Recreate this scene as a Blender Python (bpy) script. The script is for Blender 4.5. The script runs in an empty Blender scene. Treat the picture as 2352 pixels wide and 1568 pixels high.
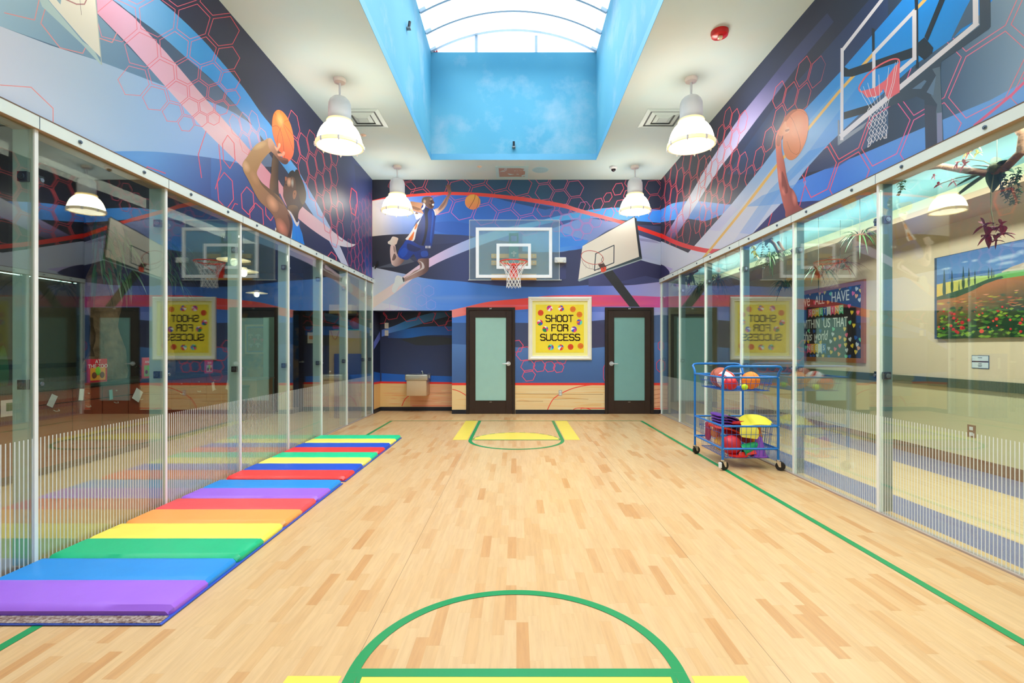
import bpy, bmesh, math, random
from mathutils import Vector, Matrix
from mathutils.geometry import delaunay_2d_cdt
R = math.radians; PI = math.pi
random.seed(7)
sc = bpy.context.scene
COL = sc.collection
# ---------------------------------------------------------------- camera
F = 1140.0; H = 1.34; VX = 1186.0; VY = 800.0      # focal length in pixels, eye height, vanishing point
cd = bpy.data.cameras.new('camera'); cam = bpy.data.objects.new('camera', cd); COL.objects.link(cam)
cd.sensor_width = 36; cd.lens = F / 2352 * 36; cd.shift_x = -(VX - 1176) / 2352; cd.shift_y = (VY - 784) / 2352
cd.clip_start = .05; cd.clip_end = 100
cam.location = (0, 0, H); cam.rotation_euler = (R(90), 0, 0); sc.camera = cam
# ---------------------------------------------------------------- world, exposure, big lights
w = bpy.data.worlds.new('world'); sc.world = w; w.use_nodes = True
w.node_tree.nodes['Background'].inputs[0].default_value = (.75, .87, 1, 1)
w.node_tree.nodes['Background'].inputs[1].default_value = .6
sc.view_settings.view_transform = 'Standard'; sc.view_settings.look = 'None'
sc.view_settings.exposure = 0.62; sc.view_settings.gamma = 1; sc.view_settings.use_curve_mapping = False
sc.cycles.max_bounces = 10; sc.cycles.diffuse_bounces = 6; sc.cycles.glossy_bounces = 4; sc.cycles.transparent_max_bounces = 24
sc.cycles.sample_clamp_indirect = 6
SKY_E = 9.0       # glow of the skylight's white panels
LAMP_E = 10.0       # glow of the pendant shades
def area_light(name, loc, rot, sx, sy, power, col, spread=PI):
    l = bpy.data.lights.new(name, 'AREA'); l.shape = 'RECTANGLE'; l.size = sx; l.size_y = sy; l.energy = power; l.color = col; l.spread = spread
    o = bpy.data.objects.new(name, l); COL.objects.link(o); o.location = loc; o.rotation_euler = rot; return o
# daylight that comes down through the skylight, just under its vault
area_light('skylight_daylight', (-.05, 4.6, 6.7), (0, 0, 0), 2.6, 8.4, 205, (.97, .985, 1), R(125))
# unseen fill light added to brighten the hallway beyond the right-hand glass
area_light('hallway_fill', (3.75, 4.0, 3.03), (0, 0, 0), .3, 6.5, 125, (1, .95, .9))

# added fill, no visible fixture, lifts the classroom beyond the left-hand glass
area_light('classroom_fill', (-4.3, 5.5, 3.03), (0, 0, 0), .3, 5.0, 42, (1, .88, .74))
# ---------------------------------------------------------------- materials
def lin(c): return tuple((v/255/12.92) if v/255 <= .04045 else ((v/255+.055)/1.055)**2.4 for v in c)
MC = {}
def mat(name, rgb, rough=.5, metal=0., emit=None, es=0., spec=.5, coat=0., bump=0., bscale=40., var=0., vscale=6.):
    if name in MC: return MC[name]
    m = bpy.data.materials.new(name); m.use_nodes = True; nt = m.node_tree; b = nt.nodes['Principled BSDF']
    c = (*lin(rgb), 1)
    b.inputs['Base Color'].default_value = c; b.inputs['Roughness'].default_value = rough; b.inputs['Metallic'].default_value = metal
    b.inputs['Specular IOR Level'].default_value = spec; b.inputs['Coat Weight'].default_value = coat
    if emit: b.inputs['Emission Color'].default_value = (*lin(emit), 1); b.inputs['Emission Strength'].default_value = es
    tc = nt.nodes.new('ShaderNodeTexCoord')
    n = nt.nodes.new('ShaderNodeTexNoise'); n.inputs['Scale'].default_value = vscale; n.inputs['Detail'].default_value = 4
    nt.links.new(tc.outputs['Object'], n.inputs['Vector'])
    mx = nt.nodes.new('ShaderNodeMix'); mx.data_type = 'RGBA'; mx.blend_type = 'MULTIPLY'
    mr = nt.nodes.new('ShaderNodeMapRange'); mr.inputs[1].default_value = .3; mr.inputs[2].default_value = .7
    v = max(var, .04); mr.inputs[3].default_value = 1 - v; mr.inputs[4].default_value = 1
    nt.links.new(n.outputs[0], mr.inputs[0]); mx.inputs[0].default_value = 1; mx.inputs[6].default_value = c
    nt.links.new(mr.outputs[0], mx.inputs[7]); nt.links.new(mx.outputs[2], b.inputs['Base Color'])
    if bump:
        n2 = nt.nodes.new('ShaderNodeTexNoise'); n2.inputs['Scale'].default_value = bscale; nt.links.new(tc.outputs['Object'], n2.inputs['Vector'])
        bp = nt.nodes.new('ShaderNodeBump'); bp.inputs['Strength'].default_value = bump; bp.inputs['Distance'].default_value = .02
        nt.links.new(n2.outputs[0], bp.inputs['Height']); nt.links.new(bp.outputs[0], b.inputs['Normal'])
    MC[name] = m; return m
class NB:   # little node builder
    def __init__(s, name):
        s.m = bpy.data.materials.new(name); s.m.use_nodes = True; s.nt = s.m.node_tree; s.b = s.nt.nodes['Principled BSDF']; s.out = s.nt.nodes['Material Output']
    def n(s, t, **kw):
        n = s.nt.nodes.new(t)
        for k, v in kw.items(): setattr(n, k, v)
        return n
    def l(s, a, b): s.nt.links.new(a, b)
    def math(s, op, a, b=None, c=None):
        n = s.n('ShaderNodeMath', operation=op)
        for i, v in enumerate((a, b, c)):
            if v is None: continue
            if isinstance(v, (int, float)): n.inputs[i].default_value = v
            else: s.l(v, n.inputs[i])
        return n.outputs[0]
    def pos(s, obj=True):
        tc = s.n('ShaderNodeTexCoord'); sp = s.n('ShaderNodeSeparateXYZ'); s.l(tc.outputs['Object'], sp.inputs[0]); return tc.outputs['Object'], sp.outputs
    def comb(s, x, y, z):
        n = s.n('ShaderNodeCombineXYZ')
        for i, v in enumerate((x, y, z)):
            if isinstance(v, (int, float)): n.inputs[i].default_value = v
            else: s.l(v, n.inputs[i])
        return n.outputs[0]
    def noise(s, vec, scale, detail=3, rough=.5):
        n = s.n('ShaderNodeTexNoise'); n.inputs['Scale'].default_value = scale; n.inputs['Detail'].default_value = detail; n.inputs['Roughness'].default_value = rough
        s.l(vec, n.inputs['Vector']); return n.outputs[0]
    def ramp(s, fac, stops, interp='LINEAR'):
        n = s.n('ShaderNodeValToRGB'); n.color_ramp.interpolation = interp; e = n.color_ramp.elements
        while len(e) < len(stops): e.new(.5)
        for i, (p, c) in enumerate(stops): e[i].position = p; e[i].color = (*lin(c), 1)
        s.l(fac, n.inputs[0]); return n.outputs[0]
    def mix(s, fac, a, b, mode='MIX'):
        n = s.n('ShaderNodeMix', data_type='RGBA', blend_type=mode)
        for i, v in ((0, fac), (6, a), (7, b)):
            if isinstance(v, (int, float)): n.inputs[i].default_value = v
            elif isinstance(v, tuple): n.inputs[i].default_value = (*lin(v), 1)
            else: s.l(v, n.inputs[i])
        return n.outputs[2]
def wood_floor(name, stops, sw=.058, ln=.36, rough=.32, dirt=None):
    k = NB(name); vec, p = k.pos()
    row = k.math('FLOOR', k.math('DIVIDE', p[0], sw))
    wn = k.n('ShaderNodeTexWhiteNoise', noise_dimensions='1D'); k.l(row, wn.inputs['W'])
    yy = k.math('ADD', k.math('DIVIDE', p[1], ln), k.math('MULTIPLY', wn.outputs[0], 7.3))
    cell = k.math('FLOOR', yy)
    wn2 = k.n('ShaderNodeTexWhiteNoise', noise_dimensions='2D'); k.l(k.comb(row, cell, 0), wn2.inputs['Vector'])
    col = k.ramp(wn2.outputs[0], stops)
    gv = k.comb(k.math('MULTIPLY', p[0], 30), k.math('MULTIPLY', p[1], 2.2), k.math('MULTIPLY', wn2.outputs[0], 40))
    g = k.noise(gv, 1.6, 5, .6)
    col = k.mix(.16, col, k.ramp(g, [(.35, (150, 100, 60)), (.62, (255, 250, 240))]), 'MULTIPLY')
    # hairline gaps, and the long seams every 1.79 m
    fx = k.math('FRACT', k.math('DIVIDE', p[0], sw)); gap = k.math('LESS_THAN', fx, .018)
    fy = k.math('FRACT', yy); gap2 = k.math('LESS_THAN', fy, .006)
    gg = k.math('MAXIMUM', gap, gap2)
    sx = k.math('FRACT', k.math('DIVIDE', k.math('ADD', p[0], .69+1.79*4), 1.79)); seam = k.math('LESS_THAN', sx, .0018)
    col = k.mix(k.math('MULTIPLY', gg, .12), col, (140, 90, 50)); col = k.mix(k.math('MULTIPLY', seam, .65), col, (110, 80, 50))
    k.l(col, k.b.inputs['Base Color']); k.b.inputs['Roughness'].default_value = rough; k.b.inputs['Specular IOR Level'].default_value = .35
    return k.m
M_FLOOR = wood_floor('maple_sports_floor', [(0, (215, 179, 132)), (.6, (212, 174, 125)), (.88, (209, 166, 115)), (.96, (203, 155, 103)), (1, (200, 149, 96))])
M_GREEN = mat('green_court_paint', (8, 142, 78), .35); M_YEL = mat('yellow_court_paint', (236, 212, 84), .35)
M_WHITE = mat('white_painted_metal', (238, 242, 240), .35); M_BLACK = mat('black_metal', (28, 28, 32), .4)
M_CHROME = mat('chrome', (215, 218, 222), .2, 1); M_STEEL = mat('brushed_steel', (205, 200, 190), .35, .8)
M_DKWOOD = mat('dark_brown_door', (42, 26, 20), .4, var=.15); M_VINYL = mat('black_vinyl_base', (24, 26, 38), .45)
M_BLUEC = mat('blue_cart_paint', (10, 116, 200), .3); M_RED = mat('red_rubber', (226, 34, 40), .45)
def glass_mat(name, tint, r0, k5, stripes=False):
    k = NB(name); lw = k.n('ShaderNodeLayerWeight'); lw.inputs[0].default_value = .5
    fr = k.math('ADD', k.math('MULTIPLY', k.math('POWER', lw.outputs['Facing'], 4.0), k5), r0)
    tr = k.n('ShaderNodeBsdfTransparent'); tr.inputs[0].default_value = (*lin(tint), 1)
    gl = k.n('ShaderNodeBsdfGlossy'); gl.inputs['Roughness'].default_value = 0.0; gl.inputs[0].default_value = (.97, 1, .99, 1)
    mx = k.n('ShaderNodeMixShader'); k.l(fr, mx.inputs[0]); k.l(tr.outputs[0], mx.inputs[1]); k.l(gl.outputs[0], mx.inputs[2])
    sh = mx.outputs[0]
    if stripes:
        vec, p = k.pos()
        st = k.math('LESS_THAN', k.math('FRACT', k.math('DIVIDE', p[1], .0265)), .26)
        st = k.math('MULTIPLY', k.math('MULTIPLY', st, k.math('LESS_THAN', p[2], .79)), k.math('LESS_THAN', k.math('ABSOLUTE', p[0]), 2.9595))
        df = k.n('ShaderNodeBsdfDiffuse'); df.inputs[0].default_value = (.86, .93, .92, 1)
        m2 = k.n('ShaderNodeMixShader'); k.l(k.math('MULTIPLY', st, .72), m2.inputs[0]); k.l(sh, m2.inputs[1]); k.l(df.outputs[0], m2.inputs[2]); sh = m2.outputs[0]
    k.nt.nodes.remove(k.b); k.l(sh, k.out.inputs[0]); return k.m
M_GLASS = glass_mat('striped_partition_glass', (240, 249, 246), .125, .75, True)
def frost_mat(name, rgb, mixd, mode='t'):
    k = NB(name); tr = k.n('ShaderNodeBsdfTransparent'); tr.inputs[0].default_value = (.9, 1, .97, 1)
    df = k.n('ShaderNodeBsdfDiffuse'); df.inputs[0].default_value = (*lin(rgb), 1)
    tl = k.n('ShaderNodeBsdfTranslucent'); tl.inputs[0].default_value = (*lin(rgb), 1)
    a = k.n('ShaderNodeAddShader'); mA = k.n('ShaderNodeMixShader'); mA.inputs[0].default_value = .45; k.l(df.outputs[0], mA.inputs[1]); k.l(tl.outputs[0], mA.inputs[2])
    mx = k.n('ShaderNodeMixShader'); mx.inputs[0].default_value = mixd; k.l(tr.outputs[0], mx.inputs[1]); k.l(mA.outputs[0], mx.inputs[2])
    k.nt.nodes.remove(k.b); k.l(mx.outputs[0], k.out.inputs[0]); return k.m
M_FIN = frost_mat('green_edged_fin_glass', (208, 230, 230), .78); M_FIN_R = frost_mat('grey_green_fin_glass', (120, 146, 150), .78)
M_ACRYL = frost_mat('clear_acrylic', (232, 240, 252), .2)

# ---------------------------------------------------------------- mesh builder
class MB:
    def __init__(s): s.v = []; s.f = []; s.mi = []
    def add(s, vs, fs, mi=0):
        o = len(s.v); s.v += [tuple(v) for v in vs]; s.f += [[i + o for i in f] for f in fs]; s.mi += [mi] * len(fs); return s
    def box(s, x0, x1, y0, y1, z0, z1, mi=0, M=None):
        vs = [Vector((x, y, z)) for x in (x0, x1) for y in (y0, y1) for z in (z0, z1)]
        if M: vs = [M @ v for v in vs]
        return s.add(vs, [(0, 1, 3, 2), (4, 6, 7, 5), (0, 4, 5, 1), (2, 3, 7, 6), (0, 2, 6, 4), (1, 5, 7, 3)], mi)
    def rbox(s, x0, x1, y0, y1, z0, z1, r=.01, n=3, mi=0, M=None, axis=2):
        # box with rounded vertical edges and softened top and bottom
        def ring(ins, z):
            pts = []
            rr = max(r - ins, .0004)
            for cx, cy, a0 in ((x1 - r, y1 - r, 0), (x0 + r, y1 - r, 90), (x0 + r, y0 + r, 180), (x1 - r, y0 + r, 270)):
                for k in range(n + 1):
                    a = R(a0 + 90 * k / n); pts.append(Vector((cx + rr * math.cos(a), cy + rr * math.sin(a), z)))
            return pts
        e = min(r * .6, (z1 - z0) * .3)
        rings = [ring(e, z0), ring(e * .3, z0 + e * .3), ring(0, z0 + e), ring(0, z1 - e), ring(e * .3, z1 - e * .3), ring(e, z1)]
        return s.loft(rings, mi, M)
    def loft(s, rings, mi=0, M=None, cap=True, closed=True):
        vs = [v for r in rings for v in r]; n = len(rings[0]); fs = []
        if M: vs = [M @ Vector(v) for v in vs]
        for i in range(len(rings) - 1):
            for j in range(n if closed else n - 1):
                k = (j + 1) % n; fs.append((i*n+j, i*n+k, (i+1)*n+k, (i+1)*n+j))
        if cap: fs.append(tuple(range(n-1, -1, -1))); fs.append(tuple((len(rings)-1)*n + j for j in range(n)))
        return s.add(vs, fs, mi)
    def cyl(s, a, b, r, r2=None, n=12, mi=0):
        a = Vector(a); b = Vector(b); d = (b - a).normalized(); u = d.orthogonal().normalized(); w_ = d.cross(u); r2 = r if r2 is None else r2
        f = lambda c, q: [c + u*math.cos(2*PI*k/n)*q + w_*math.sin(2*PI*k/n)*q for k in range(n)]
        return s.loft([f(a, r), f(b, r2)], mi)
    def tube(s, pts, r, n=8, mi=0, closed=False):
        pts = [Vector(p) for p in pts]; rings = []; N = len(pts); u = None
        for i, p in enumerate(pts):
            a = pts[(i-1) % N] if (closed or i > 0) else p; b = pts[(i+1) % N] if (closed or i < N-1) else p
            d = (b - a).normalized()
            if u is None: u = d.orthogonal().normalized()
            u = (u - d * u.dot(d)); u = u.normalized() if u.length > 1e-6 else d.orthogonal().normalized()
            w_ = d.cross(u); q = r[i] if isinstance(r, (list, tuple)) else r
            rings.append([p + u*math.cos(2*PI*k/n)*q + w_*math.sin(2*PI*k/n)*q for k in range(n)])
        if closed: rings.append(rings[0]); return s.loft(rings, mi, cap=False)
        return s.loft(rings, mi)
    def lathe(s, prof, c=(0, 0, 0), n=24, mi=0, M=None, cap=False):
        c = Vector(c); rings = [[c + Vector((r*math.cos(2*PI*k/n), r*math.sin(2*PI*k/n), z)) for k in range(n)] for r, z in prof]
        return s.loft(rings, mi, M, cap)
    def sphere(s, c, r, n=20, m=12, sc_=(1, 1, 1), mi=0, M=None):
        prof = [(max(math.sin(PI*k/m), 1e-4)*r, -math.cos(PI*k/m)*r) for k in range(m+1)]
        c = Vector(c); rings = [[c + Vector((q*math.cos(2*PI*k/n)*sc_[0], q*math.sin(2*PI*k/n)*sc_[1], z*sc_[2])) for k in range(n)] for q, z in prof]
        return s.loft(rings, mi, M)
    def prism(s, pts, a, b, fn, mi=0):
        # closed outline pts in 2D, extruded between depths a and b; fn(u, v, w) -> 3D
        n = len(pts); vs = [fn(u, v, a) for u, v in pts] + [fn(u, v, b) for u, v in pts]
        fs = [tuple(range(n)), tuple(range(2*n-1, n-1, -1))] + [(i, (i+1) % n, (i+1) % n + n, i + n) for i in range(n)]
        return s.add(vs, fs, mi)
    def poly(s, vs, mi=0): return s.add(vs, [tuple(range(len(vs)))], mi)
    def build(s, name, mats, parent=None, smooth=False, bevel=0, fix=True, sub=0):
        me = bpy.data.meshes.new(name); me.from_pydata(s.v, [], s.f)
        if not isinstance(mats, (list, tuple)): mats = [mats]
        for m in mats: me.materials.append(m)
        for p, i in zip(me.polygons, s.mi): p.material_index = i
        if fix:
            bm = bmesh.new(); bm.from_mesh(me); bmesh.ops.recalc_face_normals(bm, faces=bm.faces); bm.to_mesh(me); bm.free()
        if smooth:
            for p in me.polygons: p.use_smooth = True
            try: me.set_sharp_from_angle(angle=R(40))
            except Exception: pass
        o = bpy.data.objects.new(name, me); COL.objects.link(o)
        if bevel: b = o.modifiers.new('bevel', 'BEVEL'); b.width = bevel; b.segments = 2; b.limit_method = 'ANGLE'
        if sub: q = o.modifiers.new('sub', 'SUBSURF'); q.levels = sub; q.render_levels = sub
        if parent: o.parent = parent; o.matrix_parent_inverse = Matrix.Translation(-Vector(parent.location)) if parent.rotation_euler.z == 0 else parent.matrix_basis.inverted()
        return o
def tag(o, label=None, cat=None, group=None, kind=None):
    if label: o['label'] = label
    if cat: o['category'] = cat
    if group: o['group'] = group
    if kind: o['kind'] = kind
    return o
def thing(name, label, cat, loc=(0, 0, 0), group=None, kind=None):
    o = bpy.data.objects.new(name, None); COL.objects.link(o); o.location = loc; o.empty_display_size = .1
    return tag(o, label, cat, group, kind)
def copy_tree(o, parent=None, off=(0, 0, 0)):
    c = o.copy(); COL.objects.link(c); inv = o.matrix_parent_inverse.copy(); c.parent = parent
    if parent: c.matrix_parent_inverse = inv
    if parent is None: c.location = Vector(o.location) + Vector(off)
    for ch in o.children: copy_tree(ch, c)
    return c
# photo pixel -> point on a plane of the place
def back(px, py, d=10.18): return Vector(((px-VX)*d/F, d, H+(VY-py)*d/F))
def side(px, py, X):
    d = F*X/(px-VX); return Vector((X, d, H+(VY-py)*d/F))
def flr(px, py, z=0.):
    d = F*(H-z)/(py-VY); return Vector(((px-VX)*d/F, d, z))
def cel(px, py, z=4.8):
    d = F*(z-H)/(VY-py); return Vector(((px-VX)*d/F, d, z))
# ================================================================ THE ROOM
YB = 10.18; XL = -2.955; XR = 2.964; ZC = 4.80; ZR = 2.76; Y0 = -1.2
def S(name, mb, m, **kw): o = mb.build(name, m, **kw); o['kind'] = 'structure'; return o
fl = S('floor', MB().box(XL-.12, XR+.12, Y0, YB+.6, -.1, 0), M_FLOOR)
# painted court markings belong to the floor
def arcpts(cx, cy, r, a0, a1, n=48): return [(cx+r*math.cos(R(a0+(a1-a0)*k/n)), cy+r*math.sin(R(a0+(a1-a0)*k/n))) for k in range(n+1)]
def band(mb, cx, cy, r0, r1, a0, a1, z, n=64):
    A = arcpts(cx, cy, r1, a0, a1, n); B = arcpts(cx, cy, r0, a0, a1, n)
    for i in range(n): mb.poly([(*A[i], z), (*A[i+1], z), (*B[i+1], z), (*B[i], z)])
def rect(mb, x0, x1, y0, y1, z): mb.poly([(x0, y0, z), (x1, y0, z), (x1, y1, z), (x0, y1, z)])
g = MB(); y_ = MB()
for s in (-1, 1): rect(g, s*2.31-.025, s*2.31+.025, .1, 9.2, .0022)
rect(g, -2.31, 2.31, 9.18, 9.21, .0022); rect(g, -2.31, 2.31, .07, .12, .0022)
for cy, sg in ((7.27, 1), (2.05, -1)):
    yb = 9.19 if sg > 0 else .1
    for s in (-1, 1):
        a, b = sorted((s*.65, s*.70)); rect(g, a, b, min(cy, yb), max(cy, yb), .0022)
        a, b = sorted((s*.715, s*.935)); rect(y_, a, b, min(cy, yb)+(.0 if sg > 0 else 0), max(cy, yb)-(.0 if sg > 0 else .02), .0014)
    band(g, 0, cy, .65, .70, 180 if sg > 0 else 0, 360 if sg > 0 else 180, .0024)
    w2 = .018 if sg > 0 else .026
    rect(g, -.65, .65, cy-w2, cy+w2, .0022)
    for k in range(0, 12): band(g, 0, cy, .63, .65, (0 if sg > 0 else 180)+k*15+2, (0 if sg > 0 else 180)+k*15+(10.5 if sg > 0 else 15), .0024, 6)
    P = arcpts(0, cy, .64, 0 if sg > 0 else 180, 180 if sg > 0 else 360, 40); y_.poly([(a, b, .0014) for a, b in P])
# the band's ring also closes softly on the lane side
g.build('court_lines', M_GREEN, fl); y_.build('court_blocks', M_YEL, fl)

M_BWALL = mat('navy_wall', (44, 52, 92), .5); M_CEIL = None
k = NB('pastel_sky_ceiling'); vec, p = k.pos()
n1 = k.noise(vec, .55, 4); M = k.ramp(n1, [(.3, (212, 220, 214)), (.5, (198, 220, 218)), (.68, (192, 218, 224))])
n2 = k.noise(vec, 1.4, 3); M = k.mix(.25, M, k.ramp(n2, [(.35, (216, 214, 202)), (.65, (194, 216, 222))])); k.l(M, k.b.inputs['Base Color']); k.b.inputs['Roughness'].default_value = .75
M_CEIL = k.m
k = NB('painted_sky_well'); vec, p = k.pos()
n1 = k.noise(k.comb(p[0], k.math('MULTIPLY', p[1], 1.), k.math('MULTIPLY', p[2], 1.0)), 1.15, 7, .62)
cl = k.ramp(n1, [(.52, (0, 0, 0)), (.72, (255, 255, 255))])
n3 = k.noise(vec, .6, 2); bl = k.ramp(n3, [(.3, (64, 146, 178)), (.7, (92, 166, 190))])
k.l(k.mix(k.math('MULTIPLY', cl, .5), bl, (168, 186, 200)), k.b.inputs['Base Color']); k.b.inputs['Roughness'].default_value = .7
M_WELL = k.m
# back wall with its alcove
AX0, AX1, AZ, AY = -2.93, -1.322, 2.117, 10.68
bw = MB().box(-3.12, AX0, YB, YB+.12, 0, ZC).box(AX0, AX1, YB, YB+.12, AZ, ZC).box(AX1, 3.12, YB, YB+.12, 0, ZC)
wall_back = S('wall_back', bw, M_BWALL)
al = MB().box(AX0-.1, AX1+.1, AY, AY+.1, -.05, AZ+.1).box(AX0-.1, AX0, YB+.12, AY, -.05, AZ+.1).box(AX1, AX1+.1, YB+.12, AY, -.05, AZ+.1).box(AX0-.1, AX1+.1, YB+.12, AY, AZ, AZ+.1)
wall_alc = S('wall_alcove', al, M_BWALL)
wall_left = S('wall_left', MB().box(XL-.16, XL, Y0, YB, ZR, ZC), M_BWALL)
wall_right = S('wall_right', MB().box(XR, XR+.16, Y0, YB, ZR, ZC), M_BWALL)
S('wall_front', MB().box(-6.6, 5.3, Y0-.1, Y0, -.1, ZC), mat('pale_wall', (212, 214, 206), .7))
# ceiling with the skylight opening
SX0, SX1, SY1, SY0, SZ = -1.565, 1.465, 9.11, .4, 6.774
c = MB().box(-3.12, SX0, Y0, YB+.12, ZC, ZC+.1).box(SX1, 3.12, Y0, YB+.12, ZC, ZC+.1).box(SX0, SX1, SY1, YB+.12, ZC, ZC+.1).box(SX0, SX1, Y0, SY0, ZC, ZC+.1)
S('ceiling', c, M_CEIL)
t = .08
wl = MB().box(SX0-t, SX0, SY0-t, SY1+t, ZC+.1, SZ).box(SX1, SX1+t, SY0-t, SY1+t, ZC+.1, SZ).box(SX0, SX1, SY1, SY1+t, ZC+.1, SZ).box(SX0, SX1, SY0-t, SY0, ZC+.1, SZ)
S('wall_skylight_well', wl, M_WELL)
e = .004
S('trim_1', MB().box(SX0, SX0+e, SY0, SY1, ZC-.002, ZC+.11).box(SX1-e, SX1, SY0, SY1, ZC-.002, ZC+.11).box(SX0+e, SX1-e, SY1-e, SY1, ZC-.002, ZC+.11), mat('blue_opening_edge', (86, 160, 196), .6))
# skylight: barrel vault of white panels between ribs, glazed gable end
sk = thing('window_1', None, None, ((SX0+SX1)/2, SY0, SZ), kind='structure')
cx = (SX0+SX1)/2; hw = (SX1-SX0)/2; rise = .40
def arc(off=0, n=28, x=1.0):
    Rr = (hw*hw+rise*rise)/(2*rise); cz = SZ+rise-Rr; a = math.asin(hw/Rr)
    return [(cx+(Rr+off)*math.sin(-a+2*a*k/n), cz+(Rr+off)*math.cos(-a+2*a*k/n)) for k in range(n+1)]
M_SKY = mat('milky_skylight_panel', (240, 246, 250), .6, emit=(236, 246, 255), es=SKY_E/8)
M_RIB = mat('skylight_rib', (176, 196, 214), .5)
m = MB(); A = arc(.03); B = arc(.06)
for i in range(len(A)-1):
    q = [(A[i][0], SY0, A[i][1]), (A[i+1][0], SY0, A[i+1][1]), (B[i+1][0], SY0, B[i+1][1]), (B[i][0], SY0, B[i][1])]
    m.loft([[Vector(v) for v in q], [Vector((v[0], SY1+.02, v[2])) for v in q]], cap=False)
m.build('vault_panel', M_SKY, sk, smooth=False)
yy = SY1-.0; i = 0
while yy > SY0:
    A = arc(-.012 if i == 0 else -.025); B = arc(.03); m = MB(); hwid = .03 if i == 0 else .022
    for j in range(len(A)-1):
        m.loft([[Vector((a[0], yy-hwid*2, a[1])) for a in (A[j], A[j+1], B[j+1], B[j])], [Vector((a[0], yy, a[1])) for a in (A[j], A[j+1], B[j+1], B[j])]], cap=(j in (0, len(A)-2)))
    m.build('rib', M_RIB, sk); yy -= .535; i += 1
m = MB(); A = arc(0); pts = [(a, z) for a, z in A]
m.prism(pts, SY1+.03, SY1+.05, lambda u, v, w_: Vector((u, w_, v))); m.build('gable_pane', M_SKY, sk)
for x in (-.735, .365): MB().box(x-.025, x+.025, SY1+.0, SY1+.029, SZ, SZ+.31).build('mullion', M_RIB, sk)
# side rooms: shells
GX = 5.09; LX = -5.6
k = NB('blue_carpet_and_wood'); vec, p = k.pos()
wd = k.ramp(k.noise(k.comb(k.math('MULTIPLY', p[0], 25), p[1], 0), 1.5, 4), [(.35, (190, 160, 118)), (.65, (212, 184, 140))])
cp = k.ramp(k.noise(vec, 130, 2), [(.35, (56, 74, 122)), (.65, (92, 112, 160))])
edge = k.math('MAXIMUM', k.math('LESS_THAN', p[0], 3.46), k.math('GREATER_THAN', p[0], 4.50))
k.l(k.mix(edge, wd, cp), k.b.inputs['Base Color']); k.b.inputs['Roughness'].default_value = .7; M_RFL = k.m
S('floor_hallway', MB().box(XR+.12, GX+.1, Y0, 12.6, -.1, 0), M_RFL)
k = NB('hallway_paint'); vec, p = k.pos()
lo = k.math('LESS_THAN', p[2], .93); k.l(k.mix(lo, (236, 214, 180), (214, 208, 164)), k.b.inputs['Base Color']); k.b.inputs['Roughness'].default_value = .6
S('wall_hallway', MB().box(GX, GX+.1, Y0, 12.6, 0, 3.2), k.m)
S('wall_hallway_end', MB().box(XR+.16, GX, 12.5, 12.6, 0, 3.2).box(3.12, 3.2, YB+.12, 12.5, 0, 3.2), mat('hallway_end_paint', (196, 190, 160), .7))
S('ceiling_hallway', MB().box(XR+.16, GX+.1, Y0, 12.6, 3.2, 3.3), mat('teal_sky_ceiling', (140, 178, 196), .7, var=.15, vscale=1.))
S('trim_2', MB().box(4.43, GX, Y0, 12.5, 2.80, 2.86), mat('beige_soffit', (218, 188, 150), .7))
S('trim_3', MB().box(GX-.03, GX, Y0, 12.5, .885, .99), mat('green_chair_rail', (78, 92, 70), .4))
S('baseboard_hallway', MB().box(GX-.02, GX, Y0, 12.5, 0, .12), mat('dark_red_base', (104, 50, 38), .5))
cl = thing('cove_light', 'long white cove strip hidden on the hallway soffit', 'light', (4.7, 5, 2.86))
MB().box(4.60, 4.66, 1, 12.2, 2.861, 2.90).build('lamp_tube', mat('cove_tube', (240, 255, 250), .5, emit=(225, 255, 245), es=14), cl)
# dark room on the left
S('floor_classroom', MB().box(-6.6, XL-.12, Y0, 11.4, -.1, 0), mat('beige_classroom_floor', (206, 176, 132), .4, var=.15, vscale=3))
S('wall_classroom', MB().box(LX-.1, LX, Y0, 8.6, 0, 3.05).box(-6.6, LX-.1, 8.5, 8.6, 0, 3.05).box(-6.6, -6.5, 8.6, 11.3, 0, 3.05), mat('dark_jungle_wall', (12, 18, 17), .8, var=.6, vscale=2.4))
k = NB('painted_blue_sky_wall'); vec, p = k.pos()
k.l(k.mix(k.ramp(k.noise(vec, 1.6, 5), [(.5, (0, 0, 0)), (.62, (255, 255, 255))]), (24, 78, 112), (170, 140, 92)), k.b.inputs['Base Color'])
S('wall_classroom_end', MB().box(-6.6, -3.1, 11.3, 11.4, 0, 3.05), k.m)
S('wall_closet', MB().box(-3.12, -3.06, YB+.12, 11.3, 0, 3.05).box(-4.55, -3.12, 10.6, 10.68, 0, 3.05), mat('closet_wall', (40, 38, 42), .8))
S('ceiling_classroom', MB().box(-6.6, XL-.16, Y0, 11.4, 3.05, 3.15), mat('dark_classroom_ceiling', (34, 38, 40), .9))
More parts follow.
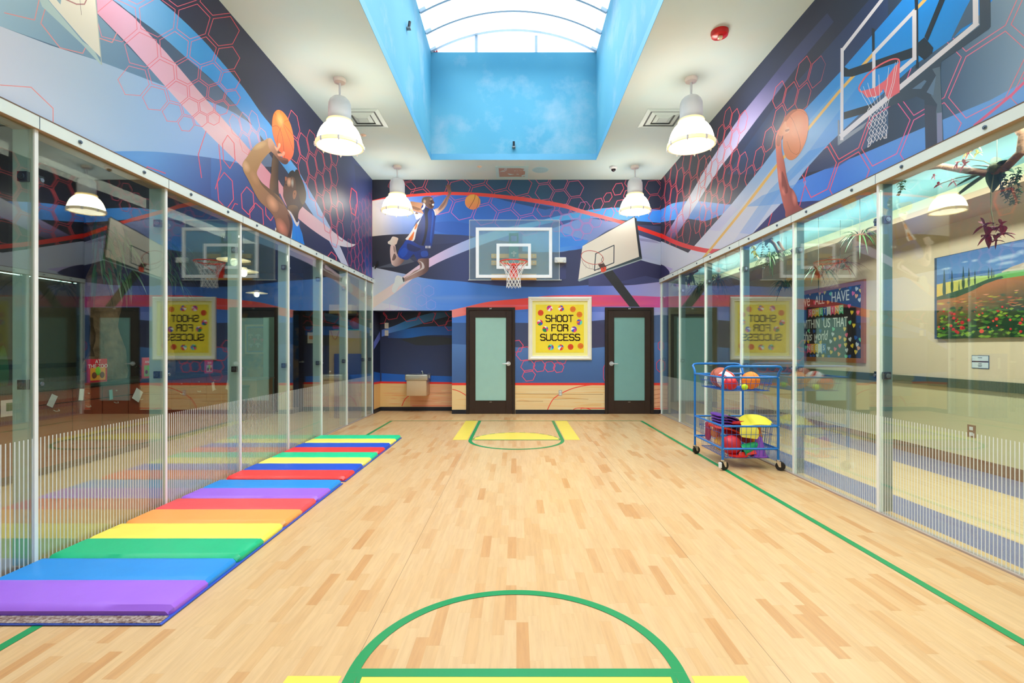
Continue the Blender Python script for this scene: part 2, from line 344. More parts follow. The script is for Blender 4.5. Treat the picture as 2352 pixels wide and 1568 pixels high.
# ---------------------------------------------------------------- glazed partitions
M_CLAMP = mat('black_clamp', (34, 42, 52), .35); M_SOCK = mat('clamp_bolt_metal', (120, 135, 150), .3, .8)
wn_ = 2
def partition(X, sg, posts, ylast, trim_no):
    global wn_
    # top rail: pale steel angle with hex bolts
    r = MB().box(*sorted((X-sg*.035, X+sg*.03)), Y0, YB, ZR-.078, ZR-.002)
    rail = S('trim_%d' % trim_no, r, mat('pale_green_rail', (236, 248, 244), .35))
    MB().box(*sorted((X-sg*.036, X+sg*.0)), Y0, YB, ZR-.002, ZR+.006).build('sealant_line', mat('brown_sealant', (120, 98, 84), .8), rail)
    MB().box(*sorted((X-sg*.033, X+sg*.12)), Y0, YB, ZR-.081, ZR-.078).build('rail_underside', mat('tan_underside', (168, 138, 108), .7), rail)
    allp = list(posts); prev = Y0
    for y in allp:
        for dy in (-.28, .28):
            if y+dy > YB or y+dy < .5: continue
            b = MB(); x = X-sg*.035
            b.cyl((x, y+dy, ZR-.04), (x-sg*.008, y+dy, ZR-.04), .013, n=12); b.cyl((x-sg*.008, y+dy, ZR-.04), (x-sg*.014, y+dy, ZR-.04), .008, n=6)
            b.build('bolt', M_SOCK, rail)
        MB().box(X-sg*.037, X-sg*.0352, y-.0015, y+.0015, ZR-.078, ZR-.002).build('rail_joint', M_SOCK, rail)
    S('trim_%d' % (trim_no+1), MB().box(*sorted((X-sg*.03, X+sg*.03)), Y0, ylast, 0, .012), mat('floor_channel', (178, 160, 150), .4))
    edges = [Y0]+allp+([ylast] if ylast > allp[-1]+.05 else [])
    for i in range(len(edges)-1):
        a, b = edges[i], edges[i+1]
        W = thing('window_%d' % wn_, None, None, (X, (a+b)/2, 0), kind='structure'); wn_ += 1
        MB().box(X-.006, X+.006, a+.013, b-.013, .012, ZR-.078).build('pane', M_GLASS, W)
        MB().box(X-.016, X+.016, b-.012, b+.012, .012, ZR-.078).build('joint_strip', mat('pale_aluminium_strip', (246, 250, 248), .35), W)
        if b < ylast-.02 or True:
            xa, xb = sorted((X+sg*.014, X+sg*(.125 if sg < 0 else .10)))
            MB().box(xa, xb, b-.006, b+.006, .012, ZR-.08).build('glass_fin', M_FIN if sg < 0 else M_FIN_R, W)
            for z in (1.12, 2.385):
                k_ = MB(); xa, xb = sorted((X+sg*.012, X+sg*.072)); k_.rbox(xa, xb, b-.034, b-.0065, z-.03, z+.03, .004)
                o = k_.build('clamp', M_CLAMP, W)
                q = MB(); xm = X+sg*.042; q.cyl((xm, b-.034, z), (xm, b-.042, z), .018, n=16); q.cyl((xm, b-.042, z), (xm, b-.046, z), .009, n=6)
                q.build('clamp_bolt', M_SOCK, o)
                k_ = MB(); x0_ = X+sg*.0065; xa, xb = sorted((x0_, x0_+sg*.03)); k_.rbox(xa, xb, b-.095, b-.036, z-.03, z+.03, .004) if False else k_.rbox(xa, xb, b+.014, b+.075, z-.03, z+.03, .004)
                o = k_.build('clamp', M_CLAMP, W)
                q = MB(); q.cyl((X-sg*.0062, b+.045, z), (X-sg*.011, b+.045, z), .012, n=16)
                q.build('clamp_bolt', M_SOCK, o)
partition(XL, -1, [.80, 1.92, 3.04, 4.17, 5.30, 6.42, 7.52, 8.64, 9.72], YB-.0, 4)
partition(XR, 1, [.35, 1.59, 2.82, 4.05, 5.29, 6.53, 7.77, 9.0, 10.12], YB-.0, 6)
# sliver of wall behind the right corner so the court closes onto the hallway
S('trim_9', MB().box(XR+.0, 3.12, YB+.12, YB+.3, 0, 2.76), mat('cream_corner_trim', (214, 208, 170), .5))
# ---------------------------------------------------------------- doors, base
S('baseboard_back', MB().box(AX1, -1.03, YB-.012, YB, 0, .085).box(-.02, 1.81, YB-.012, YB, 0, .085).box(2.815, XR, YB-.012, YB, 0, .085), M_VINYL)
S('baseboard_alcove', MB().box(AX0, AX1, AY-.012, AY, 0, .085).box(AX0, AX0+.012, YB, AY-.012, 0, .085), M_VINYL)
M_DGL = mat('frosted_green_door_glass', (160, 205, 196), .22, spec=.6)
M_DGL2 = mat('frosted_teal_door_glass', (126, 176, 174), .22, spec=.6)
def text_mesh(s, size, name, m, parent, M, depth=.0008, align='CENTER', shear=0, fit=None):
    cu = bpy.data.curves.new(name, 'FONT'); cu.body = s; cu.size = size; cu.align_x = align; cu.align_y = 'CENTER'; cu.extrude = depth; cu.shear = shear; cu.resolution_u = 3
    o = bpy.data.objects.new(name, cu); COL.objects.link(o); bpy.context.view_layer.update()
    dg = bpy.context.evaluated_depsgraph_get(); me = bpy.data.meshes.new_from_object(o.evaluated_get(dg))
    bpy.data.objects.remove(o)
    if fit:
        xs = [v.co.x for v in me.vertices]; ys = [v.co.y for v in me.vertices]; a_, b_ = fit[0]/(max(xs)-min(xs)), fit[1]/(max(ys)-min(ys)); me.transform(Matrix.Diagonal((a_, b_, 1, 1)) @ Matrix.Translation((-(max(xs)+min(xs))/2, -(max(ys)+min(ys))/2, 0)))
    me.transform(M); me.materials.clear(); me.materials.append(m)
    o = bpy.data.objects.new(name, me); COL.objects.link(o)
    if parent: o.parent = parent; o.matrix_parent_inverse = Matrix.Translation(-Vector(parent.location))
    return o
MBACK = lambda x, y, z: Matrix.Translation((x, y, z)) @ Matrix.Rotation(R(90), 4, 'X')
def door(n, x0, x1, hside, num, mg):
    D = thing('door_%d' % n, None, None, ((x0+x1)/2, YB, 0), kind='structure')
    zt = 2.18; y = YB; fw = .055
    f = MB().box(x0, x0+fw, y-.03, y, 0, zt).box(x1-fw, x1, y-.03, y, 0, zt).box(x0+fw, x1-fw, y-.03, y, zt-fw, zt)
    f.box(x0+fw, x0+fw+.012, y-.022, y, 0, zt-fw).box(x1-fw-.012, x1-fw, y-.022, y, 0, zt-fw).box(x0+fw+.012, x1-fw-.012, y-.022, y, zt-fw-.012, zt-fw)
    f.build('door_frame', M_DKWOOD, D, bevel=.003)
    a, b = x0+fw+.014, x1-fw-.014; gx0, gx1 = x0+.19, x1-.185; g0, g1 = .275, 1.975; ya = y-.016
    lf = MB().box(a, gx0, ya, y, .006, zt-fw-.014).box(gx1, b, ya, y, .006, zt-fw-.014).box(gx0, gx1, ya, y, .006, g0).box(gx0, gx1, ya, y, g1, zt-fw-.014)
    leaf = lf.build('door_leaf', mat('dark_brown_leaf', (50, 31, 24), .42, var=.12), D, bevel=.002)
    MB().box(gx0-.012, gx0, ya-.006, ya, g0-.012, g1+.012).box(gx1, gx1+.012, ya-.006, ya, g0-.012, g1+.012).box(gx0, gx1, ya-.006, ya, g0-.012, g0).box(gx0, gx1, ya-.006, ya, g1, g1+.012).build('glazing_bead', M_DKWOOD, D)
    MB().box(gx0, gx1, y-.010, y-.002, g0, g1).build('frosted_pane', mg, D)
    hx = x1-.135 if hside > 0 else x0+.135; hz = 1.03; s = -hside
    h = MB(); h.cyl((hx, ya, hz), (hx, ya-.012, hz), .045, n=24); h.cyl((hx, ya-.012, hz), (hx, ya-.05, hz), .014)
    h.tube([(hx, ya-.05, hz), (hx+s*.03, ya-.056, hz), (hx+s*.10, ya-.05, hz-.003), (hx+s*.125, ya-.044, hz-.004)], [.014, .012, .011, .009], 10)
    h.build('door_handle', mat('satin_nickel', (222, 226, 232), .28, .7), D, smooth=True)
    MB().box(hx+.04*hside*1.0-.003, hx+.04*hside+.003, ya-.0012, ya, hz-.05, hz+.05) if False else None
    MB().box((x0+x1)/2-.05, (x0+x1)/2+.05, y-.033, y-.03, zt-.044, zt-.008).build('number_plate', mat('black_number_plate', (16, 14, 16), .4), D)
    text_mesh(num, .036, 'door_number', M_WHITE, D, MBACK((x0+x1)/2, y-.0335, zt-.026))
    MB().box((x0+x1)/2-.025, (x0+x1)/2+.025, ya-.0015, ya, g0-.035, g0-.028).build('maker_plate', M_STEEL, D)
    for z in (.25, 1.1, 1.95):
        xx = x0+fw if hside > 0 else x1-fw
        MB().cyl((xx, y-.036, z-.05), (xx, y-.036, z+.05), .007, n=10).build('hinge', M_DKWOOD, D)
door(1, -1.027, -.027, 1, '207', M_DGL)
door(2, 1.8125, 2.8125, -1, '208', M_DGL2)
# ================================================================ PRINTED WALL MURALS
k = NB('printed_mural'); a = k.n('ShaderNodeAttribute', attribute_name='ink'); k.l(a.outputs['Color'], k.b.inputs['Base Color'])
k.b.inputs['Roughness'].default_value = .42; k.b.inputs['Specular IOR Level'].default_value = .45; M_INK = k.m
import numpy as np, time
def inside(poly, P):      # winding test, all points at once
    n = len(poly); wn_ = np.zeros(len(P), int); X, Y = P[:, 0], P[:, 1]
    for i in range(n):
        x0, y0 = poly[i]; x1, y1 = poly[(i+1) % n]
        if y0 == y1: continue
        c = (x1-x0)*(Y-y0)-(X-x0)*(y1-y0)
        if y1 > y0: wn_ += ((Y >= y0) & (Y < y1) & (c > 0))
        else: wn_ -= ((Y >= y1) & (Y < y0) & (c < 0))
    return wn_ != 0
def ink_mesh(name, shapes, region, to3, parent, step=0, gain=1.3):
    """one flat printed sheet: overlapping coloured outlines are cut into one mesh, each face gets the mixed ink of the outlines over it"""
    vs = []; ed = []
    bb = (min(p[0] for p in region), max(p[0] for p in region), min(p[1] for p in region), max(p[1] for p in region)) if region else None
    use = []
    for s in ([(region,)] if region else [])+list(shapes):
        q = s[0]; xs = [p[0] for p in q]; ys = [p[1] for p in q]
        if bb and (max(xs) < bb[0] or min(xs) > bb[1] or max(ys) < bb[2] or min(ys) > bb[3]): continue
        use.append(s); o = len(vs); n = len(q)
        vs.extend(Vector((float(x), float(y))) for x, y in q); ed.extend((o+i, o+(i+1) % n) for i in range(n))
    if region: use = use[1:]
    if step and region:
        x = bb[0]
        while x < bb[1]:
            y = bb[2]
            while y < bb[3]: vs.append(Vector((x+.37, y+.53))); y += step
            x += step
    r = delaunay_2d_cdt(vs, ed, [], 0, 1e-4, False)
    V, Fs = np.array([(v.x, v.y) for v in r[0]]), np.array(r[2]); C = V[Fs].mean(1)
    if region: Fs = Fs[inside(region, C)]
    P = V[Fs]; C = P.mean(1); col = np.tile(np.array([40., 45, 80]), (len(Fs), 3, 1)); cov = np.zeros(len(Fs), bool)
    for s in use:
        q = s[0]; xs = [p[0] for p in q]; ys = [p[1] for p in q]
        c = np.nonzero((C[:, 0] > min(xs)) & (C[:, 0] < max(xs)) & (C[:, 1] > min(ys)) & (C[:, 1] < max(ys)))[0]
        if not len(c): continue
        c = c[inside(q, C[c])]; a_ = s[2] if len(s) > 2 else 1
        if a_ == 1: cov[c] = True
        for i in c:
            for t_ in range(3):
                k_ = s[1](P[i, t_, 0], P[i, t_, 1]) if callable(s[1]) else s[1]
                col[i, t_] = col[i, t_]*(1-a_)+np.array(k_)*a_
    if not region: Fs = Fs[cov]; col = col[cov]
    used, inv = np.unique(Fs, return_inverse=True); inv = inv.reshape(Fs.shape)
    me = bpy.data.meshes.new(name); me.from_pydata([to3(*V[u]) for u in used], [], inv.tolist())
    c = np.clip(col, 0, 255)/255; c = np.where(c <= .04045, c/12.92, ((c+.055)/1.055)**2.4)
    mx_ = c.max(2, keepdims=True); c = c*np.minimum(1+(gain-1)*np.clip((mx_-.05)/.2, 0, 1)-.12*np.clip((.09-mx_)/.06, 0, 1), .86/np.maximum(mx_, .01))
    ca = me.color_attributes.new('ink', 'FLOAT_COLOR', 'CORNER')
    ca.data.foreach_set('color', np.concatenate([c, np.ones((len(Fs), 3, 1))], 2).ravel())
    me.materials.append(M_INK); o = bpy.data.objects.new(name, me); COL.objects.link(o)
    if parent: o.parent = parent
    return o
def T(cr, pts): return [(cr[0]+u/cr[2], cr[1]+v/cr[2]) for u, v in pts]
def sm(pts, n=5, closed=True):       # Catmull-Rom through the points
    out = []; N = len(pts); rng = N if closed else N-1
    for i in range(rng):
        p0, p1, p2, p3 = (pts[(i-1) % N], pts[i], pts[(i+1) % N], pts[(i+2) % N]) if closed else (pts[max(i-1, 0)], pts[i], pts[i+1], pts[min(i+2, N-1)])
        for j in range(n):
            t_ = j/n; t2 = t_*t_; t3 = t2*t_
            out.append(tuple(.5*((2*p1[a_])+(-p0[a_]+p2[a_])*t_+(2*p0[a_]-5*p1[a_]+4*p2[a_]-p3[a_])*t2+(-p0[a_]+3*p1[a_]-3*p2[a_]+p3[a_])*t3) for a_ in (0, 1)))
    if not closed: out.append(pts[-1])
    return out
def strip(up, lo, n=5): return sm(up, n, False)+list(reversed(sm(lo, n, False)))
def gx(*st):       # ink changing along the sheet
    def f(x, y, st=st, ax=0):
        v = x
        if v <= st[0][0]: return st[0][1]
        for (a0, c0), (a1, c1) in zip(st, st[1:]):
            if v <= a1: t_ = (v-a0)/(a1-a0); return tuple(c0[i]*(1-t_)+c1[i]*t_ for i in range(3))
        return st[-1][1]
    return f
def gy(*st):
    g_ = gx(*st); return lambda x, y: g_(y, 0)
def g2(p0, c0, p1, c1):
    dx, dy = p1[0]-p0[0], p1[1]-p0[1]; L = dx*dx+dy*dy
    def f(x, y):
        t_ = max(0, min(1, ((x-p0[0])*dx+(y-p0[1])*dy)/L)); return tuple(c0[i]*(1-t_)+c1[i]*t_ for i in range(3))
    return f
def line(pts, w_, col, al_=1, closed=False):
    out = []; N = len(pts)
    for i in range(N if closed else N-1):
        (x0, y0), (x1, y1) = pts[i], pts[(i+1) % N]; dx, dy = x1-x0, y1-y0; L = math.hypot(dx, dy) or 1; nx, ny = -dy/L*w_/2, dx/L*w_/2; ex, ey = dx/L*w_*.25, dy/L*w_*.25
        out.append(([(x0-ex+nx, y0-ey+ny), (x1+ex+nx, y1+ey+ny), (x1+ex-nx, y1+ey-ny), (x0-ex-nx, y0-ey-ny)], col, al_))
    return out
def stroke(pts, w_, col, al_=1):
    L = []; Rr = []
    for i, p in enumerate(pts):
        a_ = pts[max(i-1, 0)]; b_ = pts[min(i+1, len(pts)-1)]; dx, dy = b_[0]-a_[0], b_[1]-a_[1]; l = math.hypot(dx, dy) or 1
        q = w_[i] if isinstance(w_, (list, tuple)) else w_
        L.append((p[0]-dy/l*q/2, p[1]+dx/l*q/2)); Rr.append((p[0]+dy/l*q/2, p[1]-dx/l*q/2))
    return (L+Rr[::-1], col, al_)
def hexp(cx, cy, rx, ry, rot=0, flat=False):
    P = []
    for k_ in range(6):
        a_ = R(60*k_+(0 if flat else 90)); x, y = math.cos(a_)*rx, math.sin(a_)*ry; c_, s_ = math.cos(R(rot)), math.sin(R(rot)); P.append((cx+x*c_-y*s_, cy+x*s_+y*c_))
    return P
def hexes(lst, w_, col, al_=1, cr=(0, 0, 1), flat=False, sc_=1):
    out = []
    for h in lst:
        cx, cy, rx, ry = h[:4]; rot = h[4] if len(h) > 4 else 0
        out += line(T(cr, hexp(cx, cy, rx*sc_, ry*sc_, rot, flat)), w_, col, al_, True)
    return out
def honey(o, a, b, zone, w_, col, al_=1, warp=None, gap=.9, N=40):
    n = [a, b, (b[0]-a[0], b[1]-a[1]), (-a[0], -a[1]), (-b[0], -b[1]), (a[0]-b[0], a[1]-b[1])]; warp = warp or (lambda x, y: (x, y)); out = []
    ver = [((n[i][0]+n[(i+1) % 6][0])/3*gap, (n[i][1]+n[(i+1) % 6][1])/3*gap) for i in range(6)]
    cells = [(o[0]+i*a[0]+j*b[0], o[1]+i*a[1]+j*b[1]) for i in range(-2*N, 2*N+1) for j in range(-N, N+1)]
    C = np.array([warp(*c) for c in cells])
    for c, k_ in zip(cells, inside(zone, C)):
        if k_: out += line([warp(c[0]+v[0], c[1]+v[1]) for v in ver], w_*.82, col, al_*.9, True)
    return out
def wallwarp(X):      # metres along the side wall and up -> sheet coordinates
    return lambda y, z: (VX+F*X/max(y, .5), VY-(z-H)*F/max(y, .5))
def soft(cx, cy, rx, ry, col, al_, n=7, rot=0):
    out = []
    for i in range(n):
        q = 1-i/n; c_, s_ = math.cos(R(rot)), math.sin(R(rot))
        out.append(([(cx+math.cos(2*PI*j/20)*rx*q*c_-math.sin(2*PI*j/20)*ry*q*s_, cy+math.cos(2*PI*j/20)*rx*q*s_+math.sin(2*PI*j/20)*ry*q*c_) for j in range(20)], col, al_/n*1.6))
    return out
RED = (244, 66, 52); HX = (226, 72, 88)
C1 = (0, 0, 3.92); C2 = (500, 0, 3.92); C3 = (500, 300, 3.92); C4 = (840, 360, 4.612); C5 = (1200, 360, 4.612); C6 = (1440, 0, 3.92); C7 = (1840, 0, 3.92)
C8 = (1500, 250, 3.92); D4 = (840, 680, 4.9); D5 = (1180, 660, 4.9); P7 = (860, 400, 5.225); P8 = (540, 230, 4.478)

# ---------------------------------------------------------------- back wall print
sh = []
W_ = [(850, 405), (1524, 405), (1524, 955), (850, 955)]
sh.append((W_, (58, 64, 100)))
sh.append(([(850, 405), (1524, 405), (1524, 520), (850, 470)], gx((860, (38, 40, 54)), (960, (38, 48, 72)), (1090, (44, 78, 112)), (1240, (50, 84, 112)), (1340, (40, 58, 88)), (1400, (46, 54, 72)), (1518, (40, 48, 72)))))
arcU = T(C4, [(60, 463), (230, 425), (430, 402), (700, 378), (900, 372), (1200, 382), (1500, 408), (1800, 445), (2100, 500)])+T(C5, [(600, 549), (1000, 660), (1230, 732), (1470, 815), (1500, 828)])
arcL = T(C4, [(60, 468), (230, 440), (430, 426), (700, 410), (900, 404), (1200, 418), (1500, 448), (1800, 490), (2100, 542)])+T(C5, [(600, 592), (1000, 698), (1230, 775), (1470, 858), (1500, 872)])
sh.append((sm(arcL, 4, False)+[(1524, 560), (1524, 600), (1360, 575), (1200, 560), (1090, 543), (1020, 538), (960, 537), (900, 539), (850, 543)], gx((858, (206, 198, 190)), (888, (180, 180, 196)), (915, (120, 140, 192)), (975, (62, 104, 186)), (1050, (44, 96, 180)), (1130, (52, 102, 184)), (1240, (60, 100, 170)), (1340, (60, 80, 130)), (1524, (56, 68, 108)))))
sh.append((T(C4, [(1300, 415), (1700, 470), (2000, 540), (1900, 560), (1500, 470)]), (40, 62, 96), .6))
sh.append((sm([(985, 515), (1040, 508), (1110, 520), (1190, 525), (1130, 545), (1050, 540), (1000, 530)]), (44, 84, 168), .7))
# dark wedge under the cream area, then the lighter lower-left field and the lower blue field
sh.append((strip([(850, 543), (900, 538.5), (960, 537), (1020, 538), (1090, 543), (1200, 565), (1300, 590)], [(850, 612), (930, 629), (985, 640), (1060, 646), (1150, 655), (1200, 650), (1300, 640)]), gx((858, (56, 58, 72)), (960, (52, 58, 84)), (1040, (56, 66, 110)), (1150, (66, 70, 120)), (1250, (62, 68, 112)))))
sh.append((T(C4, [(110, 1175), (560, 1040), (700, 1030), (560, 1100), (300, 1170)]), (92, 100, 118), .8))
sh.append((T(C4, [(420, 1040), (700, 930), (1100, 900), (1040, 960), (800, 1100), (600, 1180)]), (46, 52, 88), .6))
sh.append((strip([(850, 612), (930, 629), (985, 640), (1060, 646), (1150, 656), (1250, 659), (1330, 656), (1420, 650), (1524, 644)], [(850, 720), (930, 722), (985, 722), (1060, 716), (1150, 716), (1250, 716), (1330, 716), (1420, 716), (1524, 716)]), gx((858, (216, 224, 240)), (900, (196, 206, 236)), (950, (128, 158, 218)), (1010, (70, 122, 204)), (1100, (62, 110, 188)), (1250, (58, 98, 172)), (1360, (78, 102, 180)), (1440, (132, 138, 208)), (1524, (170, 166, 220)))))
sh.append((T(D4, [(60, 0), (60, 150), (540, 158), (300, 100), (120, 60)]), (200, 190, 200), .5))
# right part: light fields and cyan band
sh.append((strip(T(C5, [(250, 780), (400, 730), (600, 660), (750, 655), (900, 680), (1060, 700)]), T(C5, [(250, 1000), (400, 1010), (600, 960), (750, 880), (900, 780), (1060, 720)])), g2((1260, 520), (120, 170, 230), (1380, 560), (128, 140, 196)), .75))
sh.append((strip(T(C5, [(0, 820), (180, 800), (400, 800), (560, 850), (660, 880)]), T(C5, [(0, 1000), (180, 1010), (400, 1000), (560, 985), (640, 965)])), gx((1200, (110, 170, 226)), (1290, (80, 150, 226)), (1335, (58, 112, 200)))))
sh.append((strip(T(C5, [(400, 850), (560, 870), (700, 885)]), T(C5, [(400, 960), (560, 940), (650, 960)])), (66, 140, 230)))
sh.append((T(C5, [(200, 1130), (420, 1080), (470, 1130), (400, 1180), (300, 1150)]), (104, 92, 104), .5))
sh.append((strip([(1180, 519), (1240, 506), (1290, 494), (1330, 485), (1400, 477), (1450, 478), (1524, 482)], [(1180, 536), (1240, 517), (1290, 507), (1330, 503), (1370, 501), (1417, 504), (1524, 512)]), gx((1180, (140, 196, 240)), (1260, (96, 180, 240)), (1340, (84, 172, 236)), (1420, (66, 138, 214)), (1524, (48, 120, 206)))))
# streak of light rising to the right
sh.append((strip([(850, 686), (905, 650), (985, 594), (1080, 548), (1180, 518.5)], [(850, 712), (905, 674), (985, 614), (1080, 572), (1180, 536)]), gx((855, (240, 222, 214)), (930, (232, 206, 212)), (990, (214, 184, 218)), (1060, (176, 188, 236)), (1180, (160, 206, 246))), .95))
sh.append((T(C5, [(1100, 770), (1240, 830), (1524, 925), (1524, 1170), (1240, 1090), (1000, 1010)]), g2((1440, 535), (120, 126, 184), (1500, 580), (196, 208, 238)), .95))
sh.append((T(C5, [(1240, 860), (1380, 880), (1470, 920), (1250, 890)]), (100, 100, 150), .5))
sh.append((T(C5, [(700, 1230), (1060, 1130), (1160, 1090), (1240, 1095), (1470, 1150), (1500, 1320), (1200, 1355), (1000, 1365), (700, 1370)]), g2((1360, 620), (70, 74, 118), (1500, 620), (52, 54, 96))))
sh.append((T(C5, [(1000, 1330), (1300, 1260), (1470, 1300), (1470, 1322), (1200, 1355)]), (66, 74, 124), .7))
# hexagon net
hc = gx((860, (190, 60, 66)), (960, (200, 62, 74)), (1060, (222, 74, 110)), (1180, (214, 84, 130)), (1300, (206, 80, 116)), (1518, (198, 74, 88)))
sh += honey((1053.6, 436), (50.3, 12), (9.8, 45.5), [(930, 395), (1222, 395), (1228, 470), (1222, 522), (1180, 540), (1100, 520), (1040, 512), (985, 480), (950, 455), (925, 440)], 1.5, gy((440, (206, 66, 84)), (470, (226, 84, 150)), (520, (236, 110, 190))), .9)
sh += honey((908, 424), (30, 9), (4, 30), [(885, 400), (935, 400), (945, 440), (900, 450), (885, 430)], 1.3, hc, .8)
sh += honey((1250, 441), (37, 15), (4, 38), [(1236, 400), (1350, 400), (1352, 468), (1290, 478), (1262, 512), (1236, 500)], 1.5, hc, .9)
sh += honey((1300, 505), (24, 10), (3, 25), [(1270, 484), (1352, 470), (1372, 515), (1340, 548), (1285, 548), (1266, 510)], 1.3, (196, 96, 160), .9)
sh += honey((1500, 430), (33, 13), (4, 34), [(1474, 400), (1530, 400), (1530, 530), (1490, 530), (1478, 470)], 1.3, (190, 64, 80), .9)
sh += hexes([(1373, 470, 12, 17, 28), (1396, 453, 9, 13, 34), (1420, 434, 12, 16, 30), (1448, 418, 13, 15, 20), (1398, 492, 12, 17, 24), (1424, 472, 12, 15, 24), (1444, 448, 12, 14, 20)], 1.4, hc, .9)
sh += hexes([(930, 690, 13, 13), (955, 662, 13, 13), (968, 690, 13, 13), (945, 715, 13, 13), (905, 702, 12, 12), (985, 668, 13, 13), (990, 700, 12, 12), (890, 720, 12, 12)], 1, (186, 150, 214), .5)
sh.append((sm(arcU, 4, False)+sm(arcL, 4, False)[::-1], gx((860, (206, 60, 60)), (950, (240, 70, 58)), (1180, (246, 84, 74)), (1290, (250, 96, 92)), (1345, (252, 140, 146)), (1400, (250, 124, 130)), (1425, (244, 66, 52)), (1518, (246, 56, 44)))))
# lower fields
sh.append(([(850, 716), (1524, 716), (1524, 744), (1360, 738), (1260, 742), (1180, 741), (850, 741)], gx((1040, (62, 108, 184)), (1330, (66, 104, 184)), (1390, (128, 140, 210)), (1524, (176, 180, 226)))))
sh.append(([(850, 741), (1180, 741), (1260, 742), (1360, 737), (1524, 722), (1524, 785), (1360, 799), (1260, 801), (850, 780)], gx((1040, (52, 86, 140)), (1200, (60, 70, 104)), (1390, (62, 62, 96)), (1524, (70, 96, 142)))))
sh.append(([(850, 780), (1200, 798), (1260, 801), (1360, 799), (1524, 785), (1524, 880), (850, 880)], gy((790, (74, 110, 166)), (860, (58, 88, 138)))))
sh.append(([(850, 684), (1524, 684), (1524, 700), (850, 700)], (58, 98, 172), .0))
bu = T(D4, [(930, 163), (1125, 120), (1400, 60), (1830, 20)])+T(D5, [(400, 92), (880, 85), (1250, 88), (1680, 106)])
bl_ = T(D4, [(930, 164), (980, 242), (1125, 214), (1690, 155), (1830, 145)])+T(D5, [(400, 228), (880, 215), (1250, 215), (1680, 226)])
sh.append((sm(bu, 5, False)+bl_[::-1], gx((1035, (252, 150, 148)), (1066, (252, 138, 134)), (1072, (246, 108, 100)), (1150, (248, 80, 74)), (1280, (250, 78, 80)), (1380, (240, 96, 116)), (1450, (228, 96, 136)), (1518, (192, 74, 150)))))
sh += hexes([(1212.6, 840.6, 16.5, 15, -8), (1214.7, 862, 15.5, 14, -8), (1239, 840.6, 14.5, 14, -8), (1262.6, 841.6, 13, 13, -8), (1283, 843.6, 12.5, 12.5, -8), (1204, 812, 19, 17, -8), (1187, 795, 15, 15, -8), (1290, 825, 12, 12, -8)], 1.5, (224, 76, 104), 1, flat=True)
sh += hexes([(1518, 794, 7, 12), (1515, 840, 8, 14)], 1.4, (226, 60, 80))
sh += line([(1389, 875), (1386, 868), (1386, 845), (1389, 838)], 1.3, (226, 60, 80))
sh.append(([(850, 879), (1524, 879), (1524, 884.5), (850, 884.5)], (248, 58, 48)))
wd = lambda x, y: (228, 200, 150)
sh.append(([(850, 884.5), (1524, 884.5), (1524, 955), (850, 955)], gx((1040, (226, 196, 142)), (1500, (230, 204, 156)), (1503, (216, 150, 116)))))
for i in range(90):
    x0 = random.uniform(1035, 1385); y0 = random.uniform(886, 939); l_ = random.uniform(20, 130); h_ = random.uniform(.5, 2.6); d_ = random.choice([(206, 164, 104), (214, 178, 120), (240, 220, 176), (190, 146, 92)])
    sh.append((strip([(x0, y0), (x0+l_*.4, y0-h_), (x0+l_, y0+h_*.3)], [(x0, y0), (x0+l_*.5, y0+h_*.7), (x0+l_, y0+h_*.3)], 3), d_, .6))
for y0 in (895, 906, 915, 925, 934): sh.append(([(1502, y0), (1520, y0-3), (1520, y0-1.5), (1502, y0+1.2)], (176, 104, 74)))
for a_, b_ in (((1181, 904.5), (1385, 905.3)),): sh += line([a_, b_], .8, (128, 90, 56))
sh += line(T(D5, [(30, 1278), (330, 1280)]), .8, (140, 100, 60)); sh += line(T(D5, [(450, 1262), (640, 1250), (840, 1258)]), .8, (150, 110, 66))
sh.append(stroke(sm(T(D5, [(380, 1376), (410, 1310), (450, 1250), (520, 1200), (600, 1160), (700, 1125), (830, 1100), (960, 1092)]), 4, False), 1.9, RED))
sh.append(stroke(sm(T(D5, [(670, 1374), (700, 1360), (760, 1355), (820, 1360), (870, 1376)]), 4, False), 1.5, RED)); sh += line(T(D5, [(760, 1358), (1024, 1358)]), 1.9, RED); sh += line(T(D5, [(758, 1358), (758, 1378)]), 1.4, RED)
sh.append(stroke(sm(T(D4, [(975, 1048), (1030, 1062), (1080, 1085), (1128, 1115)]), 4, False), 1.7, RED))
sh += line([(1502, 938), (1518, 938)], 2.5, RED)
RB = [(853.5, 411.4), (1519.5, 411.4), (1519.5, 950), (1038, 950), (1038, 713.1), (853.5, 713.1)]
mb_ = ink_mesh('mural_print', sh, RB, lambda x, y: back(x, y, YB-.0015), wall_back, 24, 1.4)

# printed basketball player of the back wall
pl = []
SK = (120, 84, 72); SKL = (196, 160, 146); SKD = (66, 46, 44)
def PB(pts, col, al_=1, cr=P7, n=4): pl.append((sm(T(cr, pts), n), col, al_))
PB([(720, 425), (760, 405), (800, 360), (840, 300), (878, 250), (888, 228), (872, 190), (866, 165), (854, 150), (856, 135), (868, 138), (872, 128), (888, 122), (902, 128), (908, 140), (920, 150), (912, 158), (920, 190), (924, 215), (915, 240), (890, 300), (868, 365), (835, 415), (790, 455), (735, 490)], g2((1005, 490), SKL, (1035, 430), (104, 70, 62)))
PB([(790, 380), (838, 330), (868, 280), (850, 350), (810, 410), (760, 440)], (90, 64, 62), .5)
pl += soft(*T(P7, [(745, 450)])[0], 8, 9, (235, 210, 205), .6)
PB([(430, 330), (500, 335), (570, 345), (595, 370), (590, 410), (560, 425), (600, 415), (630, 405), (640, 420), (625, 450), (600, 455), (590, 475), (560, 465), (500, 450), (455, 430), (420, 400)], g2((945, 465), (150, 106, 76), (975, 485), (176, 134, 112)))
PB([(450, 380), (520, 400), (560, 420), (520, 435), (460, 410)], (92, 62, 46), .6)
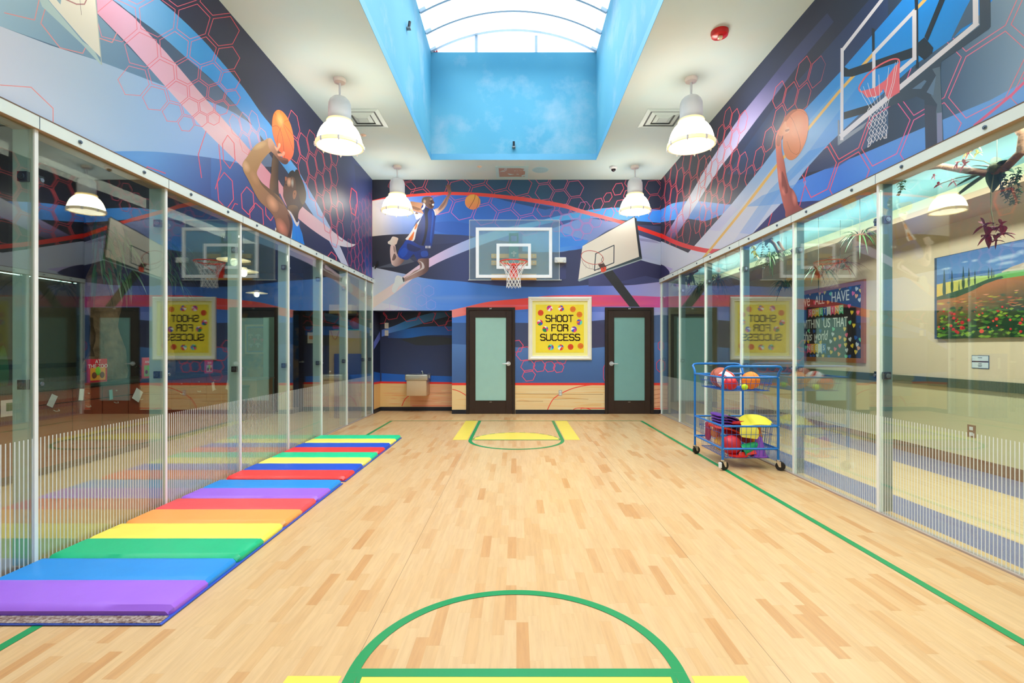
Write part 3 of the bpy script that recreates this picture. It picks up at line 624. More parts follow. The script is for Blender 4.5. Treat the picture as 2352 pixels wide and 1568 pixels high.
PB([(480, 450), (530, 465), (580, 480), (550, 520), (505, 545), (490, 510), (475, 470)], (226, 222, 224)); PB([(500, 455), (528, 470), (510, 478), (490, 472)], (104, 74, 60))
jer = [(560, 400), (600, 350), (625, 395), (655, 405), (705, 420), (728, 450), (738, 490), (730, 560), (722, 640), (715, 720), (700, 790), (690, 855), (660, 880), (600, 862), (520, 830), (460, 802), (375, 780), (400, 740), (440, 690), (480, 610), (510, 560), (560, 520), (590, 480), (580, 450)]
PB(jer, g2((935, 530), (42, 44, 76), (985, 520), (28, 56, 132)))
PB([(610, 400), (660, 420), (640, 470), (645, 600), (625, 740), (590, 860), (565, 850), (600, 720), (610, 560), (600, 470)], (38, 36, 48), .75)
PB([(690, 440), (715, 470), (705, 600), (690, 740), (680, 830), (665, 780), (680, 640), (690, 520)], (30, 84, 184), .7)
PB([(580, 480), (545, 560), (520, 620), (500, 700), (470, 800), (375, 782), (400, 745), (440, 690), (470, 640), (500, 600), (545, 545)], (234, 232, 236)); PB([(512, 590), (518, 620), (490, 665), (480, 650), (495, 605)], (244, 130, 64), 1, P7, 2); PB([(470, 690), (478, 700), (455, 790), (405, 786), (440, 735)], (244, 126, 60), 1, P7, 2)
PB([(590, 345), (612, 360), (605, 400), (580, 430), (565, 415), (585, 390)], (236, 236, 240)); PB([(705, 420), (722, 430), (742, 488), (728, 492), (720, 455)], (232, 234, 244))
# head
PB([(566, 320), (575, 290), (600, 272), (650, 266), (685, 275), (700, 295), (712, 325), (722, 345), (712, 355), (716, 375), (708, 400), (690, 415), (660, 412), (640, 400), (618, 380), (605, 355), (585, 345), (566, 340)], g2((968, 460), (112, 96, 92), (996, 466), (96, 66, 58)))
PB([(570, 325), (580, 290), (610, 274), (655, 270), (635, 290), (615, 315), (600, 340)], (86, 78, 76), .8); PB([(664, 330), (690, 320), (700, 350), (690, 400), (670, 390), (655, 360)], (70, 46, 42), .7)
pl += soft(*T(P7, [(602, 325)])[0], 3.4, 5, (196, 160, 130), .9); PB([(690, 360), (712, 354), (714, 372), (700, 378)], (240, 236, 232)); pl += soft(*T(P7, [(680, 300)])[0], 4, 3, (190, 164, 152), .6)
PB([(672, 318), (692, 312), (694, 318), (676, 324)], (34, 22, 22)); pl += soft(*T(P7, [(668, 345)])[0], 3, 3, (150, 112, 100), .6)
# legs, shorts, shoes
PB([(200, 850), (245, 850), (262, 920), (275, 960), (300, 975), (350, 1010), (352, 1040), (310, 1085), (262, 1106), (225, 1095), (203, 1065), (190, 980), (188, 900)], g2((900, 600), (212, 188, 186), (925, 605), (122, 92, 88)))
PB([(240, 950), (262, 990), (240, 1030), (212, 1030), (225, 975)], (74, 58, 60), .7); PB([(228, 860), (246, 870), (255, 920), (240, 940), (228, 900)], (92, 76, 80), .5)
PB([(512, 1030), (560, 1010), (645, 1000), (655, 1060), (652, 1130), (640, 1160), (600, 1195), (540, 1225), (470, 1250), (400, 1275), (360, 1290), (340, 1270), (355, 1245), (420, 1210), (480, 1160), (540, 1135), (545, 1090)], g2((950, 620), (158, 128, 122), (985, 620), (90, 66, 66)))
PB([(520, 1035), (560, 1060), (570, 1110), (545, 1140), (420, 1215), (370, 1250), (480, 1190), (560, 1150), (600, 1120), (580, 1060)], (212, 206, 208), .75)
PB([(382, 790), (450, 800), (540, 850), (600, 862), (635, 900), (655, 960), (645, 1005), (560, 1010), (525, 1020), (520, 1040), (490, 990), (465, 960), (410, 1020), (360, 1024), (300, 1000), (280, 960), (300, 900), (345, 840)], g2((918, 570), (24, 66, 168), (975, 590), (34, 48, 108)))
PB([(400, 830), (500, 870), (560, 900), (480, 930), (400, 900)], (40, 38, 66), .5); PB([(300, 940), (360, 880), (400, 930), (340, 1000)], (36, 84, 190), .6); PB([(560, 930), (630, 920), (640, 980), (570, 990)], (38, 84, 186), .6)
for u_ in (612, 628, 648, 662): PB([(u_, 858), (u_+9, 858), (u_+9, 888), (u_, 888)], (226, 226, 236), 1, P7, 1)
PB([(162, 810), (190, 790), (215, 750), (250, 752), (286, 770), (278, 800), (262, 840), (225, 848), (200, 850), (180, 838), (165, 835)], g2((895, 555), (238, 232, 226), (912, 555), (206, 186, 176)))
PB([(210, 1400), (218, 1340), (240, 1300), (250, 1240), (275, 1215), (310, 1222), (345, 1240), (358, 1270), (365, 1300), (320, 1325), (290, 1350), (270, 1385), (248, 1420), (228, 1418)], g2((905, 640), (244, 246, 246), (925, 650), (196, 204, 210)))
PB([(335, 1240), (352, 1242), (360, 1285), (348, 1290)], (66, 68, 74)); PB([(250, 1260), (320, 1250), (330, 1290), (260, 1340)], (216, 224, 226), .6)
# orange ball in flight
o_ = T(C4, [(1133, 478)])[0]; ball = [(o_[0]+17.8*math.cos(2*PI*i/36), o_[1]+17.6*math.sin(2*PI*i/36)) for i in range(36)]
player_b = ink_mesh('printed_player', pl, None, lambda x, y: back(x, y, YB-.003), wall_back)
pb2 = [(ball, g2((o_[0], o_[1]-16), (232, 170, 78), (o_[0], o_[1]+16), (226, 132, 88)))]
pb2.append(stroke(sm(T(C4, [(1160, 402), (1150, 450), (1110, 520), (1092, 550)]), 4, False), 1.0, (92, 60, 44))); pb2.append(stroke(sm(T(C4, [(1200, 430), (1190, 500), (1165, 556)]), 4, False), .8, (120, 76, 50)))
pb2.append(stroke(sm(T(C4, [(1060, 440), (1080, 420), (1110, 405), (1140, 400)]), 4, False), .9, (190, 140, 60)))
ink_mesh('printed_basketball', pb2, None, lambda x, y: back(x, y, YB-.003), wall_back)
# printed tilted hoop at the right of the back wall
h2 = []
def q5(pts, col, al_=1, cr=None): h2.append((T(cr or C5, pts), col, al_))
q5([(870, 1235), (945, 1200), (1245, 1580), (1245+190, 1580+95), (1437, 1600), (1437, 1590), (1110, 1560)], (56, 58, 64)) if False else None
h2.append(([(1385, 627), (1405, 618), (1470, 704.5), (1446, 704.5)], (58, 60, 66)))
q5([(1160, 640), (1208, 650), (1268, 1083), (1230, 1088), (1175, 660)], (40, 50, 62)); q5([(636, 942), (1190, 628), (1192, 642), (640, 950)], (60, 58, 62))
q5([(585, 1302), (1232, 1055), (1268, 1075), (1262, 1088), (600, 1318)], (64, 82, 90)); q5([(636, 945), (1185, 640), (1236, 1058), (592, 1300)], (238, 232, 220))
for a_ in (((772, 1028), (970, 936)), ((970, 936), (968, 1122)), ((968, 1122), (762, 1204)), ((762, 1204), (776, 1028))): h2 += line(T(C5, a_), 2.1, (46, 66, 78))
q5([(585, 1305), (1266, 1080), (1262, 1092), (600, 1320)], (150, 166, 172)); q5([(800, 1140), (860, 1125), (890, 1165), (885, 1200), (830, 1190)], (86, 62, 60)); q5([(832, 1175), (885, 1165), (888, 1205), (862, 1222), (832, 1222)], (236, 84, 60))
el = [T(C5, [(740+118*math.cos(2*PI*i/40)-14*math.sin(2*PI*i/40)*0, 1066+70*math.sin(2*PI*i/40)+18*math.cos(2*PI*i/40))])[0] for i in range(41)]
h2.append(stroke(el, 1.5, (176, 84, 78)))
h2.append(stroke(sm(T(C5, [(628, 1090), (650, 1140), (690, 1175), (760, 1192), (830, 1196)]), 4, False), .9, (120, 92, 96)))
h2.append(stroke(sm(T(C5, [(850, 1060), (838, 1100), (862, 1130), (850, 1170), (868, 1190)]), 4, False), 1.2, (96, 70, 70)))
for u_ in (665, 700, 735, 790): h2 += line(T(C5, [(u_, 1135), (u_+12, 1160), (u_+4, 1185)]), .6, (170, 150, 150))
ink_mesh('printed_hoop', h2, None, lambda x, y: back(x, y, YB-.0025), wall_back)
# ---------------------------------------------------------------- alcove print (rear and left cheek)
sh = []; A0 = [(800, 690), (1060, 690), (1060, 960), (800, 960)]
sh.append((A0, gy((715, (34, 40, 66)), (790, (46, 54, 88)), (860, (48, 60, 96)))))
sh.append((strip(T(D4, [(180, 380), (330, 330), (520, 250), (760, 185), (980, 165)]), T(D4, [(180, 455), (330, 410), (520, 345), (760, 270), (980, 215)])), gx((878, (96, 128, 206)), (930, (44, 110, 178)), (1040, (52, 78, 112)))))
sh.append((strip(T(D4, [(250, 420), (480, 365), (700, 340), (980, 340)]), T(D4, [(250, 470), (480, 470), (700, 440), (980, 440)])), gx((890, (42, 64, 120)), (940, (26, 92, 172)), (1040, (34, 76, 146)))))
sh.append((T(D4, [(400, 490), (620, 450), (860, 455), (980, 480), (980, 540), (760, 555), (560, 550)]), (54, 58, 62), .8))
sh.append((strip(T(D4, [(178, 865), (500, 885), (980, 902)]), T(D4, [(178, 965), (500, 965), (980, 970)])), (26, 84, 164)))
sh += hexes([(290, 180, 95, 90, -10), (500, 190, 110, 100, -10), (690, 220, 95, 95, -10), (850, 250, 90, 90, -10), (950, 330, 60, 60, -10), (160, 240, 80, 80, -10), (960, 180, 60, 60, -10)], 1.3, (196, 56, 84), .9, D4, True)
sh.append((T(D4, [(60, 958), (1060, 968), (1060, 990), (60, 980)]), (248, 50, 46))); sh.append((T(D4, [(60, 979), (500, 984), (500, 1300), (60, 1300)]), gx((878, (222, 186, 124)), (940, (216, 180, 124))))); sh.append((T(D4, [(500, 984), (1060, 990), (1060, 1300), (500, 1300)]), (206, 152, 114)))
for i in range(50):
    x0 = random.uniform(876, 1035); y0 = random.uniform(884, 932); l_ = random.uniform(15, 60); h_ = random.uniform(.5, 2)
    sh.append((strip([(x0, y0), (x0+l_*.4, y0-h_), (x0+l_, y0)], [(x0, y0), (x0+l_*.5, y0+h_), (x0+l_, y0)], 3), random.choice([(196, 140, 90), (180, 122, 84), (230, 200, 146)]), .55))
sh.append(stroke(sm(T(D4, [(408, 1236), (425, 1190), (450, 1150), (485, 1122)]), 4, False), 1.8, RED)); sh += line(T(D4, [(525, 1234), (980, 1234)]), 1.3, (226, 90, 70)); sh += line(T(D4, [(720, 1088), (980, 1088)]), .7, (130, 80, 60))
ink_mesh('mural_print', sh, [(873, 705), (1046, 705), (1046, 943), (873, 943)], lambda x, y: back(x, y, AY-.001), wall_alc, 30, 1.5)
def s3(x, y, X): return side(x, y, X)
sh = [([(850, 690), (880, 690), (880, 960), (850, 960)], (30, 36, 62)), (T(D4, [(88, 520), (176, 370), (180, 455), (88, 605)]), (96, 108, 186)), (T(D4, [(88, 850), (180, 866), (180, 960), (88, 970)]), (26, 84, 164)), (T(D4, [(88, 970), (180, 955), (180, 978), (88, 995)]), (248, 50, 46)), (T(D4, [(80, 996), (180, 978), (180, 1300), (80, 1300)]), (214, 172, 110))]
al_cheek = ink_mesh('mural_print', sh, [(858.6, 713.5), (873.2, 718), (873.2, 943), (858.6, 949.5)], lambda x, y: s3(x, y, AX0+.001), wall_alc)

# ---------------------------------------------------------------- left wall print
sh = []; BIG = [(-760, -700), (856, -700), (856, 660), (-760, 660)]
sh.append((BIG, gx((0, (92, 118, 142)), (150, (70, 92, 122)), (300, (56, 72, 104)), (420, (42, 46, 76)), (560, (40, 44, 72)), (700, (44, 50, 84)), (800, (48, 56, 96)), (856, (52, 66, 120)))))
sh.append((T(C1, [(-3000, -800), (870, -200), (870, 120), (1500, 780), (850, 535), (0, 235), (-3000, -800)]), g2((0, 0), (140, 168, 184), (330, 190), (86, 118, 150)), .9))
sh.append((T(C1, [(870, 120), (1150, 100), (1440, 310), (1940, 750), (2200, 1040), (2500, 1500), (2350, 1500), (1500, 780)]), g2((260, 60), (66, 88, 112), (520, 330), (96, 116, 150)), .75))
# light field along the rail
sh.append((sm(T(C1, [(-3000, -1000), (0, 235), (850, 535), (1500, 780), (2000, 960), (2300, 1150), (2352, 1300)]), 3, False)+T(C1, [(2352, 1600), (2200, 1480), (1900, 1420), (1400, 1365), (970, 1365), (800, 1400), (-3000, 1400)]), gx((-100, (226, 224, 236)), (60, (204, 214, 234)), (200, (186, 208, 236)), (330, (160, 194, 236)), (440, (140, 176, 226)), (560, (104, 148, 214)))))
sh.append((sm(T(C1, [(600, 1400), (970, 1365), (1400, 1365), (1900, 1420), (2200, 1480), (2352, 1510), (2450, 1560)]), 3, False)+T(C1, [(2700, 1900), (2700, 2600), (600, 2600)]), g2((350, 340), (84, 134, 190), (520, 440), (50, 62, 118))))
sh.append((T(C3, [(-60, 245), (0, 258), (240, 302), (392, 330), (400, 560), (560, 1000), (400, 900), (-60, 600)]), g2((500, 330), (60, 110, 176), (600, 470), (44, 56, 108)), .8))
# blue band
bR = [(250, -80), (367, 0), (459, 84), (510, 143), (561, 204), (600, 260), (625, 292)]+T(C3, [(560, 120), (660, 270), (720, 350), (800, 490), (900, 660), (960, 770), (1040, 920), (1110, 1060), (1190, 1250)])
bL = [(130, -80), (260, 0), (293, 25), (367, 79), (434, 138), (495, 191), (561, 265), (600, 314)]+T(C3, [(480, 170), (560, 280), (640, 390), (720, 520), (790, 650), (880, 790), (950, 900), (1040, 1060), (1130, 1225)])
sh.append((sm(bR, 3, False)+sm(bL, 3, False)[::-1], g2((270, 0), (146, 192, 240), (480, 170), (62, 170, 246)) if False else (lambda x, y: gx((270, (150, 194, 240)), (380, (112, 184, 244)), (470, (50, 164, 246)), (560, (66, 156, 238)), (640, (62, 152, 232)), (700, (110, 164, 232)), (745, (172, 196, 238)), (790, (222, 222, 246)))(x, 0))))
# pink ribbon
pL = [(180, -60), (222, 0), (224, 31), (300, 108), (378, 196), (472, 301), (561, 388), (620, 450)]
pR = [(200, -60), (258, 0), (306, 38), (383, 122), (459, 212), (574, 344), (640, 420), (660, 440)]
sh.append((pL+pR[::-1], gx((222, (206, 150, 180)), (300, (222, 176, 206)), (380, (236, 184, 208)), (470, (244, 190, 206)), (560, (248, 184, 202)), (640, (250, 160, 184)))))
sh.append((T(C1, [(1480, 770), (1800, 930), (1930, 1080), (2352, 1500), (2200, 1520), (1850, 1180)]), (250, 212, 226), .45))
sh.append((sm(T(C3, [(540, 430), (600, 520), (760, 680), (850, 755), (1000, 875), (1100, 955), (1190, 1012), (1244, 1022)]), 4, False)+sm(T(C3, [(1244, 1022), (1215, 1042), (1170, 1048), (1100, 1035), (1000, 990), (850, 890), (720, 785), (620, 680), (560, 560)]), 4, False), gx((640, (250, 172, 192)), (700, (248, 196, 210)), (760, (244, 214, 226)), (800, (236, 236, 248)), (818, (238, 240, 250)))))
Cx, Cy = 2175/3.92, 1517/3.92
lpw = lambda th, ld: (Cx+math.exp(ld)*math.cos(th), Cy+math.exp(ld)*math.sin(th))
th0 = math.atan2(735-1517, 1210-2175); ld0 = math.log(1242/3.92)
sh += honey((th0, ld0), (0, .222), (.19, .111), T(C1, [(840, -300), (1030, 330), (1050, 600), (1060, 760), (1180, 860), (1390, 1000), (1540, 1100), (1650, 1190), (1780, 1140), (1900, 1130), (2040, 1060), (2150, 980), (2150, 200), (2060, -60), (1900, -300)]), 1.9, gx((150, (244, 140, 150)), (330, (244, 112, 132)), (460, (236, 84, 104)), (540, (220, 62, 76))), .85, lpw, .9, 13)
for pts in ([(40, 115), (312, 180), (365, -60)], [(415, 50), (368, 210), (540, 430), (745, 480), (768, 430)], [(0, 765), (280, 785), (478, 975), (478, 1180)], [(900, 345), (1010, 382), (1050, 300)], [(-400, 600), (0, 765)]): sh += line(T(C1, pts), 2.2, (246, 160, 164))
for pts in ([(1855, 1180), (1785, 1390), (1815, 1600)], [(1970, 1300), (1990, 1520), (1940, 1700)], [(1310, 1560), (1325, 1500), (1490, 1560)]): sh += line(T(C1, pts), 2, (246, 96, 122))
wl_ = wallwarp(XL); hl_ = gx((560, (246, 84, 106)), (680, (226, 72, 86)), (760, (206, 66, 84)), (850, (196, 56, 100)))
sh += honey((7.18, 3.98), (0, .335), (.29, .1675), T(C3, [(640, -90), (760, -60), (830, 60), (1060, 170), (1080, 460), (1030, 560), (1140, 720), (1160, 960), (1050, 980), (920, 820), (860, 640), (760, 480), (700, 330), (640, 200)]), 1.5, hl_, .9, wl_)
sh += honey((9.2, 3.4), (0, .24), (.208, .12), T(C3, [(1180, 700), (1240, 640), (1310, 620), (1400, 560), (1400, 1380), (1290, 1330), (1180, 1260), (1150, 1120), (1200, 960)]), 1.1, hl_, .7, wl_)
sh += honey((5.6, 3.9), (0, .22), (.19, .11), T(C3, [(120, 0), (200, -110), (330, -120), (460, -60), (440, 60), (330, 230), (230, 160), (160, 90)]), 1.4, (240, 100, 110), .75, wl_)
for u_, v_, a_, b_ in [(70, 540, 78, 165), (270, 630, 62, 125), (350, 780, 68, 130), (470, 700, 45, 110), (100, 190, 60, 150), (1030, 1180, 46, 90)]: sh += hexes([(u_, v_, a_, b_, -4)], 1.9, hl_, .9, C3, False)
for pts in ([(1205, 515), (1250, 555), (1258, 640), (1240, 765), (1205, 740), (1190, 640), (1205, 515)], [(110, 740), (155, 655), (180, 663)]): sh += line(T(C3, pts), 1.8, (220, 66, 84))
sh.append((T(C3, [(1230, 300), (1300, 330), (1395, 400), (1395, 1350), (1340, 1320), (1260, 700)]), gy((380, (44, 46, 66)), (560, (54, 60, 104)), (600, (52, 96, 186)), (640, (40, 100, 220))), .35))
# white printed board, top left
sh.append((T(C1, [(300, -150), (430, 0), (745, 375), (840, 440), (920, 585), (905, 580), (740, 400), (520, 190), (380, 60)]), (150, 172, 176))); sh.append((T(C1, [(150, -400), (850, -400), (862, 0), (905, 515), (740, 350), (480, 50), (440, 0)]), (238, 236, 226)))
sh += line(T(C1, [(840, -400), (862, 0), (915, 580)]), 2.2, (150, 160, 160)); sh.append((T(C1, [(500, -60), (560, -60), (545, 42), (510, 0)]), (120, 146, 160)))
sh += line(T(C1, [(580, -10), (690, 38), (760, 38), (778, 0), (772, -60)]), 3, (150, 110, 112)); sh += line(T(C1, [(720, 0), (733, 135)]), .8, (90, 80, 84))
RL = [(-755, 0), (856.5, 0)]
def lp(x, y): return side(x, y, XL+.0015)
dn = F*2.955/(1186+700); zt = lambda px, z: VY-(z-H)*F/(F*2.955/(VX-px))
RG = [(-700, zt(-700, ZC)), (855.1, zt(855.1, ZC)), (855.1, zt(855.1, ZR)), (-700, zt(-700, ZR))]
ink_mesh('mural_print', sh, RG, lp, wall_left, 34, 1.6)

pl = []
def PL(pts, col, al_=1, n=4): pl.append((sm(T(P8, pts), n), col, al_))
PL([(400, 540), (445, 600), (445, 780), (455, 980), (520, 1090), (440, 1000), (400, 960), (355, 910), (370, 760), (378, 640)], g2((620, 400), (122, 88, 60), (635, 400), (70, 52, 42)))
PL([(550, 780), (558, 745), (590, 722), (612, 735), (628, 713), (652, 722), (668, 770), (695, 830), (715, 890), (730, 960), (724, 1030), (700, 1085), (660, 1140), (645, 1210), (640, 1250), (580, 1200), (535, 1120), (530, 1080), (510, 1030), (495, 985), (497, 930), (494, 900), (506, 870), (510, 845), (512, 800), (530, 792)], g2((650, 430), (96, 62, 44), (700, 470), (66, 46, 36)))
PL([(545, 790), (556, 745), (590, 720), (612, 735), (628, 712), (652, 722), (668, 770), (695, 830), (715, 890), (730, 960), (724, 1030), (700, 1075), (672, 1040), (650, 960), (632, 930), (625, 860), (610, 800), (580, 785), (560, 800)], g2((670, 400), (44, 36, 34), (700, 470), (104, 82, 52)))
PL([(512, 790), (530, 790), (532, 815), (518, 830)], (150, 90, 70)); pl += soft(*T(P8, [(556, 840)])[0], 6, 12, (226, 180, 156), .8); pl += soft(*T(P8, [(590, 850)])[0], 3.5, 12, (176, 190, 196), .7)
PL([(520, 862), (536, 872), (520, 880)], (40, 26, 22)); PL([(498, 898), (520, 902), (518, 912), (497, 908)], (110, 56, 46))
PL([(600, 935), (625, 928), (632, 960), (620, 1005), (602, 1018), (592, 985)], (140, 90, 62)); PL([(606, 960), (618, 950), (614, 975)], (104, 66, 46))
PL([(565, 1080), (640, 1090), (650, 1160), (640, 1250), (600, 1200), (545, 1120)], g2((665, 480), (112, 80, 46), (680, 500), (60, 42, 32)))
# jersey
PL([(515, 1110), (545, 1128), (575, 1150), (605, 1200), (632, 1255), (655, 1245), (658, 1290), (690, 1370), (702, 1440), (710, 1520), (560, 1450), (578, 1350), (590, 1250), (570, 1185)], g2((672, 560), (46, 150, 236), (695, 540), (18, 116, 212)), 1, 2)
PL([(512, 1112), (545, 1128), (578, 1155), (612, 1215), (632, 1258), (650, 1250), (657, 1238), (658, 1262), (640, 1300), (612, 1262), (585, 1200), (560, 1155), (575, 1200), (592, 1260), (588, 1330), (578, 1450), (568, 1442), (572, 1330), (574, 1250), (552, 1175)], (240, 226, 226), 1, 2)
PL([(620, 1320), (640, 1380), (630, 1480), (615, 1480), (625, 1390)], (20, 96, 190), .6, 3); PL([(660, 1330), (680, 1420), (678, 1500), (664, 1495), (668, 1400)], (20, 96, 190), .6, 3)
PL([(412, 1310), (426, 1330), (426, 1372), (414, 1372)], (240, 226, 226), 1, 2)
# near arm, shoulder and side
PL([(350, 392), (300, 412), (225, 448), (170, 510), (125, 580), (88, 630), (76, 672), (90, 735), (130, 810), (170, 890), (215, 980), (262, 1050), (330, 1112), (390, 1185), (412, 1240), (424, 1310), (426, 1372), (500, 1420), (562, 1450), (578, 1350), (590, 1260), (572, 1190), (530, 1112), (490, 1040), (450, 990), (400, 950), (340, 900), (280, 850), (240, 795), (224, 745), (245, 690), (275, 630), (322, 570), (372, 525), (400, 520), (380, 450)], g2((560, 400), (158, 118, 76), (660, 520), (112, 70, 50)))
PL([(540, 1170), (590, 1250), (585, 1350), (562, 1450), (535, 1430), (560, 1330), (560, 1250)], (74, 40, 34), .85); PL([(230, 740), (262, 660), (330, 570), (300, 640), (262, 720), (280, 840), (400, 950), (500, 1080), (400, 1000), (280, 880), (240, 800)], (84, 60, 36), .6)
for u_, v_, a_, b_, c_ in ((385, 1060, 12, 22, (222, 160, 124)), (110, 680, 9, 16, (204, 164, 132)), (480, 1310, 12, 24, (216, 132, 112)), (250, 470, 18, 8, (190, 156, 104)), (200, 800, 8, 20, (176, 128, 92))): pl += soft(*T(P8, [(u_, v_)])[0], a_, b_, c_, .7, 7, -25)
# hand on the ball
hand = [(345, 395), (372, 395), (395, 430), (430, 488), (450, 520), (480, 545), (500, 555), (470, 560), (478, 585), (520, 600), (545, 615), (545, 645), (520, 660), (485, 650), (445, 612), (400, 555), (365, 520), (340, 460)]
def Bp(p): return T(P8, p)
bl2 = Bp([(380, 262), (384, 195), (400, 135), (432, 102), (472, 106), (512, 142), (552, 205), (582, 285), (600, 372), (607, 460), (600, 550), (574, 606), (542, 635), (498, 600), (440, 500), (402, 400), (383, 320)])
pl.insert(0, (sm(bl2, 4), lambda x, y: g2((640, 260), (250, 130, 60), (672, 370), (214, 92, 66))(x, y), 1))
ctr = (635, 300)
kk = 1
for pts in ([(405, 130), (440, 180), (480, 235), (510, 260), (570, 330), (606, 380)], [(470, 103), (470, 170), (490, 240), (540, 360), (600, 520)], [(384, 275), (415, 262), (445, 275), (470, 320), (490, 400), (500, 500), (512, 610)], [(556, 210), (520, 215), (490, 250), (450, 330), (430, 440)], ):
    pl.insert(kk, stroke(sm(Bp(pts), 4, False), 1.0, (100, 50, 44), .85)); kk += 1
for q_ in soft(*Bp([(462, 200)])[0], 9, 20, (255, 190, 120), .7, 7, -15): pl.insert(kk, q_); kk += 1
PL(hand, g2((625, 330), (176, 132, 106), (655, 370), (92, 56, 50)))
PL([(405, 470), (435, 488), (445, 450), (456, 440), (468, 455), (462, 485), (440, 515), (450, 535), (420, 510)], (196, 146, 120)); PL([(440, 545), (480, 548), (490, 530), (505, 528), (514, 545), (500, 572), (460, 578), (438, 565)], (190, 134, 112)); PL([(450, 580), (510, 595), (544, 606), (540, 618), (500, 615), (455, 600)], (120, 72, 62)); PL([(440, 520), (470, 540), (440, 548)], (70, 40, 36), .8)
ink_mesh('printed_player', pl, None, lambda x, y: side(x, y, XL+.003), wall_left, 0, 1.5)

# ---------------------------------------------------------------- right wall print
sh = []
sh.append(([(1515, -900), (3400, -900), (3400, 700), (1515, 700)], gx((1518, (44, 46, 66)), (1640, (44, 46, 70)), (1740, (42, 52, 88)), (1850, (38, 44, 74)), (2000, (34, 50, 76)), (2200, (72, 96, 124)), (2352, (120, 144, 166)), (2700, (150, 166, 180)))))
sh.append((T(C6, [(1300, 1000), (2050, 150), (2352, -200), (2352, 300), (1700, 900), (1150, 1568), (900, 1568)]), g2((1740, 300), (40, 62, 106), (2000, 40), (36, 60, 112)), .6))
# blue field by the rail, right
sh.append(([(1815, 422), (1850, 407), (1908, 383), (2000, 345), (2126, 291), (2274, 230), (2352, 188), (2700, 40), (3400, -200), (3400, 500), (1860, 640), (1780, 480)], gx((1820, (66, 120, 206)), (1920, (54, 106, 190)), (2050, (82, 136, 208)), (2200, (96, 150, 216)), (2352, (118, 166, 224)))))
sh.append((sm([(1700, 500), (1755, 474), (1842, 463), (1900, 460), (1960, 458)], 3, False)+[(1960, 640), (1600, 660)], (50, 54, 108)))
sh.append((T(C6, [(1750, 1250), (2000, 1080), (2352, 800), (2352, 1200), (1900, 1500), (1550, 1568)]), g2((1860, 350), (44, 58, 104), (2000, 300), (60, 88, 126)), .8))
# cyan band near the corner
sh.append((strip(T(C8, [(0, 905), (70, 905), (180, 850), (350, 828), (500, 840), (720, 860), (900, 830)]), T(C8, [(0, 1020), (70, 1020), (180, 1000), (270, 985), (400, 1000), (470, 1008), (600, 960), (800, 880)])), gx((1518, (58, 124, 202)), (1580, (92, 148, 226)), (1618, (56, 132, 220)), (1680, (130, 160, 228)))))
# lavender stripe
sh.append((sm([(1524, 548), (1560, 490), (1590, 440), (1620, 388), (1655, 335), (1700, 268), (1760, 194), (1830, 108), (1900, 30)], 3, False)+sm([(1915, 50), (1850, 128), (1795, 200), (1738, 274), (1685, 345), (1645, 398), (1604, 462), (1580, 500), (1545, 552)], 3, False), gy((60, (44, 56, 96)), (170, (62, 66, 114)), (250, (122, 116, 158)), (330, (156, 152, 190)), (420, (214, 216, 232)), (480, (214, 214, 236)), (520, (130, 118, 170)), (552, (58, 56, 92)))))
wr_ = wallwarp(XR); hrc = gx((1518, (176, 60, 72)), (1600, (222, 76, 76)), (1700, (236, 72, 84)), (1800, (170, 70, 80)))
sh += honey((9.0, 4.4), (0, .42), (.36, .21), T(C8, [(60, 560), (250, 440), (460, 380), (470, 600), (400, 700), (420, 860), (330, 960), (300, 1130), (240, 1240), (60, 1180)]), 1.3, hrc, .9, wr_)
sh += honey((7.2, 3.9), (0, .27), (.234, .135), T(C8, [(430, 520), (560, 380), (600, 120), (640, -20), (800, -60), (830, 120), (790, 240), (810, 500), (740, 640), (720, 760), (650, 900), (520, 1100), (440, 1160), (390, 1120), (400, 960), (420, 860), (430, 700)]), 1.3, hrc, .9, wr_)
sh += honey((5.6, 4.2), (0, .27), (.234, .135), T(C6, [(1090, 1568), (1120, 1330), (1280, 1130), (1300, 960), (1400, 780), (1640, 500), (1760, 520), (1720, 760), (1600, 960), (1400, 1130), (1280, 1400), (1180, 1568)])+T(C8, [(880, 640), (800, 720), (800, 560), (880, 400)]), 1.6, gx((1720, (236, 76, 90)), (1800, (230, 72, 80)), (1880, (206, 60, 80)), (1900, (110, 66, 88)), (2000, (90, 60, 84))), .9, wr_)
sh += honey((4.0, 3.5), (0, .44), (.43, .22), [(1852, 405), (1862, 350), (1930, 300), (2020, 240), (2150, 130), (2220, 60), (2352, -80), (2800, -300), (2800, 300), (2352, 260), (1900, 470), (1850, 470)], 2.5, gx((1850, (232, 64, 84)), (1960, (238, 84, 100)), (2080, (224, 84, 140)), (2180, (236, 104, 140)), (2352, (244, 126, 136))), .95, wr_, .92)
sh += line(T(C8, [(1095, 885), (1165, 825)]), 1.8, (236, 76, 120)); sh += line(T(C8, [(1085, 890), (1035, 1060)]), 1.8, (240, 70, 90)); sh += line(T(C8, [(1320, 870), (1375, 655), (1340, 590)]), 1.8, (240, 90, 130))
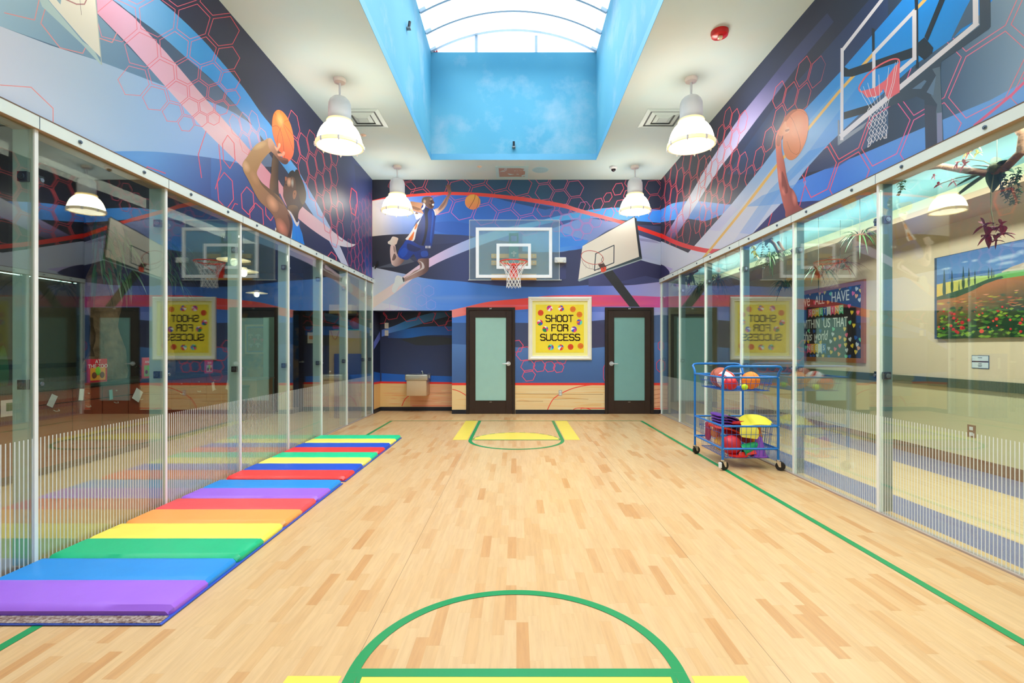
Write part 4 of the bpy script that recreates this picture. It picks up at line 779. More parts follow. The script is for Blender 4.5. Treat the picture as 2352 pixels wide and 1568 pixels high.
# great beam
bmL = [(1500, 690), (1581, 580), (1679, 470), (1741, 394), (1848, 252), (1927, 168), (2040, 38), (2140, -80)]
bmR = [(1640, 700), (1724, 541), (1801, 460), (1853, 386), (1904, 330), (1975, 262), (2100, 150), (2223, 64), (2352, -80)]
cb = gy((-50, (20, 118, 200)), (120, (26, 128, 208)), (220, (44, 138, 214)), (320, (96, 158, 228)), (400, (150, 186, 236)), (470, (196, 208, 242)), (560, (222, 222, 242)))
sh.append((bmL+bmR[::-1], cb))
sh.append(([(1560, 615), (1700, 478), (1790, 365), (1860, 275), (1960, 160), (2000, 160), (1900, 290), (1830, 385), (1760, 470), (1650, 600)], gy((160, (60, 150, 224)), (330, (150, 196, 240)), (450, (226, 228, 244)), (600, (236, 234, 246))), .6))
sh.append((T(C8, [(880, 1140), (1180, 700), (1560, 330), (1400, 380), (1050, 730), (720, 1200)]), gy((340, (60, 140, 224)), (440, (110, 168, 234)), (560, (176, 190, 238))), .6))
sh.append((T(C8, [(320, 1295), (380, 1230), (700, 870), (760, 900), (500, 1230), (440, 1330)]), (196, 190, 226), .5))
sh.append((T(C8, [(980, 780), (1180, 710), (1400, 640), (1270, 840), (1000, 870), (840, 880)]), (86, 150, 230), .5))
# pale corner field
sh.append((T(C8, [(0, 1165), (60, 1185), (200, 1245), (320, 1297), (500, 1400), (440, 1480), (0, 1800)]), g2((1520, 560), (196, 206, 234), (1600, 590), (228, 228, 242))))
sh.append((T(C8, [(320, 1297), (500, 1090), (900, 1130), (500, 1420), (300, 1400)]), (226, 226, 242), .7))
sh.append((T(C8, [(0, 1375), (60, 1395), (180, 1440), (60, 1540), (0, 1560)]), (170, 160, 206))); sh.append((sm(T(C8, [(0, 1375), (60, 1395), (110, 1420), (150, 1475), (110, 1510), (60, 1542), (0, 1550), (-30, 1460)]), 4), (56, 54, 96)))
sh.append((strip(T(C8, [(0, 1095), (70, 1120), (200, 1180), (330, 1224), (430, 1246), (500, 1258), (640, 1262)]), T(C8, [(0, 1135), (70, 1160), (200, 1222), (330, 1264), (430, 1288), (500, 1298), (600, 1305)])), gx((1518, (248, 46, 42)), (1580, (244, 58, 58)), (1640, (226, 84, 96)))))
yl = [(1610, 599), (1679, 515), (1712, 474), (1781, 384), (1861, 290), (1925, 213), (2001, 129), (2126, -2), (2200, -80)]
sh.append(stroke(yl, [5, 5.5, 6, 6, 6, 6, 7, 7, 8], (248, 200, 112)))
sh += line(T(C7, [(1560, 1130), (1750, 975), (1900, 850), (2060, 690)]), 6, (248, 120, 158)); sh += line([(2352, 182), (2700, -90)], 8, (248, 120, 158))
zr = lambda px, z: VY-(z-H)*(px-VX)/2.964
RG = [(1518.1, zr(1518.1, ZC)), (3300, zr(3300, ZC)), (3300, zr(3300, ZR)), (1518.1, zr(1518.1, ZR))]
rp = lambda x, y: side(x, y, XR-.0015)
ink_mesh('mural_print', sh, RG, rp, wall_right, 34, 1.5)
# printed arm with ball
pl = []
def PR(pts, col, al_=1, n=4): pl.append((sm(T(C8, pts), n), col, al_))
PR([(1200, 975), (1190, 920), (1172, 860), (1155, 790), (1132, 680), (1116, 520), (1108, 400), (1102, 290), (1112, 225), (1150, 150), (1180, 90), (1215, 40), (1262, 5), (1300, 10), (1250, 40), (1210, 90), (1196, 130), (1205, 165), (1224, 172), (1226, 205), (1190, 225), (1158, 265), (1158, 370), (1182, 480), (1202, 600), (1228, 695), (1262, 730), (1292, 790), (1310, 865), (1352, 905), (1300, 930)], g2((1785, 400), (204, 110, 96), (1815, 400), (140, 70, 64)))
PR([(1160, 560), (1195, 640), (1215, 740), (1190, 760), (1160, 700)], (104, 48, 46), .6); PR([(1120, 240), (1150, 220), (1140, 330), (1110, 320)], (126, 70, 56), .6)
ba = sm(T(C8, [(1250, 28), (1308, 0), (1362, 14), (1394, 70), (1400, 150), (1388, 240), (1362, 325), (1310, 415), (1255, 460), (1205, 445), (1175, 380), (1167, 300), (1178, 200), (1205, 100)]), 4)
pl.insert(0, (ba, g2((1800, 330), (196, 116, 76), (1850, 300), (222, 130, 96)), 1))
pl.insert(1, stroke(sm(T(C8, [(1225, 55), (1262, 110), (1300, 210), (1325, 310), (1318, 385), (1290, 412)]), 4, False), .9, (120, 62, 44), .9)); pl.insert(2, stroke(sm(T(C8, [(1205, 290), (1240, 380), (1290, 412)]), 4, False), .8, (130, 70, 50), .8)); pl.insert(3, stroke(sm(T(C8, [(1215, 80), (1260, 25), (1330, 15), (1392, 60)]), 4, False), .7, (140, 74, 54), .7))
for q_ in soft(*T(C8, [(1300, 150)])[0], 16, 30, (240, 160, 120), .5, 7, 10): pl.insert(4, q_)
PR([(1180, 120), (1196, 110), (1204, 160), (1224, 168), (1226, 205), (1196, 222), (1166, 240), (1130, 235), (1150, 170)], g2((1790, 300), (190, 110, 70), (1812, 300), (220, 150, 118)))
PR([(1175, 90), (1245, 20), (1290, 4), (1296, 14), (1250, 45), (1200, 110)], (170, 90, 66)); PR([(1190, 190), (1225, 180), (1222, 196), (1196, 206)], (120, 60, 46), .7)
for u_, v_, a_, b_ in ((1175, 740, 5, 12), (1270, 800, 6, 20), (1140, 600, 5, 20)): pl += soft(*T(C8, [(u_, v_)])[0], a_, b_, (226, 140, 126), .6, 7, -8)
ink_mesh('printed_player', pl, None, lambda x, y: side(x, y, XR-.003), wall_right)
# printed hoop on the right wall
h4 = []
def q7(pts, col, al_=1): h4.append((T(C7, pts), col, al_))
DK = (58, 72, 90); DK2 = (34, 46, 62)
q7([(1600, -200), (1700, -200), (1706, 240), (1690, 262), (1200, 600), (1260, 560), (1225, 960), (1225, 1290), (1120, 1345), (1110, 900), (1040, 870), (790, 960), (760, 900), (1000, 700), (1610, 230)], DK); q7([(1110, 940), (1225, 960), (1225, 1290), (1120, 1345)], (66, 74, 94))
q7([(1180, 620), (1250, 600), (1282, 1270), (1272, 1275), (1225, 1290), (1215, 1010), (1225, 940), (1170, 860), (1215, 680)], (86, 104, 122)); q7([(1222, 1018), (1268, 1012), (1272, 1275), (1225, 1290)], (124, 128, 160))
q7([(1000, 800), (1110, 720), (1130, 730), (1080, 800)], (84, 110, 140)); q7([(1130, 830), (1215, 680), (1190, 860)], (92, 116, 144))
q7([(385, 600), (430, 625), (1000, 430), (1110, 335), (1190, 430), (1180, 480), (1110, 540), (1060, 500), (460, 690), (385, 690)], DK2, 1); q7([(385, 1010), (620, 940), (660, 930), (640, 1000), (385, 1075)], DK2, 1)
q7([(1110, 330), (1260, -40), (1320, -60), (1140, 370)], DK2); q7([(1350, 350), (1480, 80), (1545, -40), (1560, 190), (1440, 260), (1380, 330)], (70, 94, 122)); q7([(1020, -60), (1052, -60), (1056, 610), (1030, 620), (1040, 520)], DK2); q7([(636, 250), (662, 260), (662, 470), (640, 480)], DK2)
q7([(410, 400), (900, -10), (960, -60), (820, -60), (700, 30), (410, 330)], DK2, .85); q7([(350, 1250), (335, 1310), (345, 1300), (560, 1150), (600, 1090)], (130, 140, 160)); q7([(330, 1080), (345, 1080), (350, 1260), (330, 1312)], (120, 132, 152))
WH = (228, 226, 238)
for a_, w0 in (([(370, 455), (740, -20), (900, -230)], 7.2), ([(370, 440), (366, 1255)], 7.2), ([(362, 1225), (1585, 210)], 11), ([(1572, 215), (1570, -60)], 13), ([(655, 480), (1018, 100)], 8), ([(655, 480), (655, 840)], 7.5), ([(1020, 100), (1020, 530)], 9.5), ([(1020, 525), (885, 640)], 9), ([(655, 870), (720, 815)], 7)): h4 += line(T(C7, a_), w0, WH)
q7([(540, 820), (660, 790), (760, 720), (840, 600), (885, 560), (888, 830), (780, 895), (740, 800), (700, 860), (590, 880)], (226, 104, 116)); h4.append(stroke(sm(T(C7, [(540, 830), (520, 800), (540, 750), (600, 670), (700, 590), (800, 540), (860, 530), (885, 550), (880, 620)]), 4, False), 3.4, (222, 96, 106)))
NET = (222, 222, 232)
for u0, u1 in ((530, 620), (560, 650), (600, 680), (650, 700), (700, 715), (790, 735), (850, 755), (870, 770)):
    v0 = 800-(u0-530)*.75; h4 += line(T(C7, [(u0, v0), (u0+(u1-u0)*.3, (v0+930)/2), (u1, 970)]), 1.1, NET)
for r_ in range(5):
    for c_ in range(5):
        u_ = 615+c_*33+(r_ % 2)*16; v_ = 965+r_*66-(c_*12); h4 += line(T(C7, [(u_, v_), (u_+17, v_+33), (u_, v_+66), (u_-17, v_+33)]), 1.3, NET, 1, True)
h4 += line(T(C7, [(615, 1250), (600, 1325), (620, 1310), (640, 1260)]), 1.6, NET); h4 += line(T(C7, [(770, 1170), (770, 1240), (750, 1245)]), 1.8, NET)
ink_mesh('printed_hoop', h4, None, lambda x, y: side(x, y, XR-.0025), wall_right)
# ================================================================ OBJECTS
# ---- pendant lamps
k = NB('glowing_prismatic_shade'); lw = k.n('ShaderNodeLayerWeight'); lw.inputs[0].default_value = .5
col = k.ramp(lw.outputs['Facing'], [(.55, (255, 252, 242)), (.95, (255, 236, 196))]); k.l(col, k.b.inputs['Emission Color'])
k.b.inputs['Emission Strength'].default_value = LAMP_E; k.b.inputs['Base Color'].default_value = (.9, .85, .75, 1); M_SHADE = k.m
M_COLLAR = mat('amber_lit_collar', (250, 222, 160), .4, emit=(255, 214, 140), es=.7); M_LWHITE = mat('white_lamp_housing', (236, 238, 244), .35)
def pendant(x, y, label):
    L = thing('pendant_lamp', label, 'lamp', (x, y, ZC), 'high bay pendant lamps on the gym ceiling')
    MB().lathe([(.001, ZC), (.078, ZC), (.08, ZC-.02), (.07, ZC-.045), (.02, ZC-.055), (.001, ZC-.055)], (x, y, 0), 28).build('canopy', mat('pinkish_white_canopy', (246, 236, 230), .4), L, smooth=True)
    MB().cyl((x, y, ZC-.05), (x, y, ZC-.24), .014, n=12).build('stem', M_LWHITE, L, smooth=True)
    MB().lathe([(.001, 4.575), (.05, 4.57), (.09, 4.555), (.122, 4.52), (.138, 4.475), (.141, 4.42), (.141, 4.25), (.001, 4.25)], (x, y, 0), 36).build('housing', M_LWHITE, L, smooth=True)
    MB().lathe([(.001, 4.262), (.158, 4.262), (.164, 4.25), (.164, 4.235), (.158, 4.225), (.001, 4.225)], (x, y, 0), 36).build('collar', M_COLLAR, L, smooth=True)
    prof = [(.135, 4.228), (.17, 4.21), (.205, 4.175), (.235, 4.13), (.257, 4.08), (.272, 4.03), (.281, 3.985), (.284, 3.965)]
    MB().lathe(prof+[(.278, 3.965), (.27, 4.0), (.25, 4.07), (.2, 4.16), (.13, 4.215)], (x, y, 0), 48).build('lamp_shade', M_SHADE, L, smooth=True)
    rim = MB().lathe([(.276, 3.975), (.296, 3.972), (.30, 3.955), (.298, 3.93), (.276, 3.925), (.272, 3.945), (.276, 3.975)], (x, y, 0), 48).build('rim_band', mat('clear_amber_rim', (250, 232, 190), .25, emit=(255, 224, 170), es=.55), L, smooth=True)
    MB().lathe([(.001, 3.915), (.12, 3.918), (.22, 3.925), (.272, 3.938), (.272, 3.942), (.001, 3.942)], (x, y, 0), 48).build('lens', mat('glowing_lens', (255, 250, 236), .4, emit=(255, 244, 214), es=2.6), L, smooth=True)
    for i in range(3): rr = .09+.08*i; MB().tube([(x+rr*math.cos(2*PI*j/32), y+rr*math.sin(2*PI*j/32), 3.9165+.003*i) for j in range(32)], .0014, 5, closed=True).build('guard_ring', mat('guard_wire', (220, 200, 160), .4), L)
    g_ = MB()
    for j in range(8): a_ = 2*PI*j/8; g_.cyl((x+.01*math.cos(a_), y+.01*math.sin(a_), 3.915), (x+.27*math.cos(a_), y+.27*math.sin(a_), 3.932), .0014, n=5)
    g_.build('guard_wires', MC['guard_wire'], L)
    for j in range(8):
        a_ = 2*PI*j/8+.3; c_ = MB(); px, py = x+.298*math.cos(a_), y+.298*math.sin(a_); c_.rbox(px-.011, px+.011, py-.011, py+.011, 3.918, 3.965, .004); c_.cyl((px, py, 3.918), (px, py, 3.905), .006, n=8); c_.build('rim_clip', M_LWHITE, L)
    return L
l0 = pendant(-2.27, 6.38, 'near left white pendant lamp in front of the left ceiling vent')
def cp(o, loc, label):
    c = copy_tree(o); c.location = loc; c['label'] = label; return c
cp(l0, (2.24, 6.36, ZC), 'near right white pendant lamp in front of the right ceiling vent')
cp(l0, (-2.26, 9.42, ZC), 'far left white pendant lamp hanging in front of the leaping player on the back wall')
cp(l0, (2.25, 9.42, ZC), 'far right white pendant lamp hanging above the printed tilted backboard')
cp(l0, (-2.27, 3.3, ZC), 'added out of view left white pendant lamp above the near folding mat')  # unseen lamp continuing the row, added to light surfaces facing the camera
cp(l0, (2.24, 3.3, ZC), 'added out of view right white pendant lamp before the ceiling strobe')  # its right-hand twin, also out of frame and added for its light
# ---- ceiling fittings
def vent(x0, x1, y0, y1, label):
    V_ = thing('ceiling_vent', label, 'vent', ((x0+x1)/2, (y0+y1)/2, ZC), 'square ceiling vents'); z = ZC
    mt = mat('pale_green_vent', (196, 216, 212), .4); md = mat('dark_vent_slot', (104, 114, 116), .7)
    MB().box(x0+.03, x1-.03, y0+.03, y1-.03, z-.004, z-.0005).build('duct_opening', md, V_)
    cx, cy = (x0+x1)/2, (y0+y1)/2; hw_ = (x1-x0)/2
    for i, (a_, b_, dz) in enumerate(((1, .80, .012), (.70, .50, .020), (.42, .25, .028))):
        o_ = hw_*a_; n_ = hw_*b_; m_ = MB()
        A_ = [(cx-o_, cy-o_, z-dz*.3), (cx+o_, cy-o_, z-dz*.3), (cx+o_, cy+o_, z-dz*.3), (cx-o_, cy+o_, z-dz*.3)]; B_ = [(cx-n_, cy-n_, z-dz), (cx+n_, cy-n_, z-dz), (cx+n_, cy+n_, z-dz), (cx-n_, cy+n_, z-dz)]
        for j in range(4): j2 = (j+1) % 4; m_.poly([A_[j], A_[j2], B_[j2], B_[j]]); m_.poly([(A_[j][0], A_[j][1], A_[j][2]+.003), (A_[j2][0], A_[j2][1], A_[j2][2]+.003), (B_[j2][0], B_[j2][1], B_[j2][2]+.003), (B_[j][0], B_[j][1], B_[j][2]+.003)])
        m_.build('vent_vane', mt, V_)
    q = hw_*.24; MB().box(cx-q, cx+q, cy-q, cy+q, z-.03, z-.026).build('center_plate', mt, V_)
vent(-2.60, -2.0, 7.16, 7.78, 'square pale ceiling vent behind the near left pendant lamp')
vent(1.90, 2.50, 7.16, 7.78, 'square pale ceiling vent behind the near right pendant lamp')
ap = thing('ceiling_access_panel', 'square brownish painted ceiling panel in pale frame above the glass backboard', 'vent', (-.08, 9.72, ZC))
k = NB('clouded_brown_grille'); vec, p = k.pos(); k.l(k.mix(k.ramp(k.noise(vec, 7, 3), [(.56, (0, 0, 0)), (.58, (255, 255, 255))]), (176, 148, 134), (188, 216, 220)), k.b.inputs['Base Color'])
MB().box(-.34, .17, 9.48, 9.98, ZC-.012, ZC-.002).build('grille', k.m, ap)
MB().box(-.40, -.34, 9.42, 10.04, ZC-.018, ZC-.0005).box(.17, .23, 9.42, 10.04, ZC-.018, ZC-.0005).box(-.34, .17, 9.42, 9.48, ZC-.018, ZC-.0005).box(-.34, .17, 9.98, 10.04, ZC-.018, ZC-.0005).build('frame', mat('pale_blue_frame', (186, 220, 224), .4), ap)
sp = thing('ceiling_speaker', 'round light blue ceiling speaker right of the brown panel', 'speaker', (.465, 9.62, ZC)); MB().lathe([(.001, ZC-.008), (.14, ZC-.008), (.155, ZC-.004), (.16, ZC-.0005), (.001, ZC-.0005)], (.465, 9.62, 0), 32).build('grille', mat('blue_speaker_grille', (170, 212, 222), .5), sp)
dc = thing('dome_camera', 'small white dome camera with dark lens on ceiling', 'camera', (1.85, 9.45, ZC))
MB().lathe([(.001, ZC), (.07, ZC), (.072, ZC-.03), (.055, ZC-.05), (.001, ZC-.05)], (1.85, 9.45, 0), 24).build('base', M_LWHITE, dc, smooth=True); MB().sphere((1.85, 9.45, ZC-.05), .045, 20, 10).build('dome', mat('smoked_dome', (40, 30, 40), .1), dc, smooth=True)
for (x, y, lb) in ((-.70, 9.44, 'tiny round sprinkler head on ceiling left of the brown panel'), (-2.48, 8.05, 'tiny round sprinkler head on ceiling right of the left vent')):
    s_ = MB().lathe([(.001, ZC), (.045, ZC), (.045, ZC-.006), (.015, ZC-.012), (.012, ZC-.025), (.001, ZC-.025)], (x, y, 0), 20).build('sprinkler_head', mat('peach_sprinkler', (240, 208, 180), .4), None, smooth=True); tag(s_, lb, 'sprinkler')
st = thing('ceiling_strobe', 'red round fire alarm strobe on the ceiling', 'alarm', (2.22, 5.42, ZC))
MB().lathe([(.001, ZC), (.092, ZC), (.094, ZC-.02), (.085, ZC-.05), (.06, ZC-.062), (.001, ZC-.062)], (2.22, 5.42, 0), 32).build('housing', mat('glossy_red_alarm', (206, 22, 26), .25), st, smooth=True)
MB().rbox(2.195, 2.245, 5.385, 5.43, ZC-.088, ZC-.062, .012).build('lens', mat('clear_strobe_lens', (236, 216, 180), .1), st)
def spot(name, lb, x, y, z, nx, ny):
    o = thing(name, lb, 'camera', (x, y, z)); MB().rbox(x-.03+nx*.03, x+.03+nx*.03, y-.03+ny*.03, y+.03+ny*.03, z-.05, z-.03, .006).build('bracket', mat('grey_bracket', (120, 130, 136), .4), o)
    MB().cyl((x+nx*.03, y+ny*.03, z-.03), (x+nx*.045, y+ny*.045, z+.06), .02, n=14).build('sensor', M_BLACK, o)
spot('well_sensor', 'small black sensor on the far blue wall of the skylight well', -.047, SY1, 5.06, 0, -1); spot('well_sensor', 'small dark sensor on the left blue wall of the skylight well', SX0, 7.08, 5.94, 1, 0)
tag(MB().add([(SX0-.02, 8.0, SZ), (SX0+.04, 8.0, SZ), (SX0+.03, 8.0, SZ+.15), (SX0-.01, 8.0, SZ+.13), (SX0+.01, 8.05, SZ+.07)], [(0, 1, 2, 3), (0, 4, 1), (1, 4, 2), (2, 4, 3), (3, 4, 0)]).build('green_scrap', mat('green_scrap_cloth', (10, 120, 60), .6)), 'green scrap lying on the upper left edge of the skylight well', 'scrap')
tag(MB().add([(-1.53, SY1+.02, SZ), (-1.44, SY1+.02, SZ), (-1.46, SY1+.02, SZ+.06), (-1.49, SY1+.02, SZ+.02), (-1.53, SY1+.01, SZ+.04), (-1.48, SY1-.0, SZ+.01)], [(0, 1, 2, 3, 4), (0, 5, 1), (1, 5, 2), (4, 5, 0)]).build('red_scrap', mat('red_scrap_cloth', (180, 30, 50), .6)), 'tiny red scrap on the far left corner of the skylight well', 'scrap')
# ---- glass backboard with hoop and net on the back wall
B0 = thing('basketball_hoop', 'clear backboard with white border, orange rim and white net on back wall', 'hoop', (-.05, YB, 3.0))
yb = 9.84; s = yb/F; bx = lambda px: (px-VX)*s; bz = lambda py: H+(VY-py)*s
x0, x1, z0, z1 = bx(1093), bx(1268), bz(638.5), bz(523); fw = .062
f = MB().box(x0, x0+fw, yb-.03, yb+.0, z0, z1).box(x1-fw, x1, yb-.03, yb, z0, z1).box(x0+fw, x1-fw, yb-.03, yb, z0, z0+fw).box(x0+fw, x1-fw, yb-.03, yb, z1-fw, z1)
f.build('backboard_frame', mat('bright_white_frame', (246, 248, 250), .35), B0, bevel=.004)
MB().box(x0+.02, x1-.02, yb-.012, yb-.002, z0+.02, z1-.02).build('backboard_panel', frost_mat('clear_backboard', (232, 248, 252), .17), B0)
ix0, ix1, iz0, iz1 = bx(1140.5), bx(1219.5), bz(617.5), bz(559.5); w_ = .058
MB().box(ix0, ix0+w_, yb-.0155, yb-.0125, iz0, iz1).box(ix1-w_, ix1, yb-.0155, yb-.0125, iz0, iz1).box(ix0+w_, ix1-w_, yb-.0155, yb-.0125, iz0, iz0+w_).box(ix0+w_, ix1-w_, yb-.0155, yb-.0125, iz1-w_, iz1).build('target_square', mat('white_stripe', (240, 246, 248), .4), B0)
wp = mat('pine_plank', (246, 176, 92), .5, var=.2)
for pa, pb_ in ((583, 592.5), (598.5, 608.5), (629, 642)):
    d = 10.1; m_ = MB().box((1128.5-VX)*d/F, (1232-VX)*d/F, d-.02, 10.145, H+(VY-pb_)*d/F, H+(VY-pa)*d/F); o = m_.build('mounting_plank', wp, B0, bevel=.003)
    for px in (1134, 1226): MB().cyl(((px-VX)*d/F, d-.02, H+(VY-(pa+pb_)/2)*d/F), ((px-VX)*d/F, d-.032, H+(VY-(pa+pb_)/2)*d/F), .014, n=6).build('lag_bolt', M_STEEL, o)
mg_ = mat('teal_grey_mount', (62, 134, 136), .4); d = 10.0
mx = lambda px: (px-VX)*d/F; mz = lambda py: H+(VY-py)*d/F
MB().box(mx(1169), mx(1191), d-.01, d+.02, mz(610), mz(558)).box(mx(1169), mx(1173.5), d-.01, d+.02, mz(558), mz(535)).box(mx(1186.5), mx(1191), d-.01, d+.02, mz(558), mz(535)).box(mx(1173.5), mx(1186.5), d-.01, d+.02, mz(541), mz(535)).box(mx(1173.5), mx(1186.5), d-.01, d+.02, mz(558), mz(554)).build('steel_mount', mg_, B0)
MB().box(mx(1174), mx(1186), d-.02, d-.01, mz(583), mz(580)).cyl((mx(1180), d-.02, mz(590)), (mx(1180), d-.02, mz(577)), .018, n=12).build('adjuster', M_STEEL, B0)
rz = bz(608.5); rc = (bx(1180), yb-.12-.25, rz); rr = .26
M_RIM = mat('orange_red_rim', (244, 58, 40), .35)
MB().tube([(rc[0]+rr*math.cos(2*PI*j/48), rc[1]+rr*math.sin(2*PI*j/48), rz) for j in range(48)], .0105, 10, closed=True).build('rim', M_RIM, B0, smooth=True)
m_ = MB(); bwx = .075; m_.box(rc[0]-bwx, rc[0]+bwx, yb-.035, yb-.017, rz-.26, rz+.03); m_.loft([[Vector((rc[0]-bwx, yb-.035, rz-.02)), Vector((rc[0]+bwx, yb-.035, rz-.02)), Vector((rc[0]+bwx, yb-.035, rz+.01)), Vector((rc[0]-bwx, yb-.035, rz+.01))], [Vector((rc[0]-.1, yb-.14, rz-.02)), Vector((rc[0]+.1, yb-.14, rz-.02)), Vector((rc[0]+.1, yb-.14, rz+.0)), Vector((rc[0]-.1, yb-.14, rz+.0))]])
for sg in (-1, 1): m_.cyl((rc[0]+sg*.07, yb-.04, rz-.17), (rc[0]+sg*.22, yb-.25, rz-.01), .009)
m_.build('rim_bracket', M_RIM, B0)
# net: two families of cords crossing as diamonds
nt_ = MB(); NR = 12; rows = [(0, rr*.98), (.09, .205), (.17, .165), (.24, .145), (.31, .135), (.37, .130), (.43, .135), (.48, .14)]
def npt(i, r_): z_, q = rows[r_]; a_ = 2*PI*(i+.5*(r_ % 2))/NR; return Vector((rc[0]+q*math.cos(a_), rc[1]+q*math.sin(a_), rz-.01-z_))
for i in range(NR):
    for r_ in range(len(rows)-1):
        a_ = npt(i, r_); 
        for j in ((i, i-1) if r_ % 2 == 0 else (i, i+1)): nt_.tube([a_, (a_+npt(j, r_+1))/2+Vector((0, 0, -.004)), npt(j, r_+1)], .0042, 5)
nt_.build('net', mat('white_net_cord', (244, 244, 242), .8), B0, smooth=True)
for i in range(NR): a_ = npt(i, 0); MB().cyl(a_, a_+Vector((0, 0, .014)), .006, n=6).build('net_hook', M_RIM, B0)
# wall guard sheet of clear acrylic
AG = thing('acrylic_guard', 'large clear acrylic sheet edged in white on wall behind the hoop', 'panel', (-.05, YB-.02, 3.3))
d = 10.15; gx0, gx1, gz0, gz1 = (1078.5-VX)*d/F, (1284.5-VX)*d/F, H+(VY-642)*d/F, H+(VY-505)*d/F
MB().box(gx0, gx1, d+.004, d+.009, gz0, gz1).build('sheet', M_ACRYL, AG)
MB().box(gx0-.006, gx0+.003, d, d+.012, gz0, gz1).box(gx1-.003, gx1+.006, d, d+.012, gz0, gz1).box(gx0, gx1, d, d+.012, gz1-.004, gz1+.005).build('edge_trim', M_WHITE, AG)
MB().box(gx0-.03, gx1+.05, d-.004, d+.014, gz0-.012, gz0).build('shelf_rail', M_WHITE, AG)
ms = thing('motion_sensor', 'white wall box with two round lamps right of the glass backboard', 'emergency light', (.9, YB, 3.15))
x = (1287-VX)*10.1/F; z = H+(VY-597)*10.1/F; MB().box(x-.01, x+.1, 10.149, YB-.002, z-.04, z+.04).build('back_plate', M_WHITE, ms)
MB().rbox(-.12, .12, -.028, .028, -.055, .055, .02, M=Matrix.Translation((x, 10.106, z)) @ Matrix.Rotation(0, 4, 'X')).build('housing', mat('ivory_box', (246, 246, 240), .35), ms)
for sg in (-1, 1): MB().lathe([(.03, 0), (.034, .006), (.026, .012), (.001, .008)], (0, 0, 0), 20, M=Matrix.Translation((x+sg*.085, 10.077, z-.03)) @ Matrix.Rotation(R(90), 4, 'X')).build('lamp_head', mat('ivory_lamp_head', (224, 226, 226), .3), ms, smooth=True)
hk = thing('wall_hook', 'small black bracket on back wall beside the left corner', 'hook', (-2.88, YB, 3.06)); MB().tube([back(862, 616, YB-.006), back(864, 608, YB-.05), back(867, 606, YB-.06), back(867, 600, YB-.02)], .012, 8).build('arm', M_BLACK, hk)
MB().rbox(*sorted((back(859, 0).x, back(864, 0).x)), YB-.012, YB-.001, H+(VY-618)*.00893, H+(VY-611)*.00893, .003).build('base_plate', mat('grey_hook_plate', (160, 170, 176), .4), hk)
# ---- poster
PO = thing('framed_poster', 'yellow framed shoot for success poster in a wide white frame', 'poster', (.9, YB-.03, 1.75))
d = 10.13; px = lambda u: (u-VX)*d/F; pz = lambda v: H+(VY-v)*d/F
X0, X1, Z0, Z1 = px(1213.5), px(1359.5), pz(826.5), pz(681)
def frame_mb(X0, X1, Z0, Z1, w_, y0, prof):
    m_ = MB()
    for (a_, dy), (b_, dy2) in zip(prof, prof[1:]):
        o_ = [(X0+a_*w_, Z0+a_*w_), (X1-a_*w_, Z0+a_*w_), (X1-a_*w_, Z1-a_*w_), (X0+a_*w_, Z1-a_*w_)]; n_ = [(X0+b_*w_, Z0+b_*w_), (X1-b_*w_, Z0+b_*w_), (X1-b_*w_, Z1-b_*w_), (X0+b_*w_, Z1-b_*w_)]
        for j in range(4): j2 = (j+1) % 4; m_.poly([(o_[j][0], y0-dy, o_[j][1]), (o_[j2][0], y0-dy, o_[j2][1]), (n_[j2][0], y0-dy2, n_[j2][1]), (n_[j][0], y0-dy2, n_[j][1])])
    return m_
frame_mb(X0, X1, Z0, Z1, .085, YB-.001, [(0, 0), (0, .03), (.25, .045), (.55, .042), (.8, .03), (.88, .034), (1, .03), (1, 0)]).build('picture_frame', mat('cream_white_frame', (246, 242, 228), .4), PO)
k = NB('yellow_dotted_mat'); vec, p = k.pos()
a_ = k.math('MULTIPLY', k.math('SINE', k.math('MULTIPLY', k.math('ADD', p[0], p[2]), 360)), k.math('SINE', k.math('MULTIPLY', k.math('SUBTRACT', p[0], p[2]), 360)))
k.l(k.mix(k.math('GREATER_THAN', a_, .18), (252, 240, 120), (248, 246, 196)), k.b.inputs['Base Color']); k.b.inputs['Roughness'].default_value = .7
MB().box(X0+.08, X1-.08, YB-.012, YB-.002, Z0+.08, Z1-.08).build('border_paper', k.m, PO)
ya = YB-.014; MB().box(px(1180+248/4.9), px(1180+792/4.9), ya, YB-.0121, pz(660+733/4.9), pz(660+190/4.9)).build('yellow_cloth', mat('bright_yellow_cloth', (255, 230, 56), .6, bump=.15, bscale=6, var=.06), PO)
GL = {'S': [[(1, .9), (.8, 1), (.2, 1), (0, .88), (0, .64), (.2, .52), (.8, .48), (1, .36), (1, .12), (.8, 0), (.2, 0), (0, .12)]], 'H': [[(0, 0), (0, 1)], [(1, 0), (1, 1)], [(0, .52), (1, .52)]], 'O': [[(.2, 0), (.8, 0), (1, .14), (1, .86), (.8, 1), (.2, 1), (0, .86), (0, .14), (.2, 0)]],
      'T': [[(0, 1), (1, 1)], [(.5, 0), (.5, 1)]], 'F': [[(0, 0), (0, 1), (1, 1)], [(0, .52), (.75, .52)]], 'R': [[(0, 0), (0, 1), (.8, 1), (1, .88), (1, .64), (.8, .52), (0, .52)], [(.55, .52), (1, .3), (1, 0)]], 'U': [[(0, 1), (0, .14), (.2, 0), (.8, 0), (1, .14), (1, 1)]], 'C': [[(1, .88), (.8, 1), (.2, 1), (0, .86), (0, .14), (.2, 0), (.8, 0), (1, .12)]], 'E': [[(1, 1), (0, 1), (0, 0), (1, 0)], [(0, .52), (.75, .52)]]}
lt = MB(); lw2 = .022
